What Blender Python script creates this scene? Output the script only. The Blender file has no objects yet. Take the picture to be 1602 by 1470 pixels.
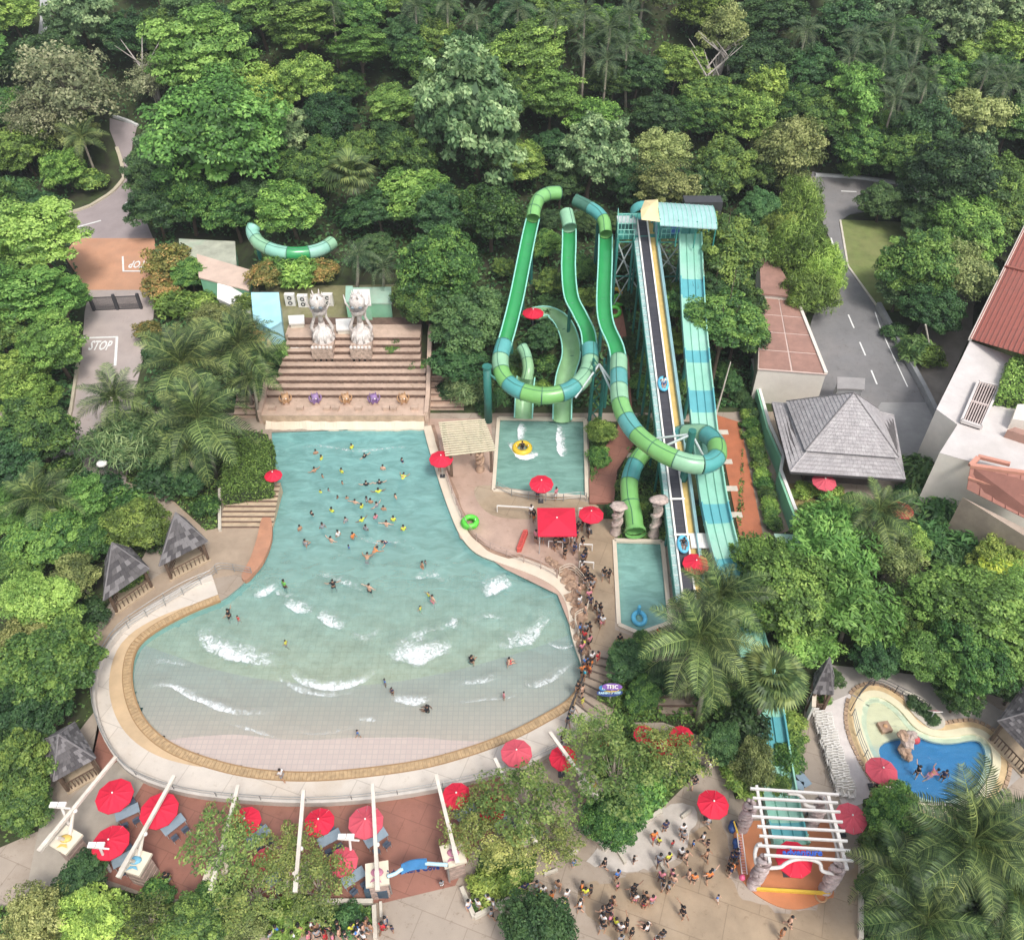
import bpy, bmesh, math, random
import numpy as np
from mathutils import Vector, Matrix, noise
from mathutils.geometry import tessellate_polygon
random.seed(7)
S = bpy.context.scene
C = S.collection
# ------------------------------------------------------------------ camera
CAMH = 60.0; PIT = math.radians(43.5); F = 1350.0
cd = bpy.data.cameras.new("camera"); cam = bpy.data.objects.new("camera", cd); C.objects.link(cam)
cam.location = (0, 0, CAMH); cam.rotation_euler = (math.pi/2 - PIT, 0, 0)
cd.sensor_width = 36; cd.lens = 36*F/1602; cd.clip_start = 0.5; cd.clip_end = 2000
S.camera = cam
# ------------------------------------------------------------------ light
SUN_EL = math.radians(58); SUN_AZ = math.radians(150)      # azimuth clockwise from +Y
w = bpy.data.worlds.new("World"); S.world = w; w.use_nodes = True
nt = w.node_tree; bg = nt.nodes["Background"]
sky = nt.nodes.new("ShaderNodeTexSky"); sky.sky_type = 'NISHITA'; sky.sun_disc = False
sky.sun_elevation = SUN_EL; sky.sun_rotation = SUN_AZ; sky.dust_density = 3; sky.air_density = 1
hs = nt.nodes.new("ShaderNodeHueSaturation"); hs.inputs['Saturation'].default_value = 0.45
nt.links.new(sky.outputs[0], hs.inputs['Color']); nt.links.new(hs.outputs[0], bg.inputs[0])
bg.inputs[1].default_value = 0.15
sd = bpy.data.lights.new("sun", 'SUN'); sd.energy = 1.5; sd.angle = math.radians(12); sd.color = (1, 0.965, 0.91)
so = bpy.data.objects.new("sun", sd); C.objects.link(so)
tosun = Vector((math.sin(SUN_AZ)*math.cos(SUN_EL), math.cos(SUN_AZ)*math.cos(SUN_EL), math.sin(SUN_EL)))
so.rotation_euler = tosun.to_track_quat('Z', 'Y').to_euler(); so.location = (0, 0, 120)
S.view_settings.view_transform = 'Standard'; S.view_settings.look = 'None'
S.view_settings.exposure = 0.62; S.view_settings.gamma = 1
try: S.view_settings.use_curve_mapping = False
except Exception: pass
# ------------------------------------------------------------------ where things stand
def sm(t): t = max(0., min(1., t)); return t*t*(3-2*t)
def H(x, y):
    h = 0.10*max(0, y-73)
    wx = sm((x+36)/6) * (1-sm((x-19)/7))
    h += 3.3*wx*sm((y-73)/8)
    if y > 118: h += 0.33*(y-118)*sm((y-112)/14)
    if y > 132: h += 2.5*sm((y-132)/20)*noise.noise(Vector((x*.03, y*.03, 3)))
    return h
def ray(px, py):
    r = px-801; u = -(py-735)
    return Vector((r, F*math.cos(PIT)+u*math.sin(PIT), -F*math.sin(PIT)+u*math.cos(PIT)))
def G(px, py, z=0.0):
    d = ray(px, py); t = (z-CAMH)/d.z
    return Vector((d.x*t, d.y*t, z))
def TP(px, py, dz=0.0):
    d = ray(px, py); lo, hi = 0.01, 0.5
    t = 0.012
    while t < 0.6:
        p = d*t
        if CAMH+p.z < H(p.x, p.y)+dz: break
        t += 0.002
    a, b = t-0.002, t
    for _ in range(14):
        m = (a+b)/2; p = d*m
        if CAMH+p.z < H(p.x, p.y)+dz: b = m
        else: a = m
    p = d*b
    return Vector((p.x, p.y, CAMH+p.z))
def scale_at(P):          # photo pixels per metre at a world point
    dep = P[1]*math.cos(PIT) + (CAMH-P[2])*math.sin(PIT)
    return F/dep
def PJ(P):
    P = Vector(P); q = P-Vector((0, 0, CAMH))
    dep = q.y*math.cos(PIT)-q.z*math.sin(PIT); up = q.y*math.sin(PIT)+q.z*math.cos(PIT)
    return 801+F*q.x/dep, 735-F*up/dep
def pip(x, y, poly):
    c = False; j = len(poly)-1
    for i in range(len(poly)):
        xi, yi = poly[i][0], poly[i][1]; xj, yj = poly[j][0], poly[j][1]
        if (yi > y) != (yj > y) and x < (xj-xi)*(y-yi)/(yj-yi)+xi: c = not c
        j = i
    return c
def pdist(x, y, poly, closed=True):
    best = 1e9; n = len(poly)
    for i in range(n if closed else n-1):
        ax, ay = poly[i][0], poly[i][1]; bx, by = poly[(i+1) % n][0], poly[(i+1) % n][1]
        dx, dy = bx-ax, by-ay; L = dx*dx+dy*dy
        t = max(0, min(1, ((x-ax)*dx+(y-ay)*dy)/L)) if L > 0 else 0
        best = min(best, math.hypot(x-ax-t*dx, y-ay-t*dy))
    return best
def crom(pts, n=6, closed=False):
    P = [Vector(p) for p in pts]; out = []; N = len(P)
    rng = range(N) if closed else range(N-1)
    for i in rng:
        if closed: a, b, c, d = P[i-1], P[i], P[(i+1) % N], P[(i+2) % N]
        else: a, b, c, d = P[max(i-1, 0)], P[i], P[i+1], P[min(i+2, N-1)]
        for k in range(n):
            t = k/n
            out.append(0.5*((2*b)+(c-a)*t+(2*a-5*b+4*c-d)*t*t+(3*b-a-3*c+d)*t**3))
    if not closed: out.append(P[-1].copy())
    return out
def resample(pts, step):
    out = [pts[0].copy()]; acc = 0
    for a, b in zip(pts, pts[1:]):
        L = (b-a).length
        if L < 1e-9: continue
        d = step-acc
        while d <= L:
            out.append(a.lerp(b, d/L)); d += step
        acc = (acc+L) % step if step > 0 else 0
        acc = L-(d-step)
    return out
def offset(pts, d):        # shift an open line sideways (left of travel is +)
    out = []
    for i, p in enumerate(pts):
        a = pts[max(i-1, 0)]; b = pts[min(i+1, len(pts)-1)]
        t = (b-a); t.z = 0; t.normalize(); dd = d[i] if hasattr(d, '__len__') else d
        out.append(p+Vector((-t.y, t.x, 0))*dd)
    return out
# ------------------------------------------------------------------ materials
MATS = {}
def newmat(name):
    m = bpy.data.materials.new(name); m.use_nodes = True; MATS[name] = m
    return m, m.node_tree.nodes, m.node_tree.links, m.node_tree.nodes["Principled BSDF"]
def M(name, col=None, rough=.7, var=.15, sc=1.2, metal=0, bump=0, col2=None, dirt=0, dirtcol=(.12, .1, .08), spec=None, coat=0, world=False, joints=0, spots=0):
    if name in MATS: return MATS[name]
    m, N, L, b = newmat(name)
    b.inputs['Roughness'].default_value = rough; b.inputs['Metallic'].default_value = metal
    if spec is not None: b.inputs['Specular IOR Level'].default_value = spec
    if coat: b.inputs['Coat Weight'].default_value = coat
    c2 = col2 or tuple(min(1, c*(1+var)) for c in col); c1 = tuple(c*(1-var) for c in col)
    if world:
        tc = N.new("ShaderNodeNewGeometry"); src = tc.outputs['Position']
    else:
        tc = N.new("ShaderNodeTexCoord"); src = tc.outputs['Object']
    n = N.new("ShaderNodeTexNoise"); n.inputs['Scale'].default_value = sc; n.inputs['Detail'].default_value = 6; n.inputs['Roughness'].default_value = .65
    L.new(src, n.inputs['Vector'])
    r = N.new("ShaderNodeMapRange"); r.inputs[1].default_value = .35; r.inputs[2].default_value = .65
    L.new(n.outputs[0], r.inputs[0])
    mx = N.new("ShaderNodeMix"); mx.data_type = 'RGBA'; mx.inputs[6].default_value = (*c1, 1); mx.inputs[7].default_value = (*c2, 1)
    L.new(r.outputs[0], mx.inputs[0]); out = mx.outputs[2]
    if dirt:
        n2 = N.new("ShaderNodeTexNoise"); n2.inputs['Scale'].default_value = sc*.22; n2.inputs['Detail'].default_value = 8; n2.inputs['Roughness'].default_value = .7
        L.new(src, n2.inputs['Vector'])
        r2 = N.new("ShaderNodeMapRange"); r2.inputs[1].default_value = .48; r2.inputs[2].default_value = .68; r2.inputs[4].default_value = dirt
        L.new(n2.outputs[0], r2.inputs[0])
        m2 = N.new("ShaderNodeMix"); m2.data_type = 'RGBA'; L.new(r2.outputs[0], m2.inputs[0]); L.new(out, m2.inputs[6]); m2.inputs[7].default_value = (*dirtcol, 1)
        out = m2.outputs[2]
    if joints:
        mp = N.new("ShaderNodeMapping"); mp.inputs['Rotation'].default_value = (0, 0, .35); L.new(src, mp.inputs[0])
        bk_ = N.new("ShaderNodeTexBrick"); bk_.inputs['Scale'].default_value = 1; bk_.inputs['Brick Width'].default_value = joints; bk_.inputs['Row Height'].default_value = joints*.7; bk_.inputs['Mortar Size'].default_value = .03
        bk_.inputs['Color1'].default_value = (1,1,1,1); bk_.inputs['Color2'].default_value = (.90,.90,.90,1); bk_.inputs['Mortar'].default_value = (.66,.64,.62,1); L.new(mp.outputs[0], bk_.inputs[0])
        m3 = N.new("ShaderNodeMix"); m3.data_type = 'RGBA'; m3.blend_type = 'MULTIPLY'; m3.inputs[0].default_value = .8; L.new(out, m3.inputs[6]); L.new(bk_.outputs[0], m3.inputs[7]); out = m3.outputs[2]
    if spots:
        n4 = N.new("ShaderNodeTexNoise"); n4.inputs['Scale'].default_value = 1.6; n4.inputs['Detail'].default_value = 9; n4.inputs['Roughness'].default_value = .8; L.new(src, n4.inputs['Vector'])
        r4 = N.new("ShaderNodeMapRange"); r4.inputs[1].default_value = .56; r4.inputs[2].default_value = .64; r4.inputs[4].default_value = spots; L.new(n4.outputs[0], r4.inputs[0])
        m4 = N.new("ShaderNodeMix"); m4.data_type = 'RGBA'; m4.blend_type = 'MULTIPLY'; L.new(r4.outputs[0], m4.inputs[0]); L.new(out, m4.inputs[6]); m4.inputs[7].default_value = (.62,.58,.52,1); out = m4.outputs[2]
    L.new(out, b.inputs['Base Color'])
    if bump:
        bp = N.new("ShaderNodeBump"); bp.inputs['Strength'].default_value = bump; bp.inputs['Distance'].default_value = .05
        n3 = N.new("ShaderNodeTexNoise"); n3.inputs['Scale'].default_value = sc*6; n3.inputs['Detail'].default_value = 4
        L.new(src, n3.inputs['Vector']); L.new(n3.outputs[0], bp.inputs['Height']); L.new(bp.outputs[0], b.inputs['Normal'])
    return m
def leafmat(name, dark, mid, light, tl=.25):
    m, N, L, b = newmat(name)
    dark, mid, light = [tuple(min(.9, c*k) for c in q) for q, k in ((dark, 1.35), (mid, 1.75), (light, 1.9))]
    b.inputs['Roughness'].default_value = .5; b.inputs['Specular IOR Level'].default_value = .35
    at = N.new("ShaderNodeAttribute"); at.attribute_name = 'tone'
    oi = N.new("ShaderNodeObjectInfo")
    ma = N.new("ShaderNodeMath"); ma.operation = 'MULTIPLY_ADD'; ma.inputs[1].default_value = .35; L.new(oi.outputs['Random'], ma.inputs[0])
    ad = N.new("ShaderNodeMath"); ad.operation = 'ADD'; ad.inputs[1].default_value = -.17
    L.new(at.outputs['Fac'], ma.inputs[2]); L.new(ma.outputs[0], ad.inputs[0])
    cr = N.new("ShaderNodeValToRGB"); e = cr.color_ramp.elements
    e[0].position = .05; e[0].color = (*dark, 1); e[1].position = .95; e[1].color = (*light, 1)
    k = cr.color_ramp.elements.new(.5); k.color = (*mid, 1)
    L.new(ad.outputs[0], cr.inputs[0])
    hv = N.new("ShaderNodeHueSaturation"); hv.inputs['Saturation'].default_value = .93; L.new(cr.outputs[0], hv.inputs['Color'])
    r1 = N.new("ShaderNodeMath"); r1.operation = 'MULTIPLY_ADD'; r1.inputs[1].default_value = 7.31; r1.inputs[2].default_value = 0; L.new(oi.outputs['Random'], r1.inputs[0])
    r2 = N.new("ShaderNodeMath"); r2.operation = 'FRACT'; L.new(r1.outputs[0], r2.inputs[0])
    r3 = N.new("ShaderNodeMath"); r3.operation = 'MULTIPLY_ADD'; r3.inputs[1].default_value = .04; r3.inputs[2].default_value = .472; L.new(r2.outputs[0], r3.inputs[0]); L.new(r3.outputs[0], hv.inputs['Hue'])
    r4 = N.new("ShaderNodeMath"); r4.operation = 'MULTIPLY'; r4.inputs[1].default_value = 13.7; L.new(oi.outputs['Random'], r4.inputs[0])
    r5 = N.new("ShaderNodeMath"); r5.operation = 'FRACT'; L.new(r4.outputs[0], r5.inputs[0])
    r6 = N.new("ShaderNodeMath"); r6.operation = 'MULTIPLY_ADD'; r6.inputs[1].default_value = .45; r6.inputs[2].default_value = .8; L.new(r5.outputs[0], r6.inputs[0]); L.new(r6.outputs[0], hv.inputs['Value'])
    cr = hv; L.new(cr.outputs[0], b.inputs['Base Color'])
    t = N.new("ShaderNodeBsdfTranslucent"); L.new(cr.outputs[0], t.inputs[0])
    mx = N.new("ShaderNodeMixShader"); mx.inputs[0].default_value = tl
    out = N["Material Output"]; L.new(b.outputs[0], mx.inputs[1]); L.new(t.outputs[0], mx.inputs[2]); L.new(mx.outputs[0], out.inputs[0])
    return m
# ------------------------------------------------------------------ mesh helpers
class MB:
    def __init__(s): s.v = []; s.f = []
    def add(s, vs, fs):
        o = len(s.v); s.v += [tuple(v) for v in vs]; s.f += [tuple(i+o for i in f) for f in fs]; return s
    def box(s, c, d, rz=0, mat=None):
        x, y, z = d[0]/2, d[1]/2, d[2]/2
        R = mat if mat is not None else Matrix.Rotation(rz, 3, 'Z')
        vs = [Vector(c)+R@Vector((sx*x, sy*y, sz*z)) for sx, sy, sz in [(-1,-1,-1),(1,-1,-1),(1,1,-1),(-1,1,-1),(-1,-1,1),(1,-1,1),(1,1,1),(-1,1,1)]]
        return s.add(vs, [(0,3,2,1),(4,5,6,7),(0,1,5,4),(1,2,6,5),(2,3,7,6),(3,0,4,7)])
    def bar(s, a, b, w, h):       # box beam from a to b
        a, b = Vector(a), Vector(b); d = b-a; L = d.length; x = d.normalized()
        u = Vector((0,0,1)) if abs(x.z) < .95 else Vector((0,1,0))
        y = u.cross(x).normalized(); z = x.cross(y)
        R = Matrix((x, y, z)).transposed()
        return s.box((a+b)/2, (L, w, h), mat=R)
    def tube(s, path, r, n=8, cap=True):
        P = [Vector(p) for p in path]; rs = r if hasattr(r, '__len__') else [r]*len(P)
        vs = []; fs = []; pu = None
        for i, p in enumerate(P):
            t = (P[min(i+1, len(P)-1)]-P[max(i-1, 0)]).normalized()
            if pu is None:
                pu = Vector((0,0,1)) if abs(t.z) < .9 else Vector((1,0,0))
            u = (pu-t*pu.dot(t)).normalized(); v = t.cross(u); pu = u
            for k in range(n):
                a = 2*math.pi*k/n; vs.append(p+(u*math.cos(a)+v*math.sin(a))*rs[i])
        for i in range(len(P)-1):
            for k in range(n):
                a = i*n+k; b = i*n+(k+1) % n; fs.append((a, b, b+n, a+n))
        if cap: fs.append(tuple(range(n-1, -1, -1))); fs.append(tuple((len(P)-1)*n+k for k in range(n)))
        return s.add(vs, fs)
    def lathe(s, prof, c=(0,0,0), n=16):
        vs = []; fs = []
        for r, z in prof:
            for k in range(n):
                a = 2*math.pi*k/n; vs.append((c[0]+r*math.cos(a), c[1]+r*math.sin(a), c[2]+z))
        for i in range(len(prof)-1):
            for k in range(n):
                a = i*n+k; b = i*n+(k+1) % n; fs.append((a, b, b+n, a+n))
        return s.add(vs, fs)
    def ball(s, c, r, n=10, sq=(1,1,1), rough=0, seed=0):
        vs = []; fs = []; m = n//2+1
        for i in range(m+1):
            th = math.pi*i/m
            for k in range(n):
                a = 2*math.pi*k/n; d = Vector((math.sin(th)*math.cos(a), math.sin(th)*math.sin(a), math.cos(th)))
                q = r*(1+rough*noise.noise(d*1.7+Vector((seed*3.1, seed, 0))))
                vs.append((c[0]+d.x*q*sq[0], c[1]+d.y*q*sq[1], c[2]+d.z*q*sq[2]))
        for i in range(m):
            for k in range(n):
                a = i*n+k; b = i*n+(k+1) % n; fs.append((a, a+n, b+n, b))
        return s.add(vs, fs)
    def prism(s, pts, z0, z1, top=True, bottom=True):       # pts xy outline, any winding
        P = [(p[0], p[1]) for p in pts]; n = len(P)
        area = sum(P[i][0]*P[(i+1) % n][1]-P[(i+1) % n][0]*P[i][1] for i in range(n))
        if area < 0: P = P[::-1]
        vs = [(x, y, z0) for x, y in P]+[(x, y, z1) for x, y in P]
        fs = [(i, (i+1) % n, (i+1) % n+n, i+n) for i in range(n)]
        tri = tessellate_polygon([[Vector((x, y, 0)) for x, y in P]])
        for t in tri:
            a, b, c = t
            ar = (P[b][0]-P[a][0])*(P[c][1]-P[a][1])-(P[c][0]-P[a][0])*(P[b][1]-P[a][1])
            if ar < 0: b, c = c, b
            if top: fs.append((a+n, b+n, c+n))
            if bottom: fs.append((a, c, b))
        return s.add(vs, fs)
    def strip(s, A, B):
        n = len(A); return s.add(list(A)+list(B), [(i, i+1, n+i+1, n+i) for i in range(n-1)])
    def mesh(s, name, mat=None, smooth=False):
        me = bpy.data.meshes.new(name); me.from_pydata(s.v, [], s.f); me.update()
        if smooth: me.polygons.foreach_set('use_smooth', [True]*len(me.polygons))
        if mat: me.materials.append(mat)
        return me
    def build(s, name, mat, parent=None, smooth=False, **k):
        return link(name, s.mesh(name, mat, smooth), parent, **k)
def setp(o, label=None, cat=None, group=None, kind=None):
    if label: o['label'] = label
    if cat: o['category'] = cat
    if group: o['group'] = group
    if kind: o['kind'] = kind
    return o
def link(name, me, parent=None, mw=None, **k):
    o = bpy.data.objects.new(name, me); C.objects.link(o)
    if parent is not None:
        o.parent = parent
        if parent.type == 'EMPTY': o.matrix_parent_inverse = Matrix.Translation(-parent.location)
    if mw is not None: o.matrix_basis = mw
    return setp(o, **k)
def thing(name, loc, label=None, cat=None, group=None):
    o = bpy.data.objects.new(name, None); o.empty_display_size = .3; C.objects.link(o); o.location = loc
    return setp(o, label, cat, group)
def copy_tree(o, parent=None):
    c = o.copy(); C.objects.link(c)
    if parent is not None: c.parent = parent
    for ch in o.children: copy_tree(ch, c)
    return c
AUTO = []
def auto(o, base, cat, group=None, px=0):      # label settled at the end: alike things are told apart by their order from the left
    o['category'] = cat
    if group: o['group'] = group
    AUTO.append((o, base, px)); return o
def ring_poly(name, outline, z, mat, holes=(), depth=0, **k):
    polys = [[Vector((p[0], p[1], 0)) for p in outline]]+[[Vector((p[0], p[1], 0)) for p in h] for h in holes]
    flat = [p for q in polys for p in q]
    mb = MB(); fs = []
    for a, b, c in tessellate_polygon(polys):
        A, B, Cc = flat[a], flat[b], flat[c]
        if (B.x-A.x)*(Cc.y-A.y)-(Cc.x-A.x)*(B.y-A.y) < 0: b, c = c, b
        fs.append((a, b, c))
    mb.add([(p.x, p.y, z) for p in flat], fs)
    if depth:
        for q in polys:
            n = len(q); mb.add([(p.x, p.y, z) for p in q]+[(p.x, p.y, z-depth) for p in q], [(i, (i+1) % n, (i+1) % n+n, i+n) for i in range(n)])
    return mb.build(name, mat, **k)
def drape(name, outline_px, dz, mat, thick=.25, parent=None, **k):
    pts = [TP(x, y) for x, y in outline_px]
    me = MB(); me.prism([(p.x, p.y) for p in pts], 0, 1, bottom=False); m = me.mesh(name, mat)
    bm = bmesh.new(); bm.from_mesh(m)
    ys = [p.y for p in pts]; xs = [p.x for p in pts]
    y = math.floor(min(ys))
    while y < max(ys):
        y += 1.5
        bmesh.ops.bisect_plane(bm, geom=bm.verts[:]+bm.edges[:]+bm.faces[:], plane_co=(0, y, 0), plane_no=(0, 1, 0))
    x = math.floor(min(xs))
    while x < max(xs):
        x += 3
        bmesh.ops.bisect_plane(bm, geom=bm.verts[:]+bm.edges[:]+bm.faces[:], plane_co=(x, 0, 0), plane_no=(1, 0, 0))
    for v in bm.verts: v.co.z = H(v.co.x, v.co.y)+(dz if v.co.z > .5 else dz-thick)
    bm.to_mesh(m); bm.free()
    return link(name, m, parent, **k)
def gpts(L, z=0): return [G(x, y, z) for x, y in L]
# ------------------------------------------------------------------ the ground
SOIL = M("soil", (.055,.05,.028), .95, .4, .5, bump=.6, col2=(.05,.075,.02), world=True)
PLAZ = M("plaza_concrete", (.40,.33,.265), .75, .10, .25, bump=.15, dirt=.8, dirtcol=(.27,.20,.14), world=True, joints=3.2, spots=.8)
WETP = M("wet_concrete", (.36,.27,.18), .35, .16, .35, dirt=.6, dirtcol=(.5,.41,.32), bump=.05, world=True, joints=4, spots=.6)
PINK = M("pink_deck_concrete", (.46,.32,.25), .75, .12, .5, bump=.2, dirt=.6, dirtcol=(.32,.21,.15), world=True, spots=.7)
TERRA = M("terracotta_paving", (.31,.135,.095), .6, .12, .5, bump=.1, dirt=.5, dirtcol=(.24,.125,.085), world=True, joints=2.2, spots=.5)
ORAN = M("orange_paving", (.55,.21,.09), .7, .1, .5, bump=.1, dirt=.3, dirtcol=(.40,.2,.12), world=True)
CREAM = M("cream_render", (.66,.57,.45), .7, .06, .8, bump=.3, dirt=.5, dirtcol=(.60,.46,.32), world=True)
BEACHW = M("white_beach_concrete", (.64,.57,.49), .7, .07, .35, bump=.15, dirt=.8, dirtcol=(.54,.43,.32), world=True, joints=3.5, spots=.35)
SAND = M("sand_coloured_concrete", (.56,.40,.24), .7, .12, .4, bump=.15, dirt=.4, dirtcol=(.5,.34,.18), world=True)
ASPH = M("asphalt", (.19,.185,.185), .85, .12, .3, bump=.2, dirt=.8, dirtcol=(.27,.25,.24), world=True, spots=.6)
ASPL = M("lilac_asphalt", (.33,.275,.27), .85, .1, .3, bump=.2, dirt=.4, dirtcol=(.22,.2,.21), world=True)
GRASS = M("lawn_grass", (.17,.21,.065), .95, .2, .6, bump=.6, dirt=.7, dirtcol=(.25,.24,.10), world=True)
PAINT = M("white_road_paint", (.78,.77,.74), .6, .08, 2, world=True)
WHITE = M("white_paint", (.80,.77,.72), .5, .06, 1.5, dirt=.35, dirtcol=(.55,.48,.4))
GRID_X0, GRID_X1, GRID_Y0, GRID_Y1 = -56, 55, 14, 72
def Hg(x, y):
    return -3.0 if GRID_X0 < x < GRID_X1 and GRID_Y0 < y < GRID_Y1 else H(x, y)
xs = sorted(set(list(np.arange(-400, 401, 16.))+list(np.arange(-150, 151, 3.))+[GRID_X0-.01, GRID_X0+.01, GRID_X1-.01, GRID_X1+.01]))
ys = sorted(set(list(np.arange(-60, 330, 14.))+list(np.arange(0, 200, 2.))+[GRID_Y0-.01, GRID_Y0+.01, GRID_Y1-.01, GRID_Y1+.01]))
mb = MB(); nx = len(xs)
mb.add([(x, y, Hg(x, y)) for y in ys for x in xs], [(j*nx+i, j*nx+i+1, (j+1)*nx+i+1, (j+1)*nx+i) for j in range(len(ys)-1) for i in range(nx-1)])
mb.build("ground", SOIL, kind='structure')
# ------------------------------------------------------------------ pool outlines
LW = [(425,676),(662,668)]
RW = [(662,668),(672,706),(688,757),(703,800),(720,838),(745,866),(790,884),(840,903),(872,923),(887,950),(892,985),(900,1015),(912,1048)]
LEFT = [(350,938),(378,915),(398,892),(413,862),(423,835),(428,800),(426,740),(425,676)]
RIM = [(912,1048),(902,1076),(884,1097),(845,1120),(800,1143),(740,1166),(660,1188),(560,1202),(480,1207),(400,1202),(330,1186),(270,1162),(232,1130),(213,1093),(207,1052),(216,1013),(248,985),(300,958),(350,938)]
rimW = resample(crom(gpts(RIM), 8), .29); rwW = crom(gpts(RW), 4); lW = crom(gpts(LEFT), 4)
POOL = rwW+rimW[1:]+lW[1:]
POOLA = gpts([(780,655),(915,657),(918,779),(772,768)])
POOLB = gpts([(961,846),(1036,848),(1048,975),(1000,992),(968,978)])
KID = crom(gpts([(1352,1098),(1375,1090),(1405,1108),(1435,1140),(1475,1153),(1525,1148),(1548,1165),(1552,1200),(1530,1240),(1480,1262),(1430,1250),(1400,1232),(1372,1195),(1348,1140)]), 5, True)
ring_poly("plaza", [(-57.5,12.5),(56.5,12.5),(56.5,72.9),(-57.5,72.9)], 0.02, PLAZ, holes=(POOL, POOLA, POOLB, KID), depth=.15, kind='structure')
# pool walls
WALLM = M("pool_wall_paint", (.36,.55,.50), .5, .08, 1, world=True)
def basin(outline, dep, name="pool_wall"):
    q = outline; n = len(q); mb = MB()
    mb.add([(p.x, p.y, .0) for p in q]+[(p.x, p.y, -dep) for p in q], [(i, (i+1) % n, (i+1) % n+n, i+n) for i in range(n)])
    return mb.build(name, WALLM, kind='structure')
basin(POOL, 2.4); basin(POOLA, 1.4); basin(POOLB, 1.4); basin(KID, .9)
def zfl(x, y): return -.03-1.75*(max(0, min(1, (y-31.2)/37)))**.9
LINE = [p for p in crom(gpts([(190,990),(250,1012),(330,1040),(430,1060),(560,1067),(680,1050),(800,1018),(880,990),(940,960)]), 6)]
def line_y(x):
    for a, b in zip(LINE, LINE[1:]):
        if a.x <= x <= b.x: return a.y+(b.y-a.y)*(x-a.x)/(b.x-a.x+1e-9)
    return LINE[0].y if x < LINE[0].x else LINE[-1].y
def grid_in(outline, step, zf, margin=.45, attr=None):
    X = [p[0] for p in outline]; Y = [p[1] for p in outline]
    gx = np.arange(min(X)-margin, max(X)+margin+step, step); gy = np.arange(min(Y)-margin, max(Y)+margin+step, step)
    OX = np.array(X); OY = np.array(Y); nO = len(X)
    PX, PY = np.meshgrid(gx, gy)
    ins = np.zeros(PX.shape, bool); dist = np.full(PX.shape, 1e9); j = nO-1
    for i in range(nO):
        xi, yi, xj, yj = OX[i], OY[i], OX[j], OY[j]
        if yi != yj:
            ins ^= ((yi > PY) != (yj > PY)) & (PX < (xj-xi)*(PY-yi)/(yj-yi)+xi)
        dx, dy = xj-xi, yj-yi; L2 = dx*dx+dy*dy+1e-12
        t = np.clip(((PX-xi)*dx+(PY-yi)*dy)/L2, 0, 1)
        dist = np.minimum(dist, np.hypot(PX-xi-t*dx, PY-yi-t*dy)); j = i
    ok = ins | (dist < margin)
    idx = -np.ones(PX.shape, int); vs = []; av = []
    for jj, ii in zip(*np.nonzero(ok)):
        x, y = float(PX[jj, ii]), float(PY[jj, ii]); idx[jj, ii] = len(vs); vs.append((x, y, zf(x, y)))
        if attr: av.append(attr(x, y))
    fs = []
    for jj in range(PX.shape[0]-1):
        for ii in range(PX.shape[1]-1):
            q = (idx[jj, ii], idx[jj, ii+1], idx[jj+1, ii+1], idx[jj+1, ii])
            if min(q) >= 0: fs.append(tuple(int(k) for k in q))
    me = bpy.data.meshes.new("grid"); me.from_pydata(vs, [], fs); me.update()
    me.polygons.foreach_set('use_smooth', [True]*len(me.polygons))
    if attr:
        a = me.attributes.new('depth', 'FLOAT', 'POINT'); a.data.foreach_set('value', av)
    return me
# floor material: sandy finish, with pink-grey tiles on the beach end
m, N, L, b = newmat("wave_pool_floor"); b.inputs['Roughness'].default_value = .45
g = N.new("ShaderNodeNewGeometry")
bt = N.new("ShaderNodeTexBrick"); bt.inputs['Scale'].default_value = 1; bt.offset = 0; bt.inputs['Brick Width'].default_value = .42; bt.inputs['Row Height'].default_value = .42
bt.inputs['Mortar Size'].default_value = .03; bt.inputs['Color1'].default_value = (.54,.445,.39,1); bt.inputs['Color2'].default_value = (.50,.41,.365,1); bt.inputs['Mortar'].default_value = (.44,.375,.345,1)
L.new(g.outputs['Position'], bt.inputs[0])
nz = N.new("ShaderNodeTexNoise"); nz.inputs['Scale'].default_value = 1.1; nz.inputs['Detail'].default_value = 8; nz.inputs['Roughness'].default_value = .7; L.new(g.outputs['Position'], nz.inputs['Vector'])
cr = N.new("ShaderNodeValToRGB"); cr.color_ramp.elements[0].color = (.50,.44,.31,1); cr.color_ramp.elements[0].position = .35; cr.color_ramp.elements[1].color = (.66,.60,.46,1); cr.color_ramp.elements[1].position = .65
L.new(nz.outputs[0], cr.inputs[0])
bt2 = N.new("ShaderNodeTexBrick"); bt2.inputs['Scale'].default_value = 1; bt2.offset = 0; bt2.inputs['Brick Width'].default_value = .55; bt2.inputs['Row Height'].default_value = .55; bt2.inputs['Mortar Size'].default_value = .03
bt2.inputs['Color1'].default_value = (1,1,1,1); bt2.inputs['Color2'].default_value = (.93,.93,.93,1); bt2.inputs['Mortar'].default_value = (.84,.85,.85,1); L.new(g.outputs['Position'], bt2.inputs[0])
mu = N.new("ShaderNodeMix"); mu.data_type = 'RGBA'; mu.blend_type = 'MULTIPLY'; mu.inputs[0].default_value = 1; L.new(cr.outputs[0], mu.inputs[6]); L.new(bt2.outputs[0], mu.inputs[7])
at = N.new("ShaderNodeAttribute"); at.attribute_name = 'depth'
mr = N.new("ShaderNodeMapRange"); mr.inputs[1].default_value = -.04; mr.inputs[2].default_value = .04; L.new(at.outputs['Fac'], mr.inputs[0])
mx = N.new("ShaderNodeMix"); mx.data_type = 'RGBA'; L.new(mr.outputs[0], mx.inputs[0]); L.new(bt.outputs[0], mx.inputs[6]); L.new(mu.outputs[2], mx.inputs[7]); L.new(mx.outputs[2], b.inputs['Base Color'])
me = grid_in(POOL, .5, zfl, attr=lambda x, y: y-line_y(x)); me.materials.append(m)
link("wave_pool_floor", me, kind='structure')
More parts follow.
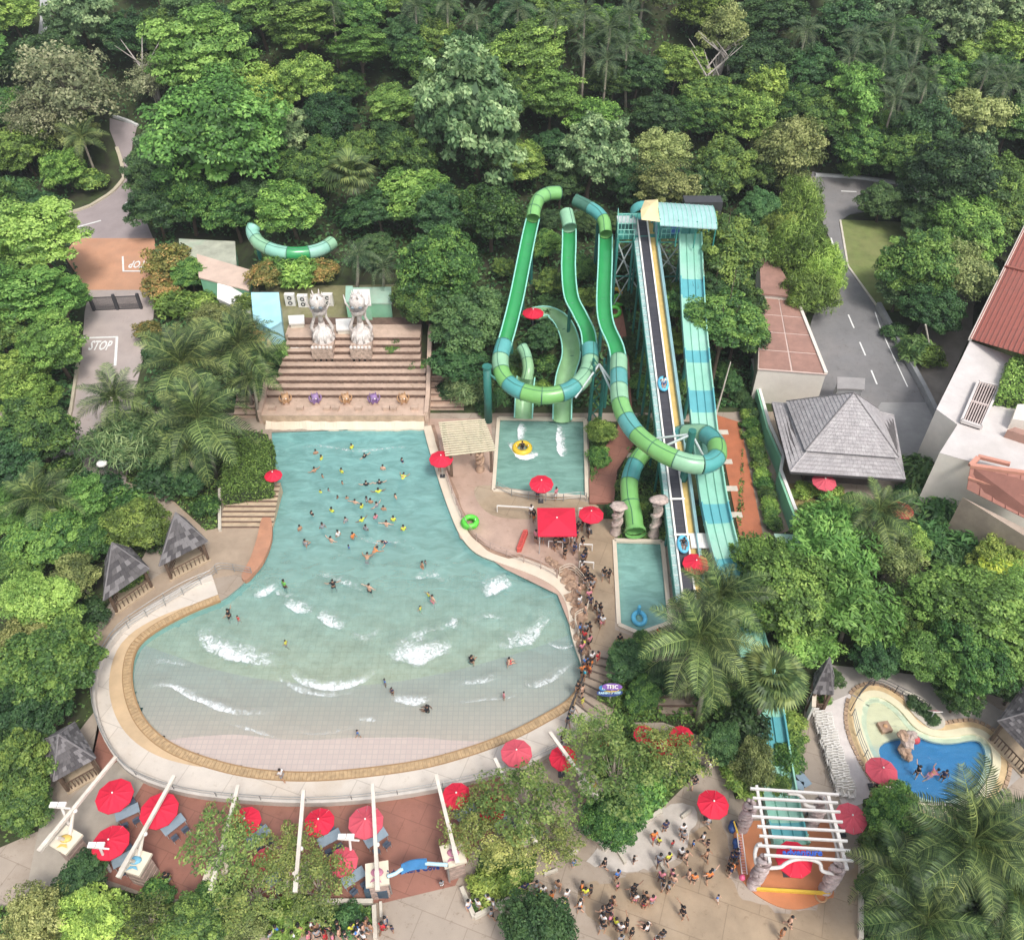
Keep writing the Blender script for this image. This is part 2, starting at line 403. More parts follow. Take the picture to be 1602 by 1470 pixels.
# water: how murky it looks follows the real depth below the surface
def watermat(name, col, k, foam=0., kfix=None, bs=.35):
    m, N, L, b = newmat(name)
    g = N.new("ShaderNodeNewGeometry")
    at = N.new("ShaderNodeAttribute"); at.attribute_name = 'depth'
    e = N.new("ShaderNodeMath"); e.operation = 'MULTIPLY'; e.inputs[1].default_value = -k; L.new(at.outputs['Fac'], e.inputs[0])
    ex = N.new("ShaderNodeMath"); ex.operation = 'EXPONENT'; L.new(e.outputs[0], ex.inputs[0])
    fa = N.new("ShaderNodeMath"); fa.operation = 'SUBTRACT'; fa.inputs[0].default_value = 1; L.new(ex.outputs[0], fa.inputs[1]); fa.use_clamp = True
    mp = N.new("ShaderNodeMapping"); mp.inputs['Scale'].default_value = (.55, 1.3, 1); mp.inputs['Rotation'].default_value = (0, 0, .25); L.new(g.outputs['Position'], mp.inputs[0])
    n1 = N.new("ShaderNodeTexNoise"); n1.inputs['Scale'].default_value = .8; n1.inputs['Detail'].default_value = 7; n1.inputs['Roughness'].default_value = .62; n1.inputs['Distortion'].default_value = .8; L.new(mp.outputs[0], n1.inputs['Vector'])
    cr = N.new("ShaderNodeValToRGB"); e = cr.color_ramp.elements
    e[0].position = .33; e[0].color = (*[c*.82 for c in col], 1); e[1].position = .72; e[1].color = (*[min(1, c*1.25+.05) for c in col], 1)
    L.new(n1.outputs[0], cr.inputs[0])
    b.inputs['Roughness'].default_value = .08; b.inputs['IOR'].default_value = 1.33
    bp = N.new("ShaderNodeBump"); bp.inputs['Strength'].default_value = bs; bp.inputs['Distance'].default_value = .25
    n2 = N.new("ShaderNodeTexNoise"); n2.inputs['Scale'].default_value = 2.2; n2.inputs['Detail'].default_value = 5; n2.inputs['Distortion'].default_value = .5; L.new(mp.outputs[0], n2.inputs['Vector'])
    L.new(n2.outputs[0], bp.inputs['Height']); L.new(bp.outputs[0], b.inputs['Normal'])
    if foam:      # lacy aerated streaks
        n3 = N.new("ShaderNodeTexNoise"); n3.inputs['Scale'].default_value = 1.5; n3.inputs['Detail'].default_value = 9; n3.inputs['Roughness'].default_value = .75; n3.inputs['Distortion'].default_value = 1.5; L.new(mp.outputs[0], n3.inputs['Vector'])
        r3 = N.new("ShaderNodeMapRange"); r3.inputs[1].default_value = .60; r3.inputs[2].default_value = .78; r3.inputs[4].default_value = foam; L.new(n3.outputs[0], r3.inputs[0])
        mx = N.new("ShaderNodeMix"); mx.data_type = 'RGBA'; L.new(r3.outputs[0], mx.inputs[0]); L.new(cr.outputs[0], mx.inputs[6]); mx.inputs[7].default_value = (.62,.82,.78,1); L.new(mx.outputs[2], b.inputs['Base Color'])
    else: L.new(cr.outputs[0], b.inputs['Base Color'])
    gl = N.new("ShaderNodeBsdfGlossy"); gl.inputs['Roughness'].default_value = .06; L.new(bp.outputs[0], gl.inputs['Normal'])
    tr = N.new("ShaderNodeBsdfTransparent"); tr.inputs[0].default_value = (.93,.985,.975,1)
    fr = N.new("ShaderNodeFresnel"); fr.inputs['IOR'].default_value = 1.33; L.new(bp.outputs[0], fr.inputs['Normal'])
    m1 = N.new("ShaderNodeMixShader"); L.new(fr.outputs[0], m1.inputs[0]); L.new(tr.outputs[0], m1.inputs[1]); L.new(gl.outputs[0], m1.inputs[2])
    m2 = N.new("ShaderNodeMixShader"); L.new(fa.outputs[0], m2.inputs[0]); L.new(m1.outputs[0], m2.inputs[1]); L.new(b.outputs[0], m2.inputs[2])
    L.new(m2.outputs[0], N["Material Output"].inputs[0])
    return m
CREST = [  # wave crests in the wave pool: line, width, strength
 ([(395,928),(415,922),(432,912)], 16, 1), ([(447,937),(465,945),(492,952)], 18, 1), ([(502,955),(518,966),(545,976)], 20, 1),
 ([(320,978),(335,998),(360,1010),(400,1020),(450,1030)], 30, 1), ([(455,1045),(480,1064),(520,1070),(560,1063),(586,1048)], 13, .9),
 ([(612,1006),(640,1010),(670,1010),(702,998)], 40, 1.1), ([(750,925),(768,912),(792,898)], 34, 1.1),
 ([(775,1002),(800,996),(830,985),(852,952)], 26, .9), ([(235,1070),(270,1068),(300,1085),(340,1102),(380,1112),(425,1110)], 11, .85),
 ([(612,1088),(650,1093),(672,1090)], 13, .9), ([(715,1068),(750,1064),(775,1054)], 9, .7), ([(820,1068),(850,1064),(900,1030)], 11, .7),
 ([(620,1000),(660,985),(715,975)], 12, .6), ([(560,1122),(590,1124)], 8, .6), ([(455,1140),(500,1146),(560,1134)], 5, .5)]
crW = [[(p.x, p.y) for p in crom(gpts(l, -.1), 4)] for l, _, _ in CREST]
def wz(x, y):
    z = -.17+.03*noise.noise(Vector((x*.22, y*.3, 7)))+.035*math.sin(y*1.1+1.6*noise.noise(Vector((x*.12, y*.12, 0)))*3)
    for l, (_, wd, s) in zip(crW, CREST):
        if abs(l[0][0]-x) > 14: continue
        d = pdist(x, y, l, False)
        if d < 1.6: z += .13*s*math.exp(-(d/.6)**2)
    return z
me = grid_in(POOL, .3, wz, margin=.35, attr=lambda x, y: max(0, -.17-zfl(x, y)))
me.materials.append(watermat("wave_pool_water", (.18,.42,.40), .85, foam=.6, bs=.2))
link("wave_pool_water", me, kind='structure')
def simple_pool(nm, outline, dep, fcol, wcol, k, wl=-.14):
    f = grid_in(outline, .5, lambda x, y: -dep, .3); f.materials.append(M(nm+"_floor_paint", fcol, .5, .08, .8, world=True))
    link(nm+"_floor", f, kind='structure')
    q = grid_in(outline, .4, lambda x, y: wl+.02*math.sin(x*2+y), .2, attr=lambda x, y: dep+wl); q.materials.append(watermat(nm+"_water", wcol, k, foam=.3))
    link(nm+"_water", q, kind='structure')
simple_pool("splash_pool", POOLA, 1.1, (.36,.52,.45), (.20,.38,.32), 1.3)
simple_pool("landing_pool", POOLB, 1.1, (.40,.58,.50), (.22,.44,.39), 1.1)
# foam
m, N, L, b = newmat("white_foam"); b.inputs['Base Color'].default_value = (.88,.92,.92,1); b.inputs['Roughness'].default_value = .6
at = N.new("ShaderNodeAttribute"); at.attribute_name = 'fo'; g = N.new("ShaderNodeNewGeometry")
nz = N.new("ShaderNodeTexNoise"); nz.inputs['Scale'].default_value = 1.9; nz.inputs['Detail'].default_value = 10; nz.inputs['Roughness'].default_value = .82; nz.inputs['Distortion'].default_value = 1.2; L.new(g.outputs['Position'], nz.inputs['Vector'])
mb_ = N.new("ShaderNodeMath"); mb_.operation = 'MULTIPLY_ADD'; mb_.inputs[1].default_value = .40; L.new(at.outputs['Fac'], mb_.inputs[0]); L.new(nz.outputs[0], mb_.inputs[2])
mr = N.new("ShaderNodeMapRange"); mr.inputs[1].default_value = .64; mr.inputs[2].default_value = .88; L.new(mb_.outputs[0], mr.inputs[0]); L.new(mr.outputs[0], b.inputs['Alpha'])
FOAM = m
def foam(line, wpx, st, z=None, name="wave_foam"):
    c = crom(gpts(line, -.1), 6); n = len(c); wd = wpx/19.; vs = []; fo = []; K = 9
    for i, p in enumerate(c):
        a = c[max(i-1, 0)]; bq = c[min(i+1, n-1)]; t = (bq-a); t.z = 0; t.normalize(); s = Vector((-t.y, t.x, 0))
        e = math.sin(math.pi*(i+.3)/(n-.4))**.6; ww = wd*(.55+.45*e)*(1+.35*noise.noise(p*.8))
        for k in range(K):
            u = k/(K-1)*2-1; q = p+s*u*ww*.62
            zz = (wz(q.x, q.y)+.02 if z is None else z)
            vs.append((q.x, q.y, zz+.05*max(0, 1-abs(u)*1.5)*(.5+noise.noise(q*3)))); fo.append(max(0, min(1, (1+u)*3.2))*max(0, (1-u)*.5)**.9*1.25*e*st)
    fs = [(i*K+k, i*K+k+1, (i+1)*K+k+1, (i+1)*K+k) for i in range(n-1) for k in range(K-1)]
    me = bpy.data.meshes.new(name); me.from_pydata(vs, [], fs); me.update(); me.materials.append(FOAM)
    me.polygons.foreach_set('use_smooth', [True]*len(me.polygons))
    a = me.attributes.new('fo', 'FLOAT', 'POINT'); a.data.foreach_set('value', fo)
    return link(name, me, kind='stuff', label='white foam breaking along a wave crest in the water')
for l, wd, s in CREST: foam(l, wd*1.5, s*(.78 if wd > 15 else .92))
for l, wd, s in [([(322,985),(345,1008),(372,1022),(410,1030)], 18, .8), ([(600,985),(570,1000),(548,990)], 12, .6), ([(690,980),(712,968),(716,985)], 14, .8), ([(420,905),(440,925),(470,930)], 12, .55), ([(430,1045),(455,1068),(500,1082),(560,1078)], 10, .6), ([(330,1120),(400,1140),(455,1160)], 7, .5), ([(640,900),(680,893),(700,905)], 18, .5), ([(560,835),(600,845),(640,840)], 14, .42), ([(490,890),(540,905),(580,925)], 14, .45), ([(855,1000),(880,1010),(900,1002)], 8, .6), ([(730,970),(760,960),(790,965)], 12, .5), ([(230,1040),(260,1030),(300,1040)], 9, .5), ([(440,700),(500,695),(560,703),(620,697),(655,700)], 9, .5), ([(700,1100),(760,1092),(820,1085)], 6, .5)]: foam(l, wd*1.4, s)
for l, wd in [([(818,660),(817,690)], 20), ([(800,690),(818,712),(840,705)], 26), ([(812,705),(830,716)], 22), ([(878,662),(880,700),(884,716)], 22), ([(876,690),(882,712)], 16)]:
    foam(l, wd, 1.1, -.08, name="splash_foam")
# ------------------------------------------------------------------ beach surround
wb = crom(gpts([(1000,1085),(935,1128),(868,1177),(800,1207),(700,1234),(600,1251),(500,1259),(400,1256),(300,1245),(225,1222),(188,1192),(160,1142),(150,1090),(160,1040),(190,992),(240,955),(290,925),(334,906)]), 8)
wb = [p for p in wb]
def even(line, n):
    L_ = [0]
    for a, b in zip(line, line[1:]): L_.append(L_[-1]+(b-a).length)
    out = []; j = 0
    for k in range(n):
        t = L_[-1]*k/(n-1)
        while j < len(line)-2 and L_[j+1] < t: j += 1
        out.append(line[j].lerp(line[j+1], (t-L_[j])/max(1e-9, L_[j+1]-L_[j])))
    return out
rimO = offset(rimW, .78); nR = 90
rimE = even(rimO, nR); wbE = even(wb, nR)
def strip_obj(name, A, B, z, mat, **k):
    mb = MB(); mb.strip([Vector((p.x, p.y, z)) for p in A], [Vector((p.x, p.y, z)) for p in B])
    mb.strip([Vector((p.x, p.y, z)) for p in A], [Vector((p.x, p.y, z-.2)) for p in A]); mb.strip([Vector((p.x, p.y, z)) for p in B], [Vector((p.x, p.y, z-.2)) for p in B])
    return mb.build(name, mat, **k)
strip_obj("beach_surround", rimE, wbE, .06, BEACHW, kind='structure')
i0, i1 = int(nR*.58), nR-4
inn = rimE[i0:i1]; wid = [1.0*math.sin(math.pi*min(1, (k+.5)/(i1-i0))) for k in range(i1-i0)]
strip_obj("sand_strip", inn, offset(inn, wid), .066, SAND, kind='structure')
rim = thing("beach_tile_edging", rimW[len(rimW)//2], "long curved rim of ochre tiles along the shallow beach edge of the wave pool", "pool edge")
TILE = M("ochre_tile", (.45,.31,.17), .5, .22, 3, world=True)
strip_obj("base", offset(rimW, -.02), offset(rimW, .80), .045, M("ochre_grout", (.34,.21,.10), .8, .1, 2, world=True), parent=rim)
tm = MB(); tm.prism([(-.115,-.27),(.115,-.27),(.115,.27),(-.115,.27)], 0, .035, bottom=False); tme = tm.mesh("tile", TILE)
for i in range(0, len(rimW)-1):
    c = (rimW[i]+rimW[i+1])/2; t = (rimW[i+1]-rimW[i]).normalized(); s = Vector((-t.y, t.x, 0)); p = c+s*.40
    link("tile", tme, rim, mw=Matrix.Translation((p.x, p.y, .05+random.uniform(-.003, .006)))@Matrix.Rotation(math.atan2(t.y, t.x), 4, 'Z')@Matrix.Diagonal((1.15, 1.1, 1, 1)))
    if i > 298: break
# outer wall with glass rail
wl = even(wb, 60)[4:]
lw = thing("beach_wall", wl[20], "low pale wall with a thin grey rail curving round the outside of the white beach", "wall")
mbw = MB()
for a, b in zip(wl, wl[1:]): mbw.bar((a.x, a.y, .3), (b.x, b.y, .3), .22, .6)
mbw.build("wall", M("beach_wall_render", (.58,.53,.47), .8, .1, .8, dirt=.4, dirtcol=(.4,.36,.3), world=True), lw)
STEEL = M("grey_steel", (.32,.32,.31), .45, .1, 2, metal=.3)
for i, a in enumerate(wl[::3]): MB().bar((a.x, a.y, .5), (a.x, a.y, 1.25), .05, .05).build("post", STEEL, lw)
mbw = MB(); mbw.tube([(p.x, p.y, 1.25) for p in wl], .03, 5); mbw.tube([(p.x, p.y, .9) for p in wl], .015, 5); mbw.build("rail", STEEL, lw)
# right-hand coping, wavy, cream
cw = [(.9+.28*noise.noise(p*.4)+(.5 if 790 < PJ(p)[0] < 880 else 0))*min(1, (len(rwW)-1-i)/6+.25) for i, p in enumerate(rwW)]
strip_obj("pool_coping", rwW, offset(rwW, cw), .10, CREAM, kind='structure')
co2 = offset(rwW, cw); strip_obj("deck_border", co2, offset(co2, .35), .13, M("brown_kerb", (.30,.19,.13), .8, .2, 1.5, world=True), kind='structure')
# pink deck right of wave pool
dk = gpts([(675,700),(690,757),(720,842),(790,890),(872,930),(900,1000),(925,1045),(962,1020),(962,850),(940,800),(925,785),(775,785),(768,655),(668,655)])
ring_poly("pink_deck", dk, .035, PINK, kind='structure')
ring_poly("wet_path", gpts([(905,812),(962,812),(962,985),(1002,1000),(990,1040),(962,1034),(915,1040),(905,960)]), .05, WETP, kind='structure')
for q in [[(742,770),(770,760),(920,786),(925,800),(850,812),(770,806)]]:
    ring_poly("wet_patch", crom(gpts(q), 5, True), .045, WETP, kind='structure')
def jag(P, a=.28):
    out = []
    for p, q in zip(P, P[1:]+P[:1]):
        n = max(1, int((q-p).length/.35))
        for k in range(n):
            v = p.lerp(q, k/n); out.append(Vector((v.x+a*noise.noise(v*1.7)+a*.6*noise.noise(v*5), v.y+a*noise.noise(v*1.7+Vector((9,0,0)))+a*.6*noise.noise(v*5+Vector((4,0,0))), v.z)))
    return out
# terracotta dining deck
tb = [p for p in even(wb, 60)[12:52]]
ter = offset(tb, .12)+gpts([(130,1255),(125,1300),(165,1375),(250,1405),(600,1412),(712,1385),(740,1330),(820,1262)])
ring_poly("dining_deck", ter, .03, TERRA, kind='structure')
ring_poly("terrace_path", gpts([(185,1190),(225,1224),(178,1300),(125,1390),(40,1400),(60,1300),(140,1220)]), .034, M("path_concrete", (.38,.33,.27), .8, .12, .5, bump=.2, world=True), kind='structure')
ring_poly("wet_plaza", jag(crom(gpts([(900,1395),(985,1370),(1060,1355),(1080,1310),(1130,1280),(1150,1390),(1250,1425),(1340,1350),(1345,1280),(1380,1480),(1330,1560),(1000,1560),(960,1480)]), 5, True), .5), .028, WETP, kind='structure')
ring_poly("pale_paving", jag(crom(gpts([(930,1330),(1030,1262),(1075,1255),(1090,1280),(1060,1340),(985,1362),(930,1358)]), 3, True), .4), .03, M("pale_plaza", (.55,.50,.45), .6, .12, .6, dirt=.7, dirtcol=(.36,.31,.26), world=True), kind='structure')
ring_poly("pale_deck", gpts([(1272,1110),(1330,1085),(1345,1140),(1378,1245),(1335,1262),(1318,1262),(1305,1225)]), .034, M("white_patchy_deck", (.70,.64,.60), .6, .1, .7, dirt=.7, dirtcol=(.5,.44,.41), world=True), kind='structure')
ring_poly("pool_surround", gpts([(1290,1030),(1440,1030),(1580,1120),(1602,1210),(1545,1260),(1345,1250),(1262,1120)]), .03, M("greyish_paving", (.40,.36,.32), .75, .1, .6, dirt=.5, dirtcol=(.31,.27,.23), world=True), holes=(KID,), kind='structure')
# left walk, planters and soil beds
ring_poly("left_walk", gpts([(262,778),(300,775),(345,832),(345,822),(424,822),(420,850),(395,895),(332,905),(240,955),(150,1030),(135,1020),(185,955),(240,905),(330,850)]), .033, M("brown_walk_concrete", (.38,.29,.21), .8, .12, .5, dirt=.6, dirtcol=(.28,.20,.14), bump=.2, world=True), kind='structure')
ring_poly("orange_planter_top", crom(gpts([(411,814),(424,812),(426,845),(414,878),(400,897),(386,911),(379,903),(392,878),(403,846)]), 3, True), .35, M("brick_planter_top", (.45,.22,.13), .8, .15, .8, dirt=.5, dirtcol=(.34,.2,.14), world=True, spots=.5), depth=.45, kind='structure')
for q in [[(-300,560),(105,700),(180,790),(255,800),(225,870),(160,960),(130,1040),(150,1110),(80,1200),(60,1300),(-10,1330),(-500,1330)],
          [(200,640),(420,680),(424,770),(345,775),(345,825),(322,830),(262,775),(185,750)],
          [(905,1260),(960,1120),(1040,1150),(1100,1200),(1032,1268),(945,1328),(925,1302)],
          [(735,1390),(755,1330),(840,1330),(832,1385),(740,1430)],
          [(320,1405),(582,1415),(585,1455),(330,1462)],
          [(935,1060),(965,1000),(1045,990),(1140,1120),(1160,1190),(1130,1215),(1100,1130),(960,1130)],
          [(1010,1120),(1150,860),(1235,830),(1440,760),(1620,860),(1800,1000),(1700,1120),(1560,1090),(1470,1060),(1300,1040),(1262,1090),(1240,1230),(1150,1250),(1120,1160)],
          [(1350,1250),(1420,1230),(1440,1262),(1560,1262),(1700,1230),(2000,1500),(1345,1500),(1345,1380)],
          [(100,1385),(180,1390),(330,1425),(330,1460),(-50,1560),(-50,1440)],
          [(920,660),(1160,660),(1165,850),(1050,850),(960,845),(925,790)]]:
    ring_poly("planting_bed", gpts(q), .04+.002*random.random(), SOIL, kind='structure')
KERB = M("kerb_concrete", (.60,.55,.46), .8, .1, 1, dirt=.4, dirtcol=(.4,.33,.25), world=True)
def wall_line(name, pts, wd, h0, h1, mat, label, cat, px, z=0, terrain=False):
    P = [(TP(x, y) if terrain else G(x, y, z)) for x, y in pts]
    mb = MB()
    if terrain: P = resample(P, 1.5)+[P[-1]]
    for a, b in zip(P, P[1:]):
        if (b-a).length < .05: continue
        za, zb = a.z, b.z
        mb.bar((a.x, a.y, za+(h0+h1)/2), (b.x, b.y, zb+(h0+h1)/2), wd, h1-h0)
    o = mb.build(name, mat); auto(o, label, cat, px=px); return o
for q, l in [([(905,1262),(945,1330),(1034,1270)], "pale kerb round the V-shaped planter under the green trees"),
             ([(586,1418),(588,1470)], "pale kerb on the right side of the small stone planter at the bottom"),
             ([(320,1412),(584,1412)], "long pale kerb along the top of the bottom planter"),
             ([(722,1390),(742,1436),(836,1388)], "pale kerb at the foot of the spiky yellow plants"),
             ([(345,768),(345,832)], "low wall on the left side of the wooden steps"),
             ([(1346,1330),(1345,1470)], "pale kerb left of the bottom right palm bed")]:
    wall_line("kerb", q, .28, 0, .42, KERB, l, "kerb", q[0][0])

for i, (a, b) in enumerate([((886,1343),(904,1331)),((851,1369),(872,1362)),((1066,1280),(1080,1269)),((966,1332),(978,1352)),((1033,1353),(1041,1366)),((822,1398),(829,1414)),((780,1408),(785,1432)),((596,1412),(597,1436))]):
    P, Q = G(*a), G(*b); o = MB().bar((P.x, P.y, .18), (Q.x, Q.y, .18), .18, .3).build("floor_barrier", KERB); auto(o, "short low white strip lying on the plaza paving", "barrier", "low white strips on the plaza", a[0])

hm = bpy.data.materials.new("haze_air"); hm.use_nodes = True; hn = hm.node_tree.nodes; hn.clear(); ho = hn.new("ShaderNodeOutputMaterial"); hv_ = hn.new("ShaderNodeVolumePrincipled")
hv_.inputs['Color'].default_value = (.86,.91,.95,1); hv_.inputs['Density'].default_value = .0003; hv_.inputs['Anisotropy'].default_value = .2; hm.node_tree.links.new(hv_.outputs[0], ho.inputs['Volume'])
hb = MB().box((0, 135, 40), (840, 420, 89)).build("haze", hm, kind='stuff', label="thin pale haze in the air over the park")
# ------------------------------------------------------------------ roads and lawns on the slope
drape("service_road", [(172,186),(215,198),(208,225),(203,260),(210,300),(228,345),(240,374),(130,378),(100,350),(92,336),(140,322),(175,300),(192,280),(188,250),(180,225),(172,205)], .12, ASPL, kind='structure')
drape("orange_road", [(120,374),(242,374),(250,457),(140,459),(100,400)], .125, M("salmon_road_paint", (.56,.29,.175), .8, .12, .4, dirt=.5, dirtcol=(.42,.26,.18), bump=.1, world=True, spots=.4), kind='structure')
drape("gate_road", [(140,455),(245,455),(240,500),(225,560),(205,640),(210,690),(190,790),(70,790),(85,705),(108,640),(128,560),(133,490)], .13, M("pink_grey_road", (.42,.35,.32), .85, .1, .4, dirt=.5, dirtcol=(.31,.28,.27), bump=.15, world=True, spots=.5), kind='structure')
drape("hill_path", [(62,-20),(76,-20),(80,30),(86,72),(58,72),(63,30)], .12, M("pale_path", (.42,.42,.42), .8, .1, .5, world=True), kind='structure')
drape("parking_road", [(1270,270),(1440,288),(1440,318),(1330,336),(1312,348),(1325,420),(1372,482),(1412,560),(1482,690),(1420,735),(1300,640),(1240,600),(1255,560),(1270,500),(1300,430),(1300,380),(1285,345),(1262,310)], .12, ASPH, kind='structure')
drape("lawn", [(1313,345),(1440,350),(1440,490),(1374,484),(1326,420)], .14, GRASS, kind='structure')
drape("service_yard", [(395,452),(640,446),(640,545),(440,560),(400,540)], .10, M("yard_grass", (.20,.19,.09), .95, .2, .6, dirt=.7, dirtcol=(.36,.31,.24), world=True), kind='structure')
drape("brick_path", [(957,470),(970,470),(981,540),(986,600),(990,650),(996,690),(965,740),(960,790),(922,790),(921,752),(945,705),(966,672),(968,600),(962,520)], .35, TERRA, kind='structure')
drape("tiled_path", [(1119,650),(1157,662),(1194,842),(1157,842)], .14, M("orange_tiled_path", (.45,.15,.07), .6, .12, .6, dirt=.3, dirtcol=(.30,.13,.08), world=True), kind='structure')
for x, y in [(1131,676),(1137,722),(1145,764),(1152,805)]:
    p = TP(x, y, .16); MB().box((0,0,0), (1.1,.7,.06)).build("drain_slab", KERB).matrix_basis = Matrix.Translation(p)
    auto(C.objects[-1], "grey square slab lying on the left edge of the orange tiled path", "slab", px=x)
for i, (x, y) in enumerate([(985,668),(960,702),(985,712),(958,742)]):
    p = TP(x, y, .12); o = MB().box((0,0,0), (.8,.6,.08), .3).build("drain_slab", KERB); o.matrix_basis = Matrix.Translation(p); auto(o, "small pale slab beside the winding brick path", "slab", px=x)
# road markings
def marking(name, line, wd, dz=.16, **k):
    P = resample([TP(x, y, dz) for x, y in line], .8)+[TP(*line[-1], dz)]
    P = [Vector((p.x, p.y, H(p.x, p.y)+dz)) for p in P]
    mb = MB(); mb.strip(offset(P, wd/2), offset(P, -wd/2)); return mb.build(name, PAINT, kind='structure')
marking("lane_line", [(1327,492),(1336,513)], .18); marking("lane_line", [(1345,535),(1354,556)], .18); marking("lane_line", [(1363,579),(1372,601)], .18)
marking("edge_line", [(1369,488),(1378,515),(1398,558),(1420,605)], .13)
marking("lane_line", [(118,356),(158,345)], .35); marking("lane_line", [(196,318),(206,312)], .25); marking("lane_line", [(1316,299),(1340,300)], .3); marking("lane_line", [(1300,372),(1312,410)], .2)
marking("stop_box_line", [(120,529),(184,527)], .3); marking("stop_box_line", [(183,527),(180,572)], .3)
marking("stop_box_line", [(192,401),(193,424)], .22); marking("stop_box_line", [(192,424),(236,424)], .3)
def text(body, name, size, mat, parent, mw, ext=.02, bold=0, **k):
    c = bpy.data.curves.new(name, 'FONT'); c.body = body; c.size = size; c.extrude = ext; c.align_x = 'CENTER'; c.align_y = 'CENTER'; c.resolution_u = 2; c.offset = bold
    t = bpy.data.objects.new("tmp", c); C.objects.link(t); dg = bpy.context.evaluated_depsgraph_get()
    me = bpy.data.meshes.new_from_object(t.evaluated_get(dg)); bpy.data.objects.remove(t); me.name = name; me.materials.clear(); me.materials.append(mat)
    return link(name, me, parent, mw=mw, **k)
p = TP(157, 541, .16); text("STOP", "stop_lettering", 2.3, PAINT, None, Matrix.Translation(p)@Matrix.Rotation(math.atan(.1), 4, 'X')@Matrix.Diagonal((.46, 1.0, 1, 1)), .005, .05, kind='structure')
p = TP(218, 413, .16); text("STOP", "stop_lettering", 2.3, PAINT, None, Matrix.Translation(p)@Matrix.Rotation(math.atan(.1), 4, 'X')@Matrix.Rotation(math.pi, 4, 'Z')@Matrix.Diagonal((.46, .9, 1, 1)), .005, .05, kind='structure')
ROADK = M("road_kerb", (.50,.44,.33), .8, .1, 1, world=True)
wall_line("kerb", [(92,340),(140,325),(176,303),(195,281),(190,252),(183,232)], .5, -.1, .3, ROADK, "pale kerb curving round the planted corner of the upper left road", "kerb", 92, terrain=True)
wall_line("kerb", [(124,566),(118,610),(112,650),(98,700),(88,712)], .3, -.1, .5, ROADK, "low pale wall along the left side of the road below the painted stop", "wall", 120, terrain=True)
wall_line("kerb", [(178,183),(200,190),(216,198)], .4, -.1, .3, M("white_kerb", (.7,.7,.68), .7, .05, 2), "white kerb at the top bend of the upper left road", "kerb", 178, terrain=True)
wall_line("kerb", [(1314,346),(1318,370),(1326,418),(1374,484)], .25, -.1, .22, KERB, "thin kerb between the right road and the lawn", "kerb", 1314, terrain=True)
wall_line("kerb", [(1275,276),(1300,277),(1345,280),(1420,291)], .5, -.1, .4, M("white_kerb"), "pale kerb behind the junction at the top of the right road", "kerb", 1275, terrain=True)
wall_line("road_wall", [(1372,482),(1412,556),(1444,615),(1478,684)], .5, -.2, .9, M("grey_wall", (.33,.33,.33), .8, .1, .8, dirt=.4, dirtcol=(.22,.22,.22), world=True), "long grey wall along the right side of the road, by the big white building", "wall", 1400, terrain=True)
# sliding gate
def gate():
    a, b = TP(148, 487), TP(222, 484); z0 = a.z
    t = thing("sliding_gate", (a+b)/2, "dark barred gate across the road between the orange and grey paving", "gate")
    BLK = M("dark_metal", (.055,.055,.06), .5, .1, 2)
    mb = MB()
    n = 44
    for i in range(n+1):
        p = a.lerp(b, i/n); mb.box((p.x, p.y, z0+1.0), (.05,.05,1.8))
    mb.build("bars", BLK, t, kind='stuff')
    for z in (.15, 1.9): MB().bar(a+Vector((0,0,z)), b+Vector((0,0,z)), .09, .09).build("rail", BLK, t)
    for f in (0, .5, 1): p = a.lerp(b, f); MB().box((p.x, p.y, z0+1.1), (.3,.3,2.3)).build("post", BLK, t)
gate()
# ------------------------------------------------------------------ terrace with steps behind the wave pool
TX0, TX1 = G(412,667).x, G(664,667).x; TY = 70.25
BRICK = M("brown_brick_riser", (.15,.095,.07), .85, .25, 2, bump=.5, dirt=.5, dirtcol=(.14,.08,.06), world=True)
TREAD = M("pink_stone_tread", (.52,.38,.29), .8, .14, .7, dirt=.6, dirtcol=(.36,.25,.19), bump=.3, world=True, spots=.7)
ter_t = thing("stepped_terrace", ((TX0+TX1)/2, TY+5, 0), "wide terrace of brick steps rising behind the deep end of the wave pool", "terrace")
MB().box(((TX0+TX1)/2, TY+1.5, .2), (TX1-TX0, 2.9, 2.0)).build("front_wall", M("tan_block_wall", (.50,.36,.25), .85, .2, 1.2, bump=.4, dirt=.5, dirtcol=(.35,.24,.17), world=True), ter_t)
MB().box(((TX0+TX1)/2, TY+1.6, 1.24), (TX1-TX0+.2, 3.1, .10)).build("ledge", TREAD, ter_t)
bk = MB().box((0,0,0), (.42,.10,.22)).mesh("brick", BRICK)
for i in range(9):
    y = TY+3.0+i*.74; z = 1.28+(i+1)*.42; xx0 = TX0+.15*i+(.6 if i > 2 else 0); xx1 = TX1-.05*i-(.5 if i > 3 else 0)
    MB().box(((xx0+xx1)/2, y+2.0, z-.72), (xx1-xx0, 4.0, 1.28)).build("riser", BRICK, ter_t); rs = C.objects[-1]
    MB().box(((xx0+xx1)/2, y+.42, z-.04), (xx1-xx0+.1, .80, .07)).build("step", TREAD, ter_t)
    nbr = 25
    for k in range(nbr):
        x = xx0+(xx1-xx0)*(k+.5)/nbr
        link("brick", bk, rs, mw=Matrix.Translation((x+random.uniform(-.05,.05), y-.04+random.uniform(-.02,.02), z-.22)))
ztop = 1.28+9*.42
MB().box(((TX0+TX1)/2+.3, TY+10.4, ztop-.5), (TX1-TX0-2.2, 2.0, .98)).build("top_landing", TREAD, ter_t)
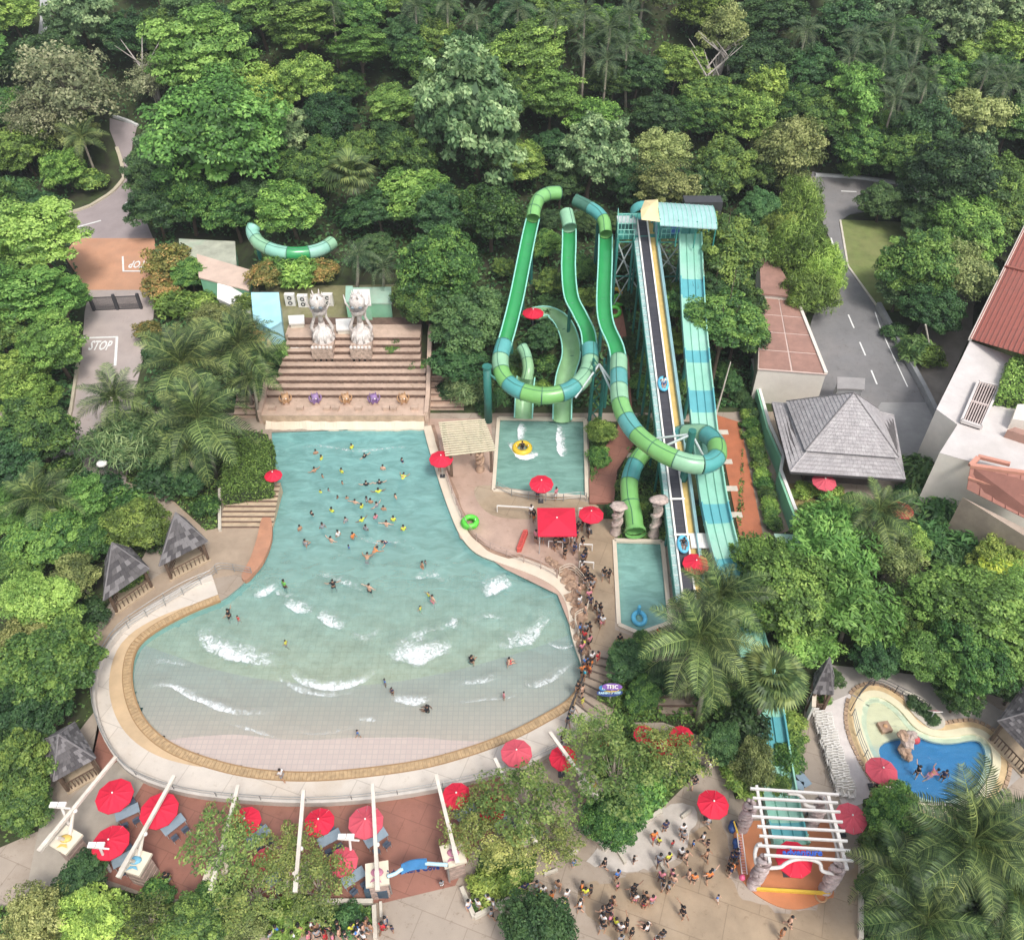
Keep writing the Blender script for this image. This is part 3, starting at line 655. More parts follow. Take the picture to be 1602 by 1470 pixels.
for sx, x in ((0, TX0-.25), (1, TX1+.25)):
    mb = MB()
    pr = [(TY+.2, -.3), (TY+11, -.3), (TY+11, ztop+.3), (TY+9.5, ztop+.3), (TY+3, 1.9), (TY+.2, 1.6)]
    vs = [(x-.22, a, b) for a, b in pr]+[(x+.22, a, b) for a, b in pr]; n = 6
    mb.add(vs, [tuple(range(n)), tuple(range(2*n-1, n-1, -1))]+[(i, i+n, (i+1) % n+n, (i+1) % n) for i in range(n)])
    mb.build("side_wall", TREAD, ter_t)
# rock-like cream lip over the pool
mb = MB(); A = []; B = []
for i in range(61):
    x = TX0+.3+(TX1-TX0-.3)*i/60; r = .35+.35*noise.noise(Vector((x*.6, 0, 2)))+.1*noise.noise(Vector((x*2, 5, 2)))
    A.append(Vector((x, TY+.25, .5+.3*noise.noise(Vector((x*.7, 1, 2)))))); B.append(Vector((x, TY-.5-r, .05)))
Cc = [Vector((p.x, p.y-.03, -.5)) for p in B]
mb.strip(A, B); mb.strip(B, Cc); o = mb.build("rock_lip", CREAM, ter_t)
# side flights
def steps(name, cx, cy, wdt, n, d, r, z0, mat, label, rz=0, cat="steps"):
    t = thing(name, (cx, cy, z0), label, cat)
    R = Matrix.Rotation(rz, 3, 'Z')
    for i in range(n):
        c = Vector((cx, cy, z0))+R@Vector((0, (i+.5)*d, 0)); MB().box((c.x, c.y, z0+(i+1)*r-.25-i*r/2), (wdt, d*1.02, .5+i*r), rz).build("step", mat, t)
        e = Vector((cx, cy, z0))+R@Vector((0, i*d+.05, 0)); MB().box((e.x, e.y, z0+(i+1)*r-.02), (wdt+.03, .14, .08), rz).build("nosing", BRICK, t)
    return t
g1 = G(385, 826); g2 = G(387, 768)
steps("wooden_steps", g1.x, g1.y, 5.0, 9, (g2.y-g1.y)/9, .13, 0, M("tan_boards", (.48,.37,.25), .8, .15, 1.5, world=True), "flight of tan steps on the left bank of the wave pool under the hedge")
g1 = G(690, 655); steps("brick_steps", g1.x+.4, 72.6, 4.0, 11, .72, .33, .1, TREAD, "narrow dark brick stairs just right of the terrace", 0)
g1 = G(385, 672); steps("brick_steps", g1.x-.3, 71.4, 2.9, 9, .75, .3, .1, TREAD, "narrow brick stairs left of the terrace beneath the coconut palms", 0)
g1 = G(920, 1100)
st = thing("grey_steps", G(940,1060), "fan of long grey-brown steps with people queuing, beside the colourful surfboard sign", "steps")
sl, sr = [(900,1100),(908,1078),(916,1052),(920,1035),(922,1022)], [(950,1140),(958,1118),(964,1090),(960,1052),(950,1024)]
PL = resample(crom(gpts(sl), 6), .01); PR = resample(crom(gpts(sr), 6), .01); PL = even(PL, 9); PR = even(PR, 9)
STEPM = M("brown_step_concrete", (.33,.26,.20), .8, .15, 1, world=True)
for i in range(8):
    mb = MB(); mb.prism([PL[i], PR[i], PR[i+1], PL[i+1]], -.1, .1+.07*i); mb.build("step", STEPM, st)
    mb = MB(); mb.bar((PL[i].x, PL[i].y, .11+.07*i), (PR[i].x, PR[i].y, .11+.07*i), .12, .06); mb.build("nosing", M("dark_nosing", (.13,.10,.08), .8, .1, 1), st)
g2 = G(1065, 1120); steps("grey_steps", g2.x, g2.y, 3.4, 8, .7, .14, 0, STEPM, "pale concrete steps half hidden under the big coconut palm fronds")
# creatures on the terrace
def creature(x, y, z, mat, label, px):
    t = thing("octopus_fountain", (x, y, z)); mb = MB()
    mb.lathe([(.05,1.15),(.30,1.1),(.42,.85),(.40,.6),(.28,.42),(.34,.3),(.2,.2)], (x,y,z), 12); mb.build("head", mat, t, True)
    for k in range(6):
        a = k*math.pi/3+.3; c, s = math.cos(a), math.sin(a)
        MB().tube([(x+.2*c, y+.2*s, z+.35), (x+.5*c, y+.5*s, z+.3), (x+.65*c, y+.65*s, z+.75), (x+.55*c, y+.55*s, z+1.1)], [.13,.11,.08,.03], 6).build("tentacle", mat, t, True)
    for s in (-1, 1): MB().ball((x+.17*s, y-.36, z+.85), .09, 8).build("eye", WHITE, t, True)
    MB().box((x, y, z+.12), (.8,.8,.25)).build("plinth", TREAD, t)
    auto(t, label, "fountain figure", px=px)
PUR = M("purple_gloss", (.27,.16,.34), .6, .15, 3, dirt=.3, dirtcol=(.5,.4,.55)); ORG = M("orange_gloss", (.50,.29,.15), .6, .15, 3, dirt=.3, dirtcol=(.6,.45,.3))
for px, mt, nm in [(445,ORG,"orange"),(492,PUR,"purple"),(540,ORG,"orange"),(584,PUR,"purple"),(630,ORG,"orange")]:
    q = G(px, 640, 1.3); creature(q.x, TY+2.1, 1.29, mt, f"{nm} sea creature figure on the ledge of the stepped terrace", px)
blk = MB().box((0,0,.2), (.7,.5,.45)).mesh("stone_block", TREAD)
for px in (468, 510, 524, 560, 603, 615, 648, 424):
    q = G(px, 648, 1.3); o = link("stone_block", blk, mw=Matrix.Translation((q.x, TY+1.0, 1.29))); auto(o, "small stone block on the ledge between the coloured creatures", "block", "stone blocks on the terrace ledge", px)
STAT = M("carved_white_stone", (.70,.64,.59), .8, .2, 3, bump=.9, dirt=.6, dirtcol=(.42,.35,.31))
def statue(px, py, label):
    q = G(px, py, ztop); x, y, z = q.x, TY+8.6, ztop-2.2
    t = thing("carved_statue", (x, y, z), label, "statue")
    MB().box((x, y-.6, z+.7), (2.3, 2.6, 3.0)).build("pedestal", M("rubble_stone", (.44,.33,.26), .9, .35, 3, bump=.8, world=True), t)
    for k in range(6): MB().ball((x-1.0+.4*k, y-1.75, z+2.28), .19, 8).build("boss", STAT, t, True)
    z += 2.2
    MB().lathe([(1.2,0),(1.25,.25),(1.05,.4),(1.12,.7),(1.0,1.1),(.72,1.42),(.4,1.6),(.34,2.2),(.0,2.4)], (x,y,z), 18).build("shell_base", STAT, t, True)
    for k in range(10):
        a = k*math.pi/5; MB().tube([(x+1.2*math.cos(a), y+1.2*math.sin(a), z+.25), (x+1.08*math.cos(a), y+1.08*math.sin(a), z+.95), (x+.55*math.cos(a), y+.55*math.sin(a), z+1.55)], [.14,.12,.06], 6).build("rib", STAT, t, True)
    for s in (-1, 1):
        MB().tube([(x+.95*s, y, z+.6), (x+1.15*s, y, z+1.6), (x+.62*s, y, z+2.9), (x+.72*s, y, z+3.7), (x+1.25*s, y, z+4.6), (x+1.35*s, y, z+5.6)], [.2,.19,.15,.13,.1,.04], 7).build("arm", STAT, t, True)
    MB().ball((x, y, z+4.75), .86, 18, (1,1,1.02)).build("globe", STAT, t, True)
    MB().lathe([(.25,3.4),(.75,3.35),(.85,3.7),(.95,4.0)], (x,y,z), 16).build("cup", STAT, t, True)
    for s in (-1, 1): MB().ball((x+.42*s, y-.82, z+4.5), .24, 8, (1,.5,.7)).build("eye", M("blue_grey_eye", (.20,.24,.26), .4, .1, 2), t, True)
    for k in range(5): MB().tube([(x+.5*math.cos(k*1.257), y+.5*math.sin(k*1.257), z+5.35), (x+.62*math.cos(k*1.257), y+.62*math.sin(k*1.257), z+5.95)], [.14,.03], 6).build("crown_spike", STAT, t, True)
    MB().tube([(x,y,z+2.2),(x,y,z+3.5)], [.3,.25], 10).build("neck", STAT, t, True)
statue(500, 556, "left white carved figure holding up a globe on the top terrace steps")
statue(563, 548, "right white carved figure holding up a globe on the top terrace steps")
# ------------------------------------------------------------------ service yard behind the terrace
CREAMW = M("cream_wall", (.70,.66,.56), .7, .06, 1, dirt=.3, dirtcol=(.5,.45,.36)); GRN = M("mint_green_wall", (.24,.52,.34), .65, .08, .8, dirt=.4, dirtcol=(.36,.50,.36)); DGRN = M("mint_flat_roof", (.33,.52,.40), .7, .1, .8, dirt=.5, dirtcol=(.45,.48,.38))
for i, (x, y) in enumerate([(456,478),(476,480),(497,482),(515,478)]):
    p = TP(x, y); t = thing("air_conditioner", p); MB().box(p+Vector((0,0,.85)), (1.15,.55,1.5)).build("case", WHITE, t)
    for k in (0, 1):
        z = .5+.68*k; R = Matrix.Translation(p+Vector((0,-.29,z)))@Matrix.Rotation(math.pi/2, 4, 'X')
        fan_ = link("fan", MB().lathe([(0,.02),(.22,.02),(.27,.0)], n=12).mesh("fan", M("dark_metal")), t, mw=R)
        link("guard", MB().lathe([(.05,.03),(.10,.04),(.13,.03)], n=10).mesh("guard", WHITE), fan_)
    auto(t, "white air conditioner with dark fans standing in the yard behind the statues", "air conditioner", "air conditioners in the yard", x)
def shed(name, outl, zt, wm, rm, label, cat, px, over=.15, zb=-.5, parts=None):
    P = [TP(x, y, zt) for x, y in outl]; c = sum(P, Vector())/len(P); z = c.z
    t = thing(name, (c.x, c.y, z-zt), label, cat)
    MB().prism(P, z-zt+zb, z-.12, top=False).build("wall", wm, t)
    Q = [c+(p-c)*(1+over/max(.5, (p-c).length)) for p in P]
    MB().prism(Q, z-.12, z+.05).build("roof", rm, t)
    return t, P, z
shed("green_shed", [(281,374),(366,378),(368,411),(285,409)], 2.6, GRN, M("patchy_roof", (.42,.43,.34), .8, .2, .6, dirt=.6, dirtcol=(.3,.52,.36), world=True), "long green shed beside the orange road in the upper left", "shed", 320)
t, P, z = shed("green_store", [(312,410),(392,408),(385,440),(318,452)], 2.2, GRN, M("peach_roof", (.62,.47,.38), .8, .1, .6), "pale green store room with a peach roof next to the green shed", "store room", 350)
MB().box((P[3].x+1.5, P[3].y-.1, z-1.3), (1.2,.1,1.9)).build("door", WHITE, t)
shed("white_shed", [(345,452),(388,452),(388,478),(345,480)], 2.2, CREAMW, WHITE, "small white roofed shed left of the bright blue roof", "shed", 365)
shed("blue_roof_shed", [(392,452),(434,452),(440,504),(424,524),(398,500)], 2.8, M("pale_blue_wall", (.35,.60,.66), .7, .05, 1), M("blue_sheet_roof", (.36,.68,.78), .45, .1, .5, dirt=.5, dirtcol=(.60,.80,.84)), "shed with a bright pale blue sheet roof by the yard", "shed", 415)
shed("green_container", [(541,447),(551,447),(552,472),(541,474)], 2.6, GRN, DGRN, "narrow green tower box at the back of the yard", "cabin", 545)
shed("green_container", [(553,449),(610,448),(612,476),(556,476)], 1.9, GRN, DGRN, "green flat cabin at the back right of the yard", "cabin", 580)
shed("white_top_cabin", [(553,452),(577,452),(580,478),(556,478)], 2.6, GRN, WHITE, "cabin with a white lid in front of the green flat cabin", "cabin", 565)
shed("white_tank", [(526,498),(549,497),(551,517),(528,518)], 1.7, CREAMW, WHITE, "white square tank between the two statues", "tank", 538)
shed("cream_hut", [(452,494),(474,493),(475,506),(454,507)], 1.5, CREAMW, WHITE, "little cream equipment box left of the left statue", "box", 462)
o = shed("white_tank", [(456,534),(480,533),(483,546),(458,548)], .9, CREAMW, WHITE, "low cream tub left of the left statue pedestal", "tub", 470)
shed("white_tank", [(612,543),(626,543),(628,556),(614,556)], .9, CREAMW, WHITE, "small white box at the right end of the top terrace", "box", 620)
for i, (a, b) in enumerate([((576,520),(610,518)), ((574,527),(612,525)), ((574,530),(610,530))]):
    o = MB().tube([TP(*a, .5), TP(*b, .5)], .14, 8).build("grey_pipe", STEEL); auto(o, ["thick grey pipe lying in the yard right of the right statue, rear one", "thick grey pipe lying in the yard right of the right statue, middle one", "thick grey pipe lying in the yard right of the right statue, front one"][i], "pipe", px=a[0])
# ------------------------------------------------------------------ slides
SG = M("slide_green", (.04,.31,.10), .22, .06, .8, spec=.6, dirt=.35, dirtcol=(.03,.30,.12)); SGE = M("slide_green_outer", (.10,.38,.25), .4, .1, 1.2, dirt=.3, dirtcol=(.25,.5,.42))
T_A = M("tube_lime", (.19,.45,.13), .3, .08, .6, dirt=.25, dirtcol=(.32,.62,.3)); T_B = M("tube_teal", (.09,.35,.33), .3, .08, .6, dirt=.25, dirtcol=(.25,.5,.45)); T_C = M("tube_mint", (.27,.50,.31), .3, .08, .6, dirt=.25, dirtcol=(.4,.6,.4)); FLN = M("flange_dark", (.06,.17,.12), .5, .1, 2)
EDGE = M("slide_edge", (.30,.68,.56), .4, .08, 2)
MINT = M("mint_slide", (.27,.55,.43), .35, .08, .7, dirt=.6, dirtcol=(.42,.62,.52)); TEAL = M("teal_band", (.11,.38,.41), .35, .06, .8, dirt=.3, dirtcol=(.12,.5,.55)); PALEG = M("pale_green_slide", (.26,.46,.23), .3, .1, .7, dirt=.5, dirtcol=(.42,.68,.42))
def pz(L): return [G(x, y, z) for x, y, z in L]
def frames(P):
    out = []
    for i, p in enumerate(P):
        t = (P[min(i+1, len(P)-1)]-P[max(i-1, 0)]).normalized(); s = Vector((t.y, -t.x, 0)).normalized(); out.append((p, s, s.cross(t).normalized() if s.cross(t).z > 0 else -s.cross(t).normalized()))
    return out
def sweep(P, prof, closed=False):
    fr = frames(P); mb = MB(); n = len(prof); vs = [p+s*a+u*b for p, s, u in fr for a, b in prof]
    fs = [(i*n+k, i*n+(k+1) % n, (i+1)*n+(k+1) % n, (i+1)*n+k) for i in range(len(P)-1) for k in range(n if closed else n-1)]
    mb.add(vs, fs); return mb
def troughprof(r, depth=1.0, th=.07, n=11):
    inner = [(r*math.sin(a), -r*math.cos(a)+r) for a in np.linspace(-math.pi/2*depth, math.pi/2*depth, n)]
    outer = [(x*(1+th/r), (z-r)*(1+th/r)+r-.0) for x, z in inner][::-1]
    return inner+outer
def circ(r, n=14): return [(r*math.cos(2*math.pi*k/n), r+r*math.sin(2*math.pi*k/n)) for k in range(n)]
def trough(P, r, parent, mat, name="trough"):
    sweep(P, troughprof(r), True).build(name, mat, parent, True)
    for sg in (-1, 1):
        fr = frames(P); MB().tube([p+s*sg*(r+.03)+u*r for p, s, u in fr], .085, 6).build("lip", EDGE, parent, True)
    n = max(2, int(sum((a-b).length for a, b in zip(P, P[1:]))/3.2))
    for k in range(1, n):
        i = int(k*(len(P)-1)/n); sweep([P[i]-(P[i+1]-P[i]).normalized()*.05, P[i]+(P[i+1]-P[i]).normalized()*.05], troughprof(r+.07, 1, .06), True).build("flange", FLN, parent)
def tubeseg(P, r, parent, seq, seg=2.0):
    P = resample(P, .22); m = max(1, int(seg/.22)); j = 0
    i = 0
    while i < len(P)-2:
        e = min(len(P)-1, i+m)
        if len(P)-1-e < m*.4: e = len(P)-1
        sg_ = sweep(P[i:e+1], circ(r), True).build("tube_segment", seq[j % len(seq)], parent, True)
        sweep([P[i], P[i]+(P[i+1]-P[i]).normalized()*.07], [(a*1.07, (b-r)*1.07+r) for a, b in circ(r)], True).build("flange", FLN, sg_)
        fr = frames(P[i:e+1]); MB().tube([p+s*r*.34+u*(r*1.94+.02) for p, s, u in fr], .03, 4).build("seam", FLN, sg_)
        i = e; j += 1
R = .72
s1 = thing("looping_slide", G(855,620,0), "green slide of two open chutes joined by a wide U bend of coloured tube", "water slide")
tubeseg(crom(pz([(873,312,12.6),(858,313,12.8),(843,321,12.8),(836,337,12.6),(834,349,12.2)]), 8), .78, s1, [T_A, T_A], 1.8)
trough(resample(crom(pz([(834,349,12.1),(828,375,11.5),(819,420,10.2),(808,475,8.8),(797,520,7.4),(790,545,6.5)]), 6), .4), R, s1, SG)
tubeseg(crom(pz([(790,545,6.3),(783,572,5.7),(787,598,5.3),(806,618,5.1),(836,628,5.0),(862,629,5.0),(890,621,5.1),(911,604,5.4),(922,580,5.9),(922,549,6.5)]), 8), .88, s1, [T_B, T_C, T_A, T_B, T_A, T_A, T_B, T_C, T_C], 2.15)
trough(resample(crom(pz([(922,549,6.6),(918,525,7.3),(905,498,8.1),(893,472,8.9),(889,430,10),(890,390,11.3),(890,362,12.1)]), 6), .4), R, s1, SG)
tubeseg(crom(pz([(890,364,12.1),(887,350,12.6),(884,338,13)]), 8), .8, s1, [T_C, T_A], 1.8)
s2 = thing("crossing_slide", G(960,600,0), "green slide whose lime and teal tube crosses over the conveyor into the small pool", "water slide")
tubeseg(crom(pz([(898,322,13.4),(915,330,13.2),(934,342,13),(944,356,12.6),(947,374,12)]), 8), .72, s2, [FLN, T_B, T_A], 2.4)
trough(resample(crom(pz([(947,374,11.9),(946,420,10.8),(944,480,9.8),(948,515,9.2),(962,548,8.8),(967,572,8.6)]), 6), .4), R, s2, SG)
tubeseg(crom(pz([(967,572,8.6),(967,610,8.4),(971,648,8.3),(990,684,8.2),(1022,712,8.2),(1062,732,8.1),(1098,738,7.8),(1118,727,7.4),(1118,706,7.0),(1104,692,6.4),(1082,690,5.6),(1062,694,4.6),(1035,700,3.6),(1010,715,3.0),(993,735,2.5),(984,762,2.0),(984,790,1.5),(989,815,.9),(992,838,.35)]), 8), .85, s2, [T_C, T_B, T_C, T_A, T_B, T_A, T_A, T_C, T_B, T_A, T_B], 2.3)
sweep([G(992,838,.35), G(992.5,843,.3)], [(a*1.12, b*1.1) for a, b in circ(.88)], True).build("mouth_ring", T_A, s2, True)
s3 = thing("pale_slide", G(880,600,0), "wide pale green slide curving under the U bend into the right of the splash pool", "water slide")
trough(resample(crom(pz([(838,500,5.5),(856,498,5.2),(876,510,4.9),(889,535,4.4),(893,565,3.7),(884,600,2.6),(880,635,1.1),(879,662,.1)]), 6), .4), .95, s3, PALEG)
s4 = thing("pale_slide", G(820,600,0), "short pale green tube slide dropping into the left side of the splash pool", "water slide")
tubeseg(crom(pz([(815,548,5),(822,562,4.6),(826,580,4.2),(825,596,3.4)]), 8), .62, s4, [T_C, PALEG], 2)
trough(resample(crom(pz([(824,592,3.2),(821,620,1.9),(819,658,.1)]), 6), .4), .92, s4, PALEG)
s5 = thing("far_slide", G(455,400,5), "mint tube slide curving out of the trees in the upper left", "water slide")
tubeseg(crom(pz([(402,360,9),(398,374,8.4),(408,390,8),(430,401,7.7),(455,406,7.5),(482,405,7.3),(505,399,7.2),(522,388,7.2)]), 8), .80, s5, [MINT, T_C, MINT, SG], 2.6)
# wide mint slide running down the right
s6 = thing("mint_slide", G(1100,600,0), "very long three lane mint slide with teal bands ending under the white pergola", "water slide")
mp_ = resample(crom(pz([(1079,366,14.3),(1080,392,13.2),(1082,440,11.9),(1085,500,10.2),(1090,560,8.6),(1095,610,7.6),(1101,670,6.2),(1108,730,5.0),(1118,795,3.9),(1133,860,2.9),(1150,915,2.2),(1170,990,1.6),(1188,1060,1.2),(1200,1120,.95),(1210,1190,.75),(1222,1260,.5),(1236,1322,.2)]), 6), .5)
W6 = 1.12
prof = [(-W6,.55),(-W6,.08),(-.42,.02),(-.38,.18),(-.34,.02),(.34,.02),(.38,.18),(.42,.02),(W6,.08),(W6,.55),(W6+.12,.55),(W6+.12,-.15),(-W6-.12,-.15),(-W6-.12,.55)]
bands = [(435,462),(545,565),(608,640),(783,812),(868,925),(1120,1160),(1285,1310)]
def isband(p): y = PJ(p)[1]; return any(a <= y <= b for a, b in bands)
i = 0
while i < len(mp_)-1:
    j = i+1; k = isband(mp_[i])
    while j < len(mp_)-1 and isband(mp_[j]) == k and j-i < 14: j += 1
    sweep(mp_[i:j+1], prof, True).build("chute_section", TEAL if k else MINT, s6)
    sweep([mp_[j]-(mp_[j]-mp_[j-1]).normalized()*.04, mp_[j]+(mp_[j]-mp_[j-1]).normalized()*.04], [(-W6-.16,.6),(-W6-.16,-.2),(W6+.16,-.2),(W6+.16,.6),(W6+.1,.6),(W6+.1,-.1),(-W6-.1,-.1),(-W6-.1,.6)], True).build("flange", EDGE, s6)
    i = j
for f in np.linspace(.04, .6, 9):
    p = mp_[int(f*(len(mp_)-1))]; gz = H(p.x, p.y)
    if p.z-gz > 1.2: MB().tube([(p.x, p.y, gz-.3), (p.x, p.y, p.z-.2)], .2, 8).build("support_post", M("support_green", (.03,.17,.14), .5, .1, 1.5), s6)
SUP = M("support_green")
def post(parent, px, py, z, r=.25, dx=0, dy=0):
    p = G(px, py, z); gz = H(p.x+dx, p.y+dy); MB().tube([(p.x+dx, p.y+dy, gz-.3), (p.x+dx, p.y+dy, p.z)], r, 10).build("support_post", SUP, parent)
for a in [(832,365,11.6),(818,430,9.9),(800,510,7.6),(890,400,10.8),(892,470,8.8),(912,520,7.2),(886,345,12.6)]: post(s1, *a, .2)
for a in [(946,400,11),(944,470,9.8),(955,535,8.7),(936,345,12.8),(1112,705,6.9)]: post(s2, *a, .2)
for a in [(400,372,8.2),(440,404,7.4),(500,401,7)]: post(s5, *a, .25)
# big teal column left of the loop, with a bracket arm
q = G(762, 575, 7.2); t = thing("slide_column", (q.x, q.y, H(q.x, q.y)), "thick dark teal column carrying the U bend of the green slide", "column")
MB().tube([(q.x, q.y, H(q.x, q.y)-.3), (q.x, q.y, 7.2)], .42, 14).build("shaft", SUP, t, True); MB().tube([(q.x, q.y, 7.2), (q.x, q.y, 7.4)], .5, 14).build("cap", SUP, t)
MB().tube([(q.x, q.y, 6.6), G(785, 600, 5.6)], .13, 8).build("arm", SUP, t)
def lattice(px, py, z, label, arms, w=1.0):
    q = G(px, py, z); g = H(q.x, q.y); t = thing("lattice_tower", (q.x, q.y, g), label, "support tower")
    cs = [(q.x+a*w/2, q.y+b*w/2) for a, b in ((-1,-1),(1,-1),(1,1),(-1,1))]
    for x, y in cs: MB().tube([(x, y, g-.3), (x, y, z)], .13, 8).build("leg", SUP, t)
    n = max(2, int((z-g)/1.4))
    for i in range(n):
        za, zb = g+(z-g)*i/n, g+(z-g)*(i+1)/n
        for k in range(4):
            a, b = cs[k], cs[(k+1) % 4]; MB().tube([(a[0], a[1], za), (b[0], b[1], zb)], .06, 5).build("brace", SUP, t)
    for a in arms: MB().tube([(q.x, q.y, z-.3), G(*a)], .11, 6).build("arm", M("pale_strut", (.50,.56,.54), .5, .1, 2), t)
    return t
lattice(938, 566, 8.2, "dark green lattice tower between the U bend and the crossing slide", [(918,585,6.0),(960,600,8.8),(900,622,5.6),(965,630,8.6)], 1.1)
q = G(1083, 676, 10.2); t = thing("slide_column", (q.x, q.y, H(q.x, q.y)), "dark green post with two pale struts holding the crossing tube beside the conveyor", "column")
MB().tube([(q.x, q.y, H(q.x, q.y)-.3), (q.x, q.y, 10.4)], .36, 10).build("shaft", SUP, t)
for a in [(1015,687,8.6),(1035,700,8.8),(1100,712,8)]: MB().tube([(q.x, q.y, 10.0), G(*a)], .11, 6).build("strut", M("pale_strut"), t)
# ------------------------------------------------------------------ conveyor
cv = thing("boat_conveyor", G(1050,800,0), "long straight dark belt conveyor lifting boats to the slide tower, with a yellow walkway", "conveyor")
A0, A1 = G(1078, 940, .9), G(1004, 345, 14.2)
d = (A1-A0); ax = d.normalized(); sx = Vector((-ax.y, ax.x, 0)).normalized()*-1; up = sx.cross(ax).normalized()
def lane(o0, o1, h0, h1, name, mat, f0=0, f1=1, **k):
    a = A0+d*f0; b = A0+d*f1; mb = MB()
    vs = [p+sx*o+up*h for p in (a, b) for o, h in ((o0,h0),(o1,h0),(o1,h1),(o0,h1))]
    mb.add(vs, [(0,1,2,3),(7,6,5,4),(0,4,5,1),(1,5,6,2),(2,6,7,3),(3,7,4,0)]); return mb.build(name, mat, cv, **k)
RUB = M("black_rubber_belt", (.035,.034,.045), .6, .15, 1.5, dirt=.5, dirtcol=(.07,.065,.075)); YEL = M("yellow_grating", (.58,.42,.14), .7, .12, 1.5, dirt=.3, dirtcol=(.42,.32,.14)); BLG = M("blue_grey_panel", (.22,.38,.40), .6, .12, 1, dirt=.4, dirtcol=(.32,.48,.48))
lane(-.46, .46, 0, .12, "belt", RUB); lane(-.62, -.46, -.1, .30, "side_rail", WHITE); lane(.46, .62, -.1, .30, "side_rail", WHITE)
lane(.64, 1.22, -.1, 0, "walkway", YEL); lane(1.24, 1.34, -.35, .55, "side_panel", BLG); lane(1.36, 1.62, -.4, .1, "cable_tray", BLG)
lane(-1.15, -.64, -.3, .02, "outer_tray", M("pale_lattice", (.36,.52,.50), .6, .25, 6, dirt=.5, dirtcol=(.12,.22,.22)))
lane(-1.22, -1.15, -.5, .35, "side_panel", SUP)
for i in range(48):
    f = (i+.5)/48; lane(-1.14, -.66, .03, .07, "cleat", M("pale_strut"), f, f+.003)
for i in range(60):
    f = (i+.5)/60; lane(-.44, .44, .12, .135, "belt_rib", M("belt_rib_grey", (.06,.06,.07), .6, .1, 2), f, f+.0012)
for f in (.135, .215): lane(-.7, .7, .32, .42, "crossbar", WHITE, f, f+.004)
for i in range(1, 12):
    p = A0+d*(i/12); g = H(p.x, p.y)
    for s in (-1, 1.4): q = p+sx*s*.9; MB().tube([(q.x, q.y, g-.3), (q.x, q.y, q.z-.3)], .13, 8).build("support_post", SUP, cv)
# entry hood at top
hp = [A1+ax*t for t in (-.3, .1, .5, .9)]
sweep([h-up*.5 for h in hp], [(a*1.15, b*1.1) for a, b in circ(1.15, 18)], True).build("hood", T_B, cv, True); MB().tube([hp[0]+sx*(1.32*math.cos(a))+up*(.75+1.28*math.sin(a)) for a in np.linspace(0, 2*math.pi, 24)], .10, 6).build("hood_ring", T_B, cv, True)
def boat(f, label, px):
    p = A0+d*f+up*.3; t = thing("belt_boat", p); Rm = Matrix((sx, ax, up)).transposed().to_4x4(); B = M("bright_blue_inflatable", (.12,.50,.72), .4, .08, 2)
    ringp = [Vector((.38*math.cos(a), .72*math.sin(a), .18)) for a in np.linspace(0, 2*math.pi, 20)]
    o = link("ring", MB().tube(ringp, .17, 8, False).mesh("ring", B, True), t, mw=Matrix.Translation(p)@Rm)
    link("floor", MB().box((0,0,.06), (.7,1.3,.06)).mesh("floor", WHITE), t, mw=Matrix.Translation(p)@Rm)
    auto(t, label, "inflatable boat", px=px); return p+Vector((0,0,.1))
BO1 = boat(.50, "blue inflatable boat with a rider halfway up the dark conveyor belt", 1034)
BO2 = boat(.115, "blue and white boat waiting between the white bars at the foot of the conveyor", 1065)
# ------------------------------------------------------------------ launch tower
tw = thing("launch_tower", G(1075,360,5), "steel launch platform with a pale turquoise curved roof at the top of the slides", "tower")
TZ = 13.6
def tbox(pl, name, z0, z1, mat): MB().prism([G(x, y, z0) for x, y in pl], z0, z1).build(name, mat, tw)
tbox([(966,375),(1118,372),(1114,336),(966,338)], "deck", TZ-.35, TZ, M("tower_teal", (.05,.25,.21), .5, .1, 1.5))
TT = M("tower_teal")
c4 = [G(x, y, TZ) for x, y in [(967,372),(992,372),(1032,373),(1068,372),(1112,370),(967,342),(1032,342),(1112,340)]]
for p in c4:
    g = H(p.x, p.y); MB().tube([(p.x, p.y, g-.5), (p.x, p.y, TZ)], .16, 8).build("leg", TT, tw)
for i, j in ((0,1),(1,2),(2,3),(3,4),(5,6),(6,7)):
    a, b = c4[i], c4[j]
    for k in range(2):
        h0 = H(a.x, a.y)+(TZ-.5-H(a.x, a.y))*k/2; h1 = H(a.x, a.y)+(TZ-.5-H(a.x, a.y))*(k+1)/2
        MB().tube([(a.x, a.y, h0), (b.x, b.y, h1)], .08, 6).build("brace", M("pale_strut"), tw); MB().tube([(b.x, b.y, h0), (a.x, a.y, h1)], .08, 6).build("brace", M("pale_strut"), tw)
        MB().tube([(a.x, a.y, h1), (b.x, b.y, h1)], .08, 6).build("beam", TT, tw)
def rail(P, hgt, parent, mat, step=1.0, r=.035, name="railing"):
    mb = MB(); Q = [Vector(p) for p in P]
    for z in (hgt, hgt*.5): mb.tube([p+Vector((0,0,z)) for p in Q], r, 5)
    for p in resample(Q, step)+[Q[-1]]: mb.tube([p, p+Vector((0,0,hgt))], r, 5)
    return mb.build(name, mat, parent)
rail([G(1034,373,TZ), G(1064,372,TZ)], 1.1, tw, EDGE, .5); rail([G(966,374,TZ), G(992,374,TZ)], 1.1, tw, EDGE, .6); rail([G(966,374,TZ), G(966,340,TZ)], 1.1, tw, EDGE, .6)
rz = TZ+3.0; ra, rb = G(1033,346,rz), G(1122,352,rz); n = 10; A_ = []; B_ = []; mb = MB()
prof_r = [(-.2,-.35),(.1,-.05),(.9,.3),(1.8,.5),(2.7,.55),(3.4,.45)]
dx = rb-ra
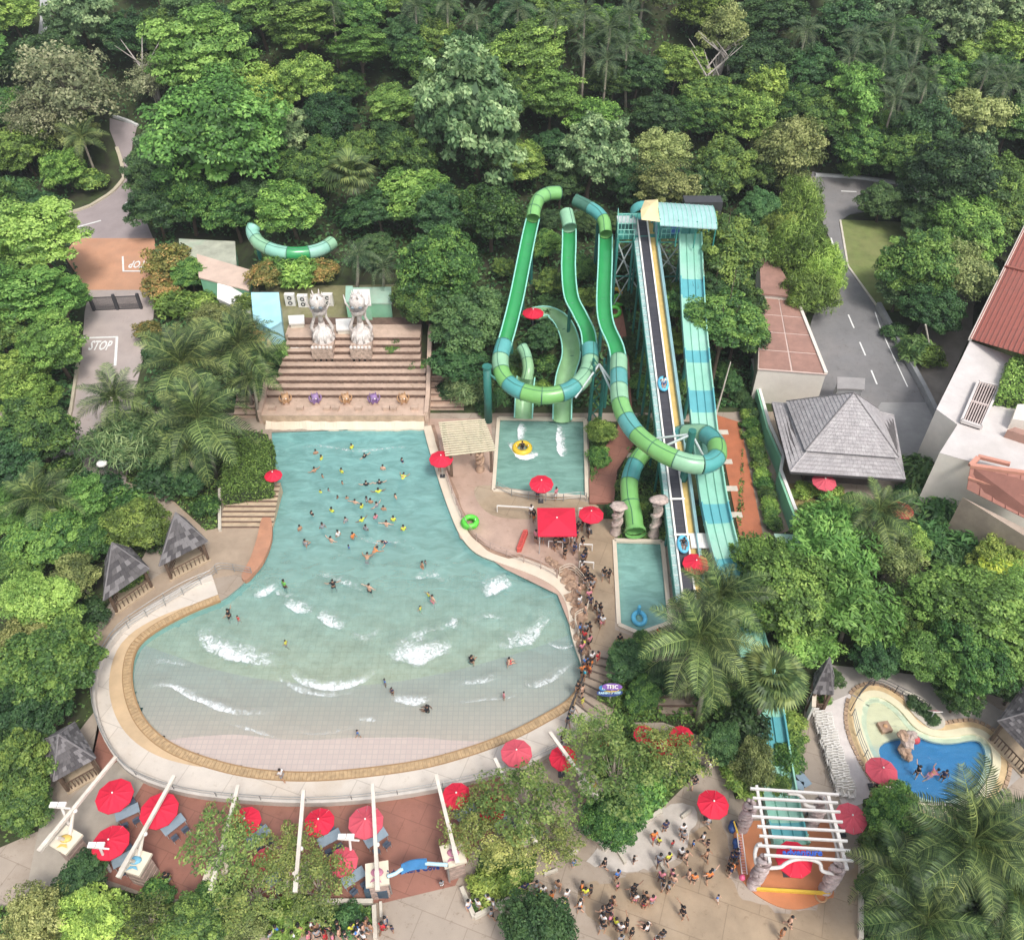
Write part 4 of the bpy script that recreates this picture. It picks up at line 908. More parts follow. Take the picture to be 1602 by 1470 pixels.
mb.strip([ra+Vector((0,y,z)) for y, z in prof_r], [rb+Vector((0,y,z)) for y, z in prof_r]); mb.strip([ra+Vector((0,y,z-.08)) for y, z in prof_r], [rb+Vector((0,y,z-.08)) for y, z in prof_r])
mb.build("roof", M("turquoise_sheet_roof", (.32,.50,.49), .6, .08, .6, dirt=.5, dirtcol=(.46,.58,.56)), tw)
for k in range(13): q = ra+dx*(k/12); MB().tube([q+Vector((0,y,z+.02)) for y, z in prof_r], .035, 5).build("roof_rib", EDGE, tw)
for q in (ra, ra+dx*.33, ra+dx*.66, rb):
    for y in (.3, 3.2): MB().tube([q+Vector((0,y,.1)), Vector((q.x, q.y+y, TZ))], .08, 6).build("roof_post", TT, tw)
mb = MB(); q = ra+Vector((-.75,.3,.2)); mb.add([q+Vector(v) for v in [(-1.2,0,-.2),(.8,-.3,-.3),(.8,3,.6),(-.6,3,.5),(-1.2,1.2,.3)]]+[q+Vector((-.2,1.2,.9))], [(0,1,5),(1,2,5),(2,3,5),(3,4,5),(4,0,5)]); mb.build("yellow_canopy", M("cream_yellow_canvas", (.74,.60,.33), .7, .08, 1), tw)
bxp = G(1056,366,TZ); MB().box(bxp+Vector((0,.2,.6)), (.9,.6,1.2)).build("blue_box", M("blue_plastic", (.08,.20,.60), .4, .05, 2), tw)
bx2 = G(979,360,TZ); MB().box(bx2+Vector((0,.3,1.1)), (2.0,1.6,.08)).build("cage_top", M("pale_strut"), tw)
rail([bx2+Vector((-1,-.6,0)), bx2+Vector((1,-.6,0))], 2.2, tw, EDGE, .4)
MB().box(G(1098,352,TZ)+Vector((0,1.5,1.2)), (4.2,1.6,2.3)).build("cabin", M("dark_metal"), tw)
# ------------------------------------------------------------------ fences by the pools
def fence(name, pts, label, px, h=1.05, mat=None, z=.05, cat="railing"):
    P = [Vector((p.x, p.y, z)) for p in (crom(gpts(pts), 4) if len(pts) > 3 else gpts(pts))]
    t = thing(name, P[len(P)//2]); mat = mat or STEEL
    for zz in (h, h*.66, h*.33): MB().tube([p+Vector((0,0,zz)) for p in P], .028, 5).build("rail", mat, t)
    for p in resample(P, 1.7)+[P[-1]]: MB().tube([p, p+Vector((0,0,h))], .04, 6).build("post", mat, t)
    auto(t, label, cat, px=px)
PINKP = M("dull_pink_rail", (.45,.33,.28), .6, .1, 2)
fence("pool_railing", [(688,702),(702,757),(717,798),(735,834),(758,856),(800,874),(845,890),(872,905)], "curved railing between the wave pool and the pink deck", 760, mat=PINKP)
fence("pool_railing", [(778,766),(798,776),(830,782),(870,785),(905,782),(917,784)], "railing along the near edge of the splash pool", 850)
fence("walk_railing", [(395,900),(348,893),(330,906),(265,945),(200,985),(168,1020),(150,1075)], "thin railing along the left walkway above the white beach", 260)
fence("queue_railing", [(905,1020),(912,1060),(902,1090),(890,1120),(882,1160),(876,1180)], "dark queue railing running down beside the beach steps", 890, mat=M("dark_metal"))
fence("queue_railing", [(875,900),(895,895),(920,925),(918,958),(899,972),(905,1000)], "pale queue railing zigzagging past the brown rocks", 905, mat=CREAM)
fence("kids_fence", [(1330,1112),(1345,1088),(1368,1072),(1410,1090),(1448,1112)], "dark fence round the top of the shallow kids pool", 1360, mat=M("dark_metal"))
fence("kids_fence", [(1332,1120),(1342,1160),(1358,1200),(1368,1235)], "low fence along the left side of the shallow kids pool", 1345)
# small-pool edges
for nm, pl, lab, px in [("pool_edge", POOLA, "pale curb framing the square splash pool", 850), ("pool_edge", POOLB, "pale curb framing the narrow landing pool", 1000)]:
    mb = MB(); q = list(pl)+[pl[0]]
    for a, b in zip(q, q[1:]): mb.bar((a.x, a.y, .06), (b.x, b.y, .06), .36, .28)
    o = mb.build(nm, CREAM); setp(o, lab, "pool edge")
# ------------------------------------------------------------------ rock formation
ROCK = M("brown_rock", (.36,.23,.16), .9, .3, 1.5, bump=.9, dirt=.6, dirtcol=(.55,.40,.30), col2=(.50,.33,.22))
rocks = [MB().ball((0,0,0), 1, 12, (1,.8,.62), .55, s).mesh("rock", ROCK) for s in range(5)]
for i, (x, y, r) in enumerate([(868,880,7),(876,889,9),(885,895,10),(893,902,8),(884,906,8),(895,915,10),(901,925,8),(893,933,9),(902,940,10),(900,955,9),(912,948,8),(908,962,13),(900,975,8),(907,985,7),(903,995,7),(908,1006,7),(911,1018,6),(917,905,8),(907,893,7),(897,888,6),(859,873,6),(912,915,7)]):
    p = G(x, y, .3); s = r/scale_at(p); o = link("rock", rocks[i % 5], mw=Matrix.Translation((p.x, p.y, .15))@Matrix.Rotation(i*1.3, 4, 'Z')@Matrix.Diagonal((s, s*1.1, s*1.2, 1)))
    auto(o, "brown boulder in the rock edging beside the wave pool and queue", "rock", "rocks beside the queue", x)
# carved coral columns
def coral(px, py, h, label, mat, pxx, r=.5, n=7, plate=False):
    p = G(px, py); t = thing("coral_column", p)
    sh_ = MB().lathe([(r*1.25,0),(r*1.3,.3),(r,.45),(r*.8,h*.5),(r*.95,h-.5),(r*1.3,h-.1)], p, 14).build("shaft", mat, t, True)
    for k in range(n):
        a = k*2.4; z = .4+(h-.8)*k/n
        MB().tube([p+Vector((r*.9*math.cos(a+u), r*.9*math.sin(a+u), z+u*.33)) for u in np.linspace(0, 3.4, 10)], [.22*(1-abs(u-.5)*.9) for u in np.linspace(0, 1, 10)], 6).build("coral_branch", mat, sh_, True)
    if plate: MB().ball(p+Vector((0,0,h+.2)), r*1.9, 14, (1,.8,.28), .35, int(px)).build("shell_plate", mat, t, True)
    auto(t, label, "column", px=pxx)
PINKST = M("pinkish_carved_stone", (.50,.40,.35), .8, .3, 3, bump=.7, dirt=.6, dirtcol=(.36,.26,.22))
coral(963, 834, 3.4, "carved stone column topped by a shell plate, left of the green tube mouth", PINKST, 970, .42, 6, True)
coral(1022, 838, 4.6, "carved stone column topped by a shell plate, right of the green tube mouth", PINKST, 1030, .42, 7, True)
# ------------------------------------------------------------------ slatted timber shelter
tp = thing("slatted_shelter", G(730,700), "shelter with a roof of pale slats between the wave pool and the splash pool", "pergola")
SL = M("pale_slats", (.66,.60,.42), .7, .1, 2); c = [G(686,660,3), G(758,655,3), G(777,705,3), G(697,714,3)]
for i in range(15): f = (i+.5)/15; a, b = c[0].lerp(c[3], f), c[1].lerp(c[2], f); MB().bar(a, b, .125, .12).build("slat", SL, tp)
for f in (.12, .5, .88): a, b = c[0].lerp(c[1], f), c[3].lerp(c[2], f); MB().bar(a-Vector((0,0,.16)), b-Vector((0,0,.16)), .14, .18).build("beam", M("dark_timber", (.14,.09,.06), .8, .2, 2), tp)
for f, g in ((.1,.05),(.9,.05),(.1,.95),(.9,.95)): a = c[0].lerp(c[1], f).lerp(c[3].lerp(c[2], f), g); MB().box((a.x, a.y, 1.45), (.28,.28,2.9)).build("post", M("dark_timber"), tp)
coral(751, 736, 2.3, "squat rocky column under the near corner of the slatted shelter", ROCK, 751, .35, 5)
# ------------------------------------------------------------------ umbrellas
RED = M("red_canvas", (.66,.012,.045), .75, .06, 1.2, bump=.1); FADE = M("faded_red_canvas", (.62,.085,.12), .8, .08, 1.2, bump=.1); RED_SHADE = M("shaded_red_canvas", (.35,.02,.03), .8, .1, 1.2)  # last red has the shade by the pavilion roof put into its colour
def umb_mesh(n=8, R=1.0, rise=.30, val=.09):
    mb = MB(); vs = [(0,0,rise)]
    for k in range(n):
        a = 2*math.pi*k/n; vs.append((R*math.cos(a), R*math.sin(a), 0))
    for k in range(n):
        a = 2*math.pi*(k+.5)/n; vs.append((R*.5*math.cos(a)*.93, R*.5*math.sin(a)*.93, rise*.5-.025))
    for k in range(n): a = 2*math.pi*k/n; vs.append((R*math.cos(a), R*math.sin(a), -val))
    fs = []
    for k in range(n):
        k2 = (k+1) % n; m = 1+n+k
        fs += [(0, 1+k, m), (0, m, 1+k2), (m, 1+k, 1+k2), (1+k, 1+2*n+k, 1+2*n+k2, 1+k2)]
    return mb.add(vs, fs)
UM = umb_mesh(8).mesh("canopy", RED); UM9 = umb_mesh(10, val=.06).mesh("canopy", RED)
POLE = M("pole_metal", (.55,.55,.54), .4, .08, 2, metal=.4)
def umbrella(px, py, r, label, mat=RED, z=None, terrain=False, rot=None, n10=True, tilt=0):
    hz = 2.55
    if terrain: p = TP(px, py, hz); base = H(p.x, p.y)
    else: base = z if z is not None else .05; p = G(px, py, base+hz)
    R = r/scale_at(p)
    t = thing("red_umbrella", (p.x, p.y, base), label, "umbrella", "red umbrellas round the pools")
    rz = rot if rot is not None else random.uniform(0, .6); tilt = tilt or random.uniform(-.07, .07)
    o = link("canopy", UM9 if n10 else UM, t, mw=Matrix.Translation((p.x, p.y, base+hz-.15))@Matrix.Rotation(tilt, 4, 'X')@Matrix.Rotation(rz, 4, 'Z')@Matrix.Diagonal((R, R, 1.55, 1)))
    o.material_slots[0].link = 'OBJECT'; o.material_slots[0].material = mat
    MB().tube([(p.x, p.y, base), (p.x, p.y, base+hz+.35)], .03, 6).build("pole", POLE, t)
    MB().ball((p.x, p.y, base+hz+.36), .07, 8).build("finial", WHITE, t)
    mb = MB(); n = 10 if n10 else 8
    for k in range(n):
        a = 2*math.pi*k/n+rz; mb.tube([(p.x, p.y, base+hz+.25), (p.x+R*.99*math.cos(a), p.y+R*.99*math.sin(a), base+hz-.18)], .012, 3, False)
    mb.build("ribs", POLE, t)
    MB().box((p.x, p.y, base+.05), (.5,.5,.1)).build("base", M("dark_metal"), t)
    return p, base
TABLEM = M("blue_grey_table", (.28,.36,.42), .5, .08, 2); CHM = M("dark_blue_chair", (.09,.12,.17), .6, .15, 2)
def small_table(x, y, z, rz, label, px):
    t = thing("dining_table", (x, y, z)); R = Matrix.Rotation(rz, 3, 'Z')
    MB().box((x, y, z+.72), (1.6,.75,.05), rz).build("tabletop", TABLEM, t)
    for a, b in ((-1,-1),(1,-1),(1,1),(-1,1)):
        q = R@Vector((a*.7, b*.3, 0)); MB().box((x+q.x, y+q.y, z+.35), (.05,.05,.7), rz).build("leg", POLE, t)
    auto(t, label, "table", "tables under the umbrellas", px)
ch0 = thing("dining_chair", (0,0,0)); MB().box((0,0,.45), (.44,.44,.05)).build("seat", CHM, ch0); MB().box((0,.21,.72), (.44,.04,.42)).build("backrest", CHM, ch0)
for a, b in ((-1,-1),(1,-1),(1,1),(-1,1)): MB().box((a*.19, b*.19, .22), (.035,.035,.44)).build("leg", POLE, ch0)
ch_used = [False]
def chair(x, y, z, rz, label, px):
    o = copy_tree(ch0) if ch_used[0] else ch0; ch_used[0] = True
    o.location = (x, y, z); o.rotation_euler.z = rz; auto(o, label, "chair", "chairs round the dining tables", px); return o
def dine(px, py, r, label, mat, where, **k):
    p, b = umbrella(px, py, r, label, mat, **k)
    rz = random.uniform(.5, .9); u = Vector((math.cos(rz), math.sin(rz), 0)); v = Vector((-u.y, u.x, 0)); c = Vector((p.x, p.y, b))-v*.55+u*.25
    small_table(c.x, c.y, b, rz, "blue-grey table with dark chairs under "+where, px)
    for s, q, a in [(-.4,-.75,math.pi),(.4,-.75,math.pi),(-.4,.75,0),(.4,.75,0)]:
        w_ = c+u*s+v*q; chair(w_.x, w_.y, b, rz+a+random.uniform(-.2,.2), "dark dining chair at the table under "+where, px)
dine(178, 1243, 29, "red umbrella at the left end of the dining deck, nearest the white beach", RED, "the far left red umbrella")
dine(172, 1316, 29, "red umbrella in the left corner of the deck with a white lamp bracket before it", RED, "the lower left red umbrella")
dine(248, 1266, 30, "red umbrella crossed by the second pale beam on the dining deck", RED, "the umbrella crossed by the second beam")
dine(384, 1283, 24, "red umbrella just right of the third beam behind the feathery tree", RED, "the umbrella by the third beam")
dine(499, 1284, 24, "deep red umbrella right of the fourth beam, partly behind leaves", RED, "the umbrella by the fourth beam")
dine(572, 1284, 28, "faded pinkish red umbrella under the fifth beam on the dining deck", FADE, "the faded umbrella at the fifth beam")
dine(536, 1346, 24, "faded red umbrella with a lamp bracket, lower left of the fifth beam", FADE, "the faded lower umbrella")
dine(415, 1345, 22, "faded red umbrella hidden behind the bare branched feathery tree", FADE, "the umbrella behind the feathery tree")
dine(714, 1243, 23, "red umbrella half hidden by green leaves right of the sixth beam", RED, "the umbrella by the sixth beam")
dine(770, 1262, 24, "red umbrella showing in scraps through the green tree on the deck", RED, "the umbrella beneath the deck tree")
umbrella(808, 1176, 25, "dusky red umbrella standing on the pale beach left of the seventh beam", FADE)
umbrella(881, 1184, 22, "bright red umbrella crossed by the rightmost slim white beam", RED)
for x, y, r, l in [(1008,1147,17,"red umbrella left of the trio among leaves above the green tree"),(1067,1151,20,"red umbrella right of the trio among leaves above the green tree"),(1035,1167,20,"lowest red umbrella of the trio half covered by leaves"),(940,1160,14,"small red umbrella just showing through the green tree crown")]: umbrella(x, y, r, l)
umbrella(1116, 1256, 25, "red umbrella standing alone on the open plaza with a white shirted person below it", RED)
umbrella(1380, 1204, 25, "faded red umbrella at the corner of the blue kids pool", FADE)
umbrella(1332, 1278, 25, "faded red umbrella right of the white pergola", FADE)
umbrella(1243, 1342, 29, "red umbrella under the near end of the white pergola", RED)
umbrella(847, 755, 19, "red umbrella on the near edge of the square splash pool", RED)
umbrella(925, 803, 20, "round red umbrella right of the square red canopy", RED)
umbrella(1089, 880, 21, "red umbrella at the foot of the conveyor above the palm crowns", RED)
umbrella(690, 716, 19, "red umbrella tucked beside the slatted shelter at the pool edge", RED)
umbrella(427, 742, 14, "red umbrella peeping out from behind the hedge left of the wave pool", RED)
umbrella(834, 488, 17, "red umbrella up the slope between the two green chutes", RED, terrain=True)
umbrella(1410, 796, 20, "red umbrella, darkened in colour for shade, right below the grey roofed pavilion", RED_SHADE)
umbrella(1290, 752, 19, "pinkish red umbrella mostly hidden under the grey pavilion eave", FADE)
# square canopy
p = G(871, 814, 2.8); s = scale_at(p); t = thing("square_umbrella", (p.x, p.y, 0), "large square red canopy with people queuing under it", "umbrella")
hx, hy = 30/s, 30/s; mb = MB(); mb.add([(p.x-hx, p.y-hy, 2.65), (p.x+hx, p.y-hy, 2.65), (p.x+hx, p.y+hy, 2.65), (p.x-hx, p.y+hy, 2.65), (p.x, p.y, 3.15), (p.x-hx, p.y-hy, 2.5), (p.x+hx, p.y-hy, 2.5), (p.x+hx, p.y+hy, 2.5), (p.x-hx, p.y+hy, 2.5)], [(0,1,4),(1,2,4),(2,3,4),(3,0,4),(5,6,1,0),(6,7,2,1),(7,8,3,2),(8,5,0,3)]); mb.build("canopy", RED, t)
for a, b in ((-1,-1),(1,-1),(1,1),(-1,1)): MB().tube([(p.x+a*hx*.9, p.y+b*hy*.9, 0), (p.x+a*hx*.9, p.y+b*hy*.9, 2.6)], .05, 6).build("leg", POLE, t)
MB().ball((p.x, p.y, 3.2), .08, 8).build("finial", WHITE, t)
# white little awning by conveyor foot
p = G(1096, 845, 2.8); t = thing("white_awning", (p.x, p.y, 0), "small ribbed white awning between the conveyor foot and the mint slide", "awning")
for k in range(9): MB().bar((p.x-.8+.2*k, p.y-.75, 2.62), (p.x-.8+.2*k, p.y+.75, 2.9), .19, .05).build("panel", WHITE, t)
for a, b in ((-1,-1),(1,-1),(1,1),(-1,1)): MB().box((p.x+a*.75, p.y+b*.65, 1.35), (.07,.07,2.7)).build("post", POLE, t)
# red boxes in a row by the canopy
for i in range(9):
    q = G(812+ (822-812)*i/8, 862-(862-836)*i/8); o = MB().box((q.x, q.y, .28), (.42,.30,.5), .2).build("red_box", M("coral_plastic", (.62,.10,.08), .5, .1, 2)); auto(o, "small coral red box in the slanting row left of the square canopy", "box", "row of coral red boxes", -q.y)
# low white rails on the deck
for i, (a, b) in enumerate([((778,801),(828,804)), ((905,805),(930,806)), ((858,856),(880,858)), ((906,861),(926,862)), ((906,888),(928,890))]):
    P, Q = G(*a), G(*b); t = thing("queue_barrier", P); MB().bar(P+Vector((0,0,.9)), Q+Vector((0,0,.9)), .09, .09).build("rail", WHITE, t)
    for q in (P, Q): MB().bar(q, q+Vector((0,0,.9)), .08, .08).build("post", WHITE, t)
    auto(t, "short white barrier rail on the pink deck near the square canopy", "barrier", px=a[0])
# rescue tubes and floats
def innertube(p, mat, label, px, R=.62, r=.24, tiltm=None):
    ringp = [Vector((R*math.cos(a), R*math.sin(a), 0)) for a in np.linspace(0, 2*math.pi, 26)]
    t = thing("inner_tube", p); mw = Matrix.Translation(p+Vector((0,0,.24)))@(tiltm or Matrix())
    link("ring", MB().tube(ringp, r, 10, False).mesh("ring", mat, True), t, mw=mw)
    for a in (0, math.pi): link("handle", MB().tube([(R*.8*math.cos(a+u), R*.8*math.sin(a+u), r+.02+.05*math.sin((u+.25)*6)) for u in np.linspace(-.25, .25, 5)], .03, 5).mesh("handle", WHITE), t, mw=mw)
    auto(t, label, "inner tube", px=px)
LIM = M("lime_vinyl", (.12,.62,.06), .35, .08, 2); YV = M("yellow_vinyl", (.75,.50,.04), .35, .08, 2)
innertube(G(735, 820), LIM, "lime green inner tube lying at the railing of the pink deck", 735, .62, .26); innertube(G(736, 818, .45), LIM, "second lime green inner tube stacked on the one by the railing", 736, .6, .24)
innertube(G(817, 702, -.1)-Vector((0,0,.1)), YV, "yellow inner tube carrying a rider across the splash pool", 817, .78, .28)
for x, y, m_, l in [(968,472,LIM,"lime tube on the slope beside the brick path, upper one"),(961,490,LIM,"lime tube on the slope beside the brick path, lower one"),(963,462,YV,"yellow tube leaning on the slope above the brick path")]:
    innertube(TP(x, y, .5), m_, l, x, .6, .22, Matrix.Rotation(.5, 4, 'X'))
p = G(1000, 968, -.1); t = thing("swan_float", p, "bright blue float with a raised head drifting in the near end of the landing pool", "float"); B_ = M("bright_blue_inflatable")
MB().tube([p+Vector((.5*math.cos(a), .65*math.sin(a), .12)) for a in np.linspace(0, 2*math.pi, 20)], .2, 8, False).build("ring", B_, t, True); MB().tube([p+Vector(v) for v in [(0,.5,.2),(0,.75,.55),(0,.6,.95),(0,.4,.95)]], [.18,.15,.15,.05], 8).build("neck", B_, t, True)
# ------------------------------------------------------------------ beams on pillars round the dining deck
BEAM = M("weathered_white_beam", (.66,.60,.51), .7, .12, 1.5, dirt=.5, dirtcol=(.42,.36,.30)); STONE = M("pink_stone_block", (.42,.31,.26), .85, .25, 1.8, bump=.6, dirt=.5, dirtcol=(.28,.2,.17), world=True); CAPM = M("cream_cap", (.72,.64,.50), .7, .08, 1)
motifs = [M("yellow_motif", (.70,.48,.12), .5, .1, 3), M("blue_motif", (.15,.40,.55), .5, .1, 3), M("pink_motif", (.52,.20,.28), .5, .1, 3)]
ords = ["first", "second", "third", "fourth", "fifth", "sixth", "seventh", "eighth"]
beams = [((182,1183),(61,1331),(103,1313),0), ((273,1213),(185,1372),(212,1347),1), ((373,1228),(330,1392),(340,1358),2), ((475,1236),(462,1395),(463,1366),2), ((583,1226),(591,1392),(590,1366),2), ((682,1211),(716,1350),(709,1335),2), ((774,1186),(838,1318),(828,1300),1), ((860,1145),(935,1248),(925,1228),0)]
for i, (a, b, c_, mt) in enumerate(beams):
    zt, zb = 3.9, 3.4; A, B = G(*a, zt), G(*b, zb); c = G(*c_, 2.6); f = 1.0
    t = thing("pillar_with_beam", (c.x, c.y, 0), f"{ords[i]} pale beam from the left reaching over the dining deck from a stone pillar", "pergola beam", "beams fanned round the beach")
    mb = MB(); n = 6
    for k in range(n):
        P, Q = A.lerp(B, k/n), A.lerp(B, (k+1)/n); mb.bar(P, Q+(Q-P)*.01, .24+.05*(k == n-1), .20+.06*k/n)
    mb.build("beam", BEAM, t); rz = math.atan2((A-B).y, (A-B).x)
    pl_ = MB().box((c.x, c.y, 1.2), (1.15,1.15,2.4), rz).build("pillar", STONE, t); MB().box((c.x, c.y, 2.5), (1.5,1.5,.22), rz).build("cap", CAPM, t)
    for k in range(4): MB().box((c.x, c.y, .25+.62*k), (1.22,1.22,.50), rz).build("stone_course", STONE, pl_)
    cc = Vector((c.x, c.y, 2.62)); MB().ball(cc+Vector((.0,.05,.06)), .42, 10, (1,.7,.35)).build("fish_body", motifs[mt], t, True); mb = MB()
    mb.add([cc+Vector(v) for v in [(-.2,-.35,.12),(.2,-.35,.12),(.38,-.62,.12),(0,-.5,.16),(-.38,-.62,.12)]], [(0,1,3),(1,2,3),(0,3,4)]); mb.build("fish_tail", motifs[mt], t)
    u = (A-B).normalized(); pr = min(1.6, (A-B).length*.3); top = B+(A-B)*.42
    MB().tube([(c.x+u.x*.3, c.y+u.y*.3, 2.55), (top.x, top.y, top.z-.12)], [.16,.10], 8).build("brace", BEAM, t)
    MB().tube([(c.x, c.y, 2.55), (c.x+(B-c).x*.2, c.y+(B-c).y*.2, 3.4)], .12, 8).build("strut", BEAM, t)
    g = B+(A-B)*.42; MB().ball(g+Vector((.1,0,-.15)), .17, 8).build("lamp_globe", WHITE, t, True)
p = G(590, 1372, 1.2); o = MB().box((p.x, G(590,1395).y, .7), (1.5,.9,1.1)).build("planter_box", M("dark_blue_box", (.05,.09,.13), .5, .1, 2)); setp(o, "dark blue-grey box against the foot of the fifth pillar", "box")
# blue wavy banner sign
t = thing("wavy_sign", G(655,1362,2.6), "blue wave-shaped sign with dark lettering stretched between the fifth and sixth pillars", "sign"); BL = M("sign_blue", (.05,.20,.42), .4, .12, 2); BLP = M("sign_pale_blue", (.45,.65,.72), .4, .08, 2)
sp = crom([G(x, y, 2.9) for x, y in [(606,1370),(618,1366),(630,1358),(645,1352),(665,1350),(682,1351),(700,1352)]], 6)
mb = MB(); up_ = Vector((0,.15,.3)); mid = sp[11:26]
MB().tube(sp[:13], .13, 8).build("left_wave", BLP, t, True); MB().tube(sp[24:], .13, 8).build("right_wave", BLP, t, True)
mb.strip([p-up_*1.1 for p in mid], [p+up_*1.2 for p in mid]); mb.strip([p-up_*1.1+Vector((0,-.06,0)) for p in mid], [p+up_*1.2+Vector((0,-.06,0)) for p in mid]); mb.build("board", BL, t)
for s_ in (0, -1): MB().tube([sp[s_], Vector((sp[s_].x, sp[s_].y, .0))], .06, 6).build("post", STEEL, t)
mm = mid[7]; text("Adventure Cove", "lettering", .52, M("navy_letters", (.01,.03,.14), .4, .05, 2), t, Matrix.Translation(mm+Vector((0,-.18,-.42)))@Matrix.Rotation(.12, 4, 'Z')@Matrix.Rotation(math.radians(62), 4, 'X'), .03, .01)
# white lamp brackets
def floodlamp(px, py, z, label, bx, by):
    p = G(px, py, z); q = G(bx, by); t = thing("lamp_post", (q.x, q.y, 0), label, "lamp")
    MB().tube([q, p], [.12,.08], 8).build("post", WHITE, t); MB().bar(p-Vector((.65,0,0)), p+Vector((.65,-.1,0)), .09, .09).build("crossbar", WHITE, t)
    for s in (-.5, .05): MB().box(p+Vector((s,.1,.12)), (.5,.36,.14)).build("lamp_head", WHITE, t)
floodlamp(547, 1327-15, 3.6, "slim white lamp post before the lower faded umbrella", 552, 1362); floodlamp(156, 1325, 3.6, "white double headed lamp post in front of the lower left red umbrella", 173, 1362)
floodlamp(96, 1262, 4.2, "tall white floodlight post beside the leftmost pillar", 124, 1325)
q = G(172, 768); t = thing("street_lamp", TP(176,762), "round white topped lamp post at the end of the left road", "street lamp"); p = TP(176, 762)
MB().tube([p, p+Vector((0,0,3.2))], .07, 8).build("post", STEEL, t); MB().lathe([(0,.28),(.42,.18),(.55,0),(.1,-.08)], p+Vector((0,0,3.2)), 16).build("shade", WHITE, t, True)
for (x, y, x2, y2, l) in [(1448,508,1458,560,"thin pale bare pole rising through the trees right of the road")]:
    a, b = TP(x2, y2), None; o = MB().tube([a, G(x, y, 6)], .10, 6).build("pale_pole", BEAM); setp(o, l, "pole")
o = MB().tube([TP(1118,655,.0), G(1143, 566, 7)], [.12,.06], 6).build("pale_pole", BEAM); setp(o, "slender leaning pale pole beside the orange tiled path", "pole")
# ------------------------------------------------------------------ white pergola
wp = thing("white_pergola", G(1240,1300), "big white pergola of eight beams over the mint slide end and terracotta pad", "pergola")
def Z1(x, y, z): return G(1140+x*.1497, 1200+y*.1497, z)
PZ = 4.6; WB = M("bright_white_paint", (.66,.63,.60), .45, .05, 2, dirt=.25, dirtcol=(.6,.55,.5))
for a, b in [((225,220),(1150,285)),((250,320),(1140,370)),((255,415),(1165,465)),((240,510),(1190,570)),((300,615),(1215,665)),((320,715),(1240,770)),((300,815),(1270,870)),((370,915),(1300,975))]:
    MB().bar(Z1(*a, PZ+.2), Z1(*b, PZ+.2), .14, .18).build("beam", WB, wp)
MB().bar(Z1(290,190,PZ), Z1(430,1000,PZ), .18, .2).build("rail", WB, wp); MB().bar(Z1(1035,285,PZ), Z1(1235,1070,PZ), .22, .2).build("rail", WB, wp); MB().bar(Z1(995,310,PZ-.4), Z1(1150,950,PZ-.4), .12, .12).build("rail", WB, wp)
for L_ in ([(285,1000,3.4),(275,900,4),(300,815,4.5),(350,800,4.6)], [(420,1050,3.2),(540,1040,3.4),(600,1000,3.5),(700,960,3.6),(850,960,3.6),(950,1000,3.5),(980,1080,3.3),(1100,1110,3.2)], [(620,270,4.2),(720,280,4),(790,340,3.8),(800,390,3.5),(900,420,3.3)]):
    MB().tube(crom([Z1(*v) for v in L_], 6), .13, 8).build("wavy_pipe", WB, wp, True)
for x, y, h, l in [(1160,1296,3.6,"rear left"),(1178,1384,4.0,"front left"),(1290,1392,3.6,"front right"),(1268,1290,3.6,"rear right")]:
    coral(x, y, h, f"carved pinkish coral column at the {l} corner of the white pergola", M("pergola_coral_stone", (.56,.46,.44), .8, .25, 3, bump=.7, dirt=.8, dirtcol=(.24,.15,.15)), x, .36, 12)
pad = crom(gpts([(1148,1300),(1160,1286),(1230,1284),(1298,1288),(1304,1392),(1296,1405),(1262,1420),(1228,1421),(1196,1408),(1170,1388),(1153,1360)]), 5, True)
ring_poly("terracotta_pad", pad, .12, ORAN, depth=.12, kind='structure')
a, b = G(1183,1390,.3), G(1298,1397,.3); o = MB().bar(a, b, .16, .3).build("yellow_bar", M("yellow_paint", (.75,.50,.06), .5, .08, 2)); setp(o, "yellow bar lying across the front of the terracotta pad", "barrier")
p = G(1284,1402,.13); o = MB().tube([p+Vector((.35*math.cos(a), .35*math.sin(a), .05)) for a in np.linspace(0, 2*math.pi, 18)], .07, 6, False).build("orange_ring", M("orange_gloss")); setp(o, "small orange ring on the right edge of the terracotta pad", "ring")
t = thing("script_sign", G(1242,1333,4.6), "blue script sign hanging on the pergola over the red umbrella", "sign"); q = Z1(770, 890, PZ+.25)
MB().bar(q+Vector((-1.0,0,-.2)), q+Vector((1.0,0,-.2)), .05, .05).build("back_bar", M("sign_blue"), t); text("adventure", "lettering", .62, M("sign_blue_bright", (.03,.10,.45), .4, .05, 2), t, Matrix.Translation(q)@Matrix.Rotation(math.radians(50), 4, 'X'), .04, .015)
# ladder-like barrier with floats on the left of the pad
t = thing("rope_ladder_rail", G(1158,1340), "pink and white laddered barrier with dark blue floats left of the pad", "barrier")
for k in range(15): f = k/14; q = G(1157+8*f, 1305+60*f, .9); MB().bar(q-Vector((.15,0,0)), q+Vector((.15,0,0)), .06, .05).build("rung", M("pink_paint", (.66,.32,.30), .5, .1, 2), t)
for s in (-1, 1): MB().tube([G(1157, 1303, .9)+Vector((.17*s,0,0)), G(1165, 1367, .9)+Vector((.17*s,0,0))], .04, 6).build("rail", WHITE, t)
MB().tube([G(1148,1284,1.0), G(1157,1312,.8)], .06, 6).build("arm", M("yellow_paint"), t)
for x, y in [(1145,1295),(1147,1290),(1152,1318),(1153,1326),(1154,1335)]: MB().ball(G(x, y, .5), .28, 8, (1,1.3,.9)).build("float", M("dark_blue_float", (.03,.08,.25), .5, .1, 2), t, True)
MB().ball(G(1161,1372,.9), .22, 10).build("pink_knob", M("hot_pink", (.62,.10,.20), .4, .08, 2), t, True)
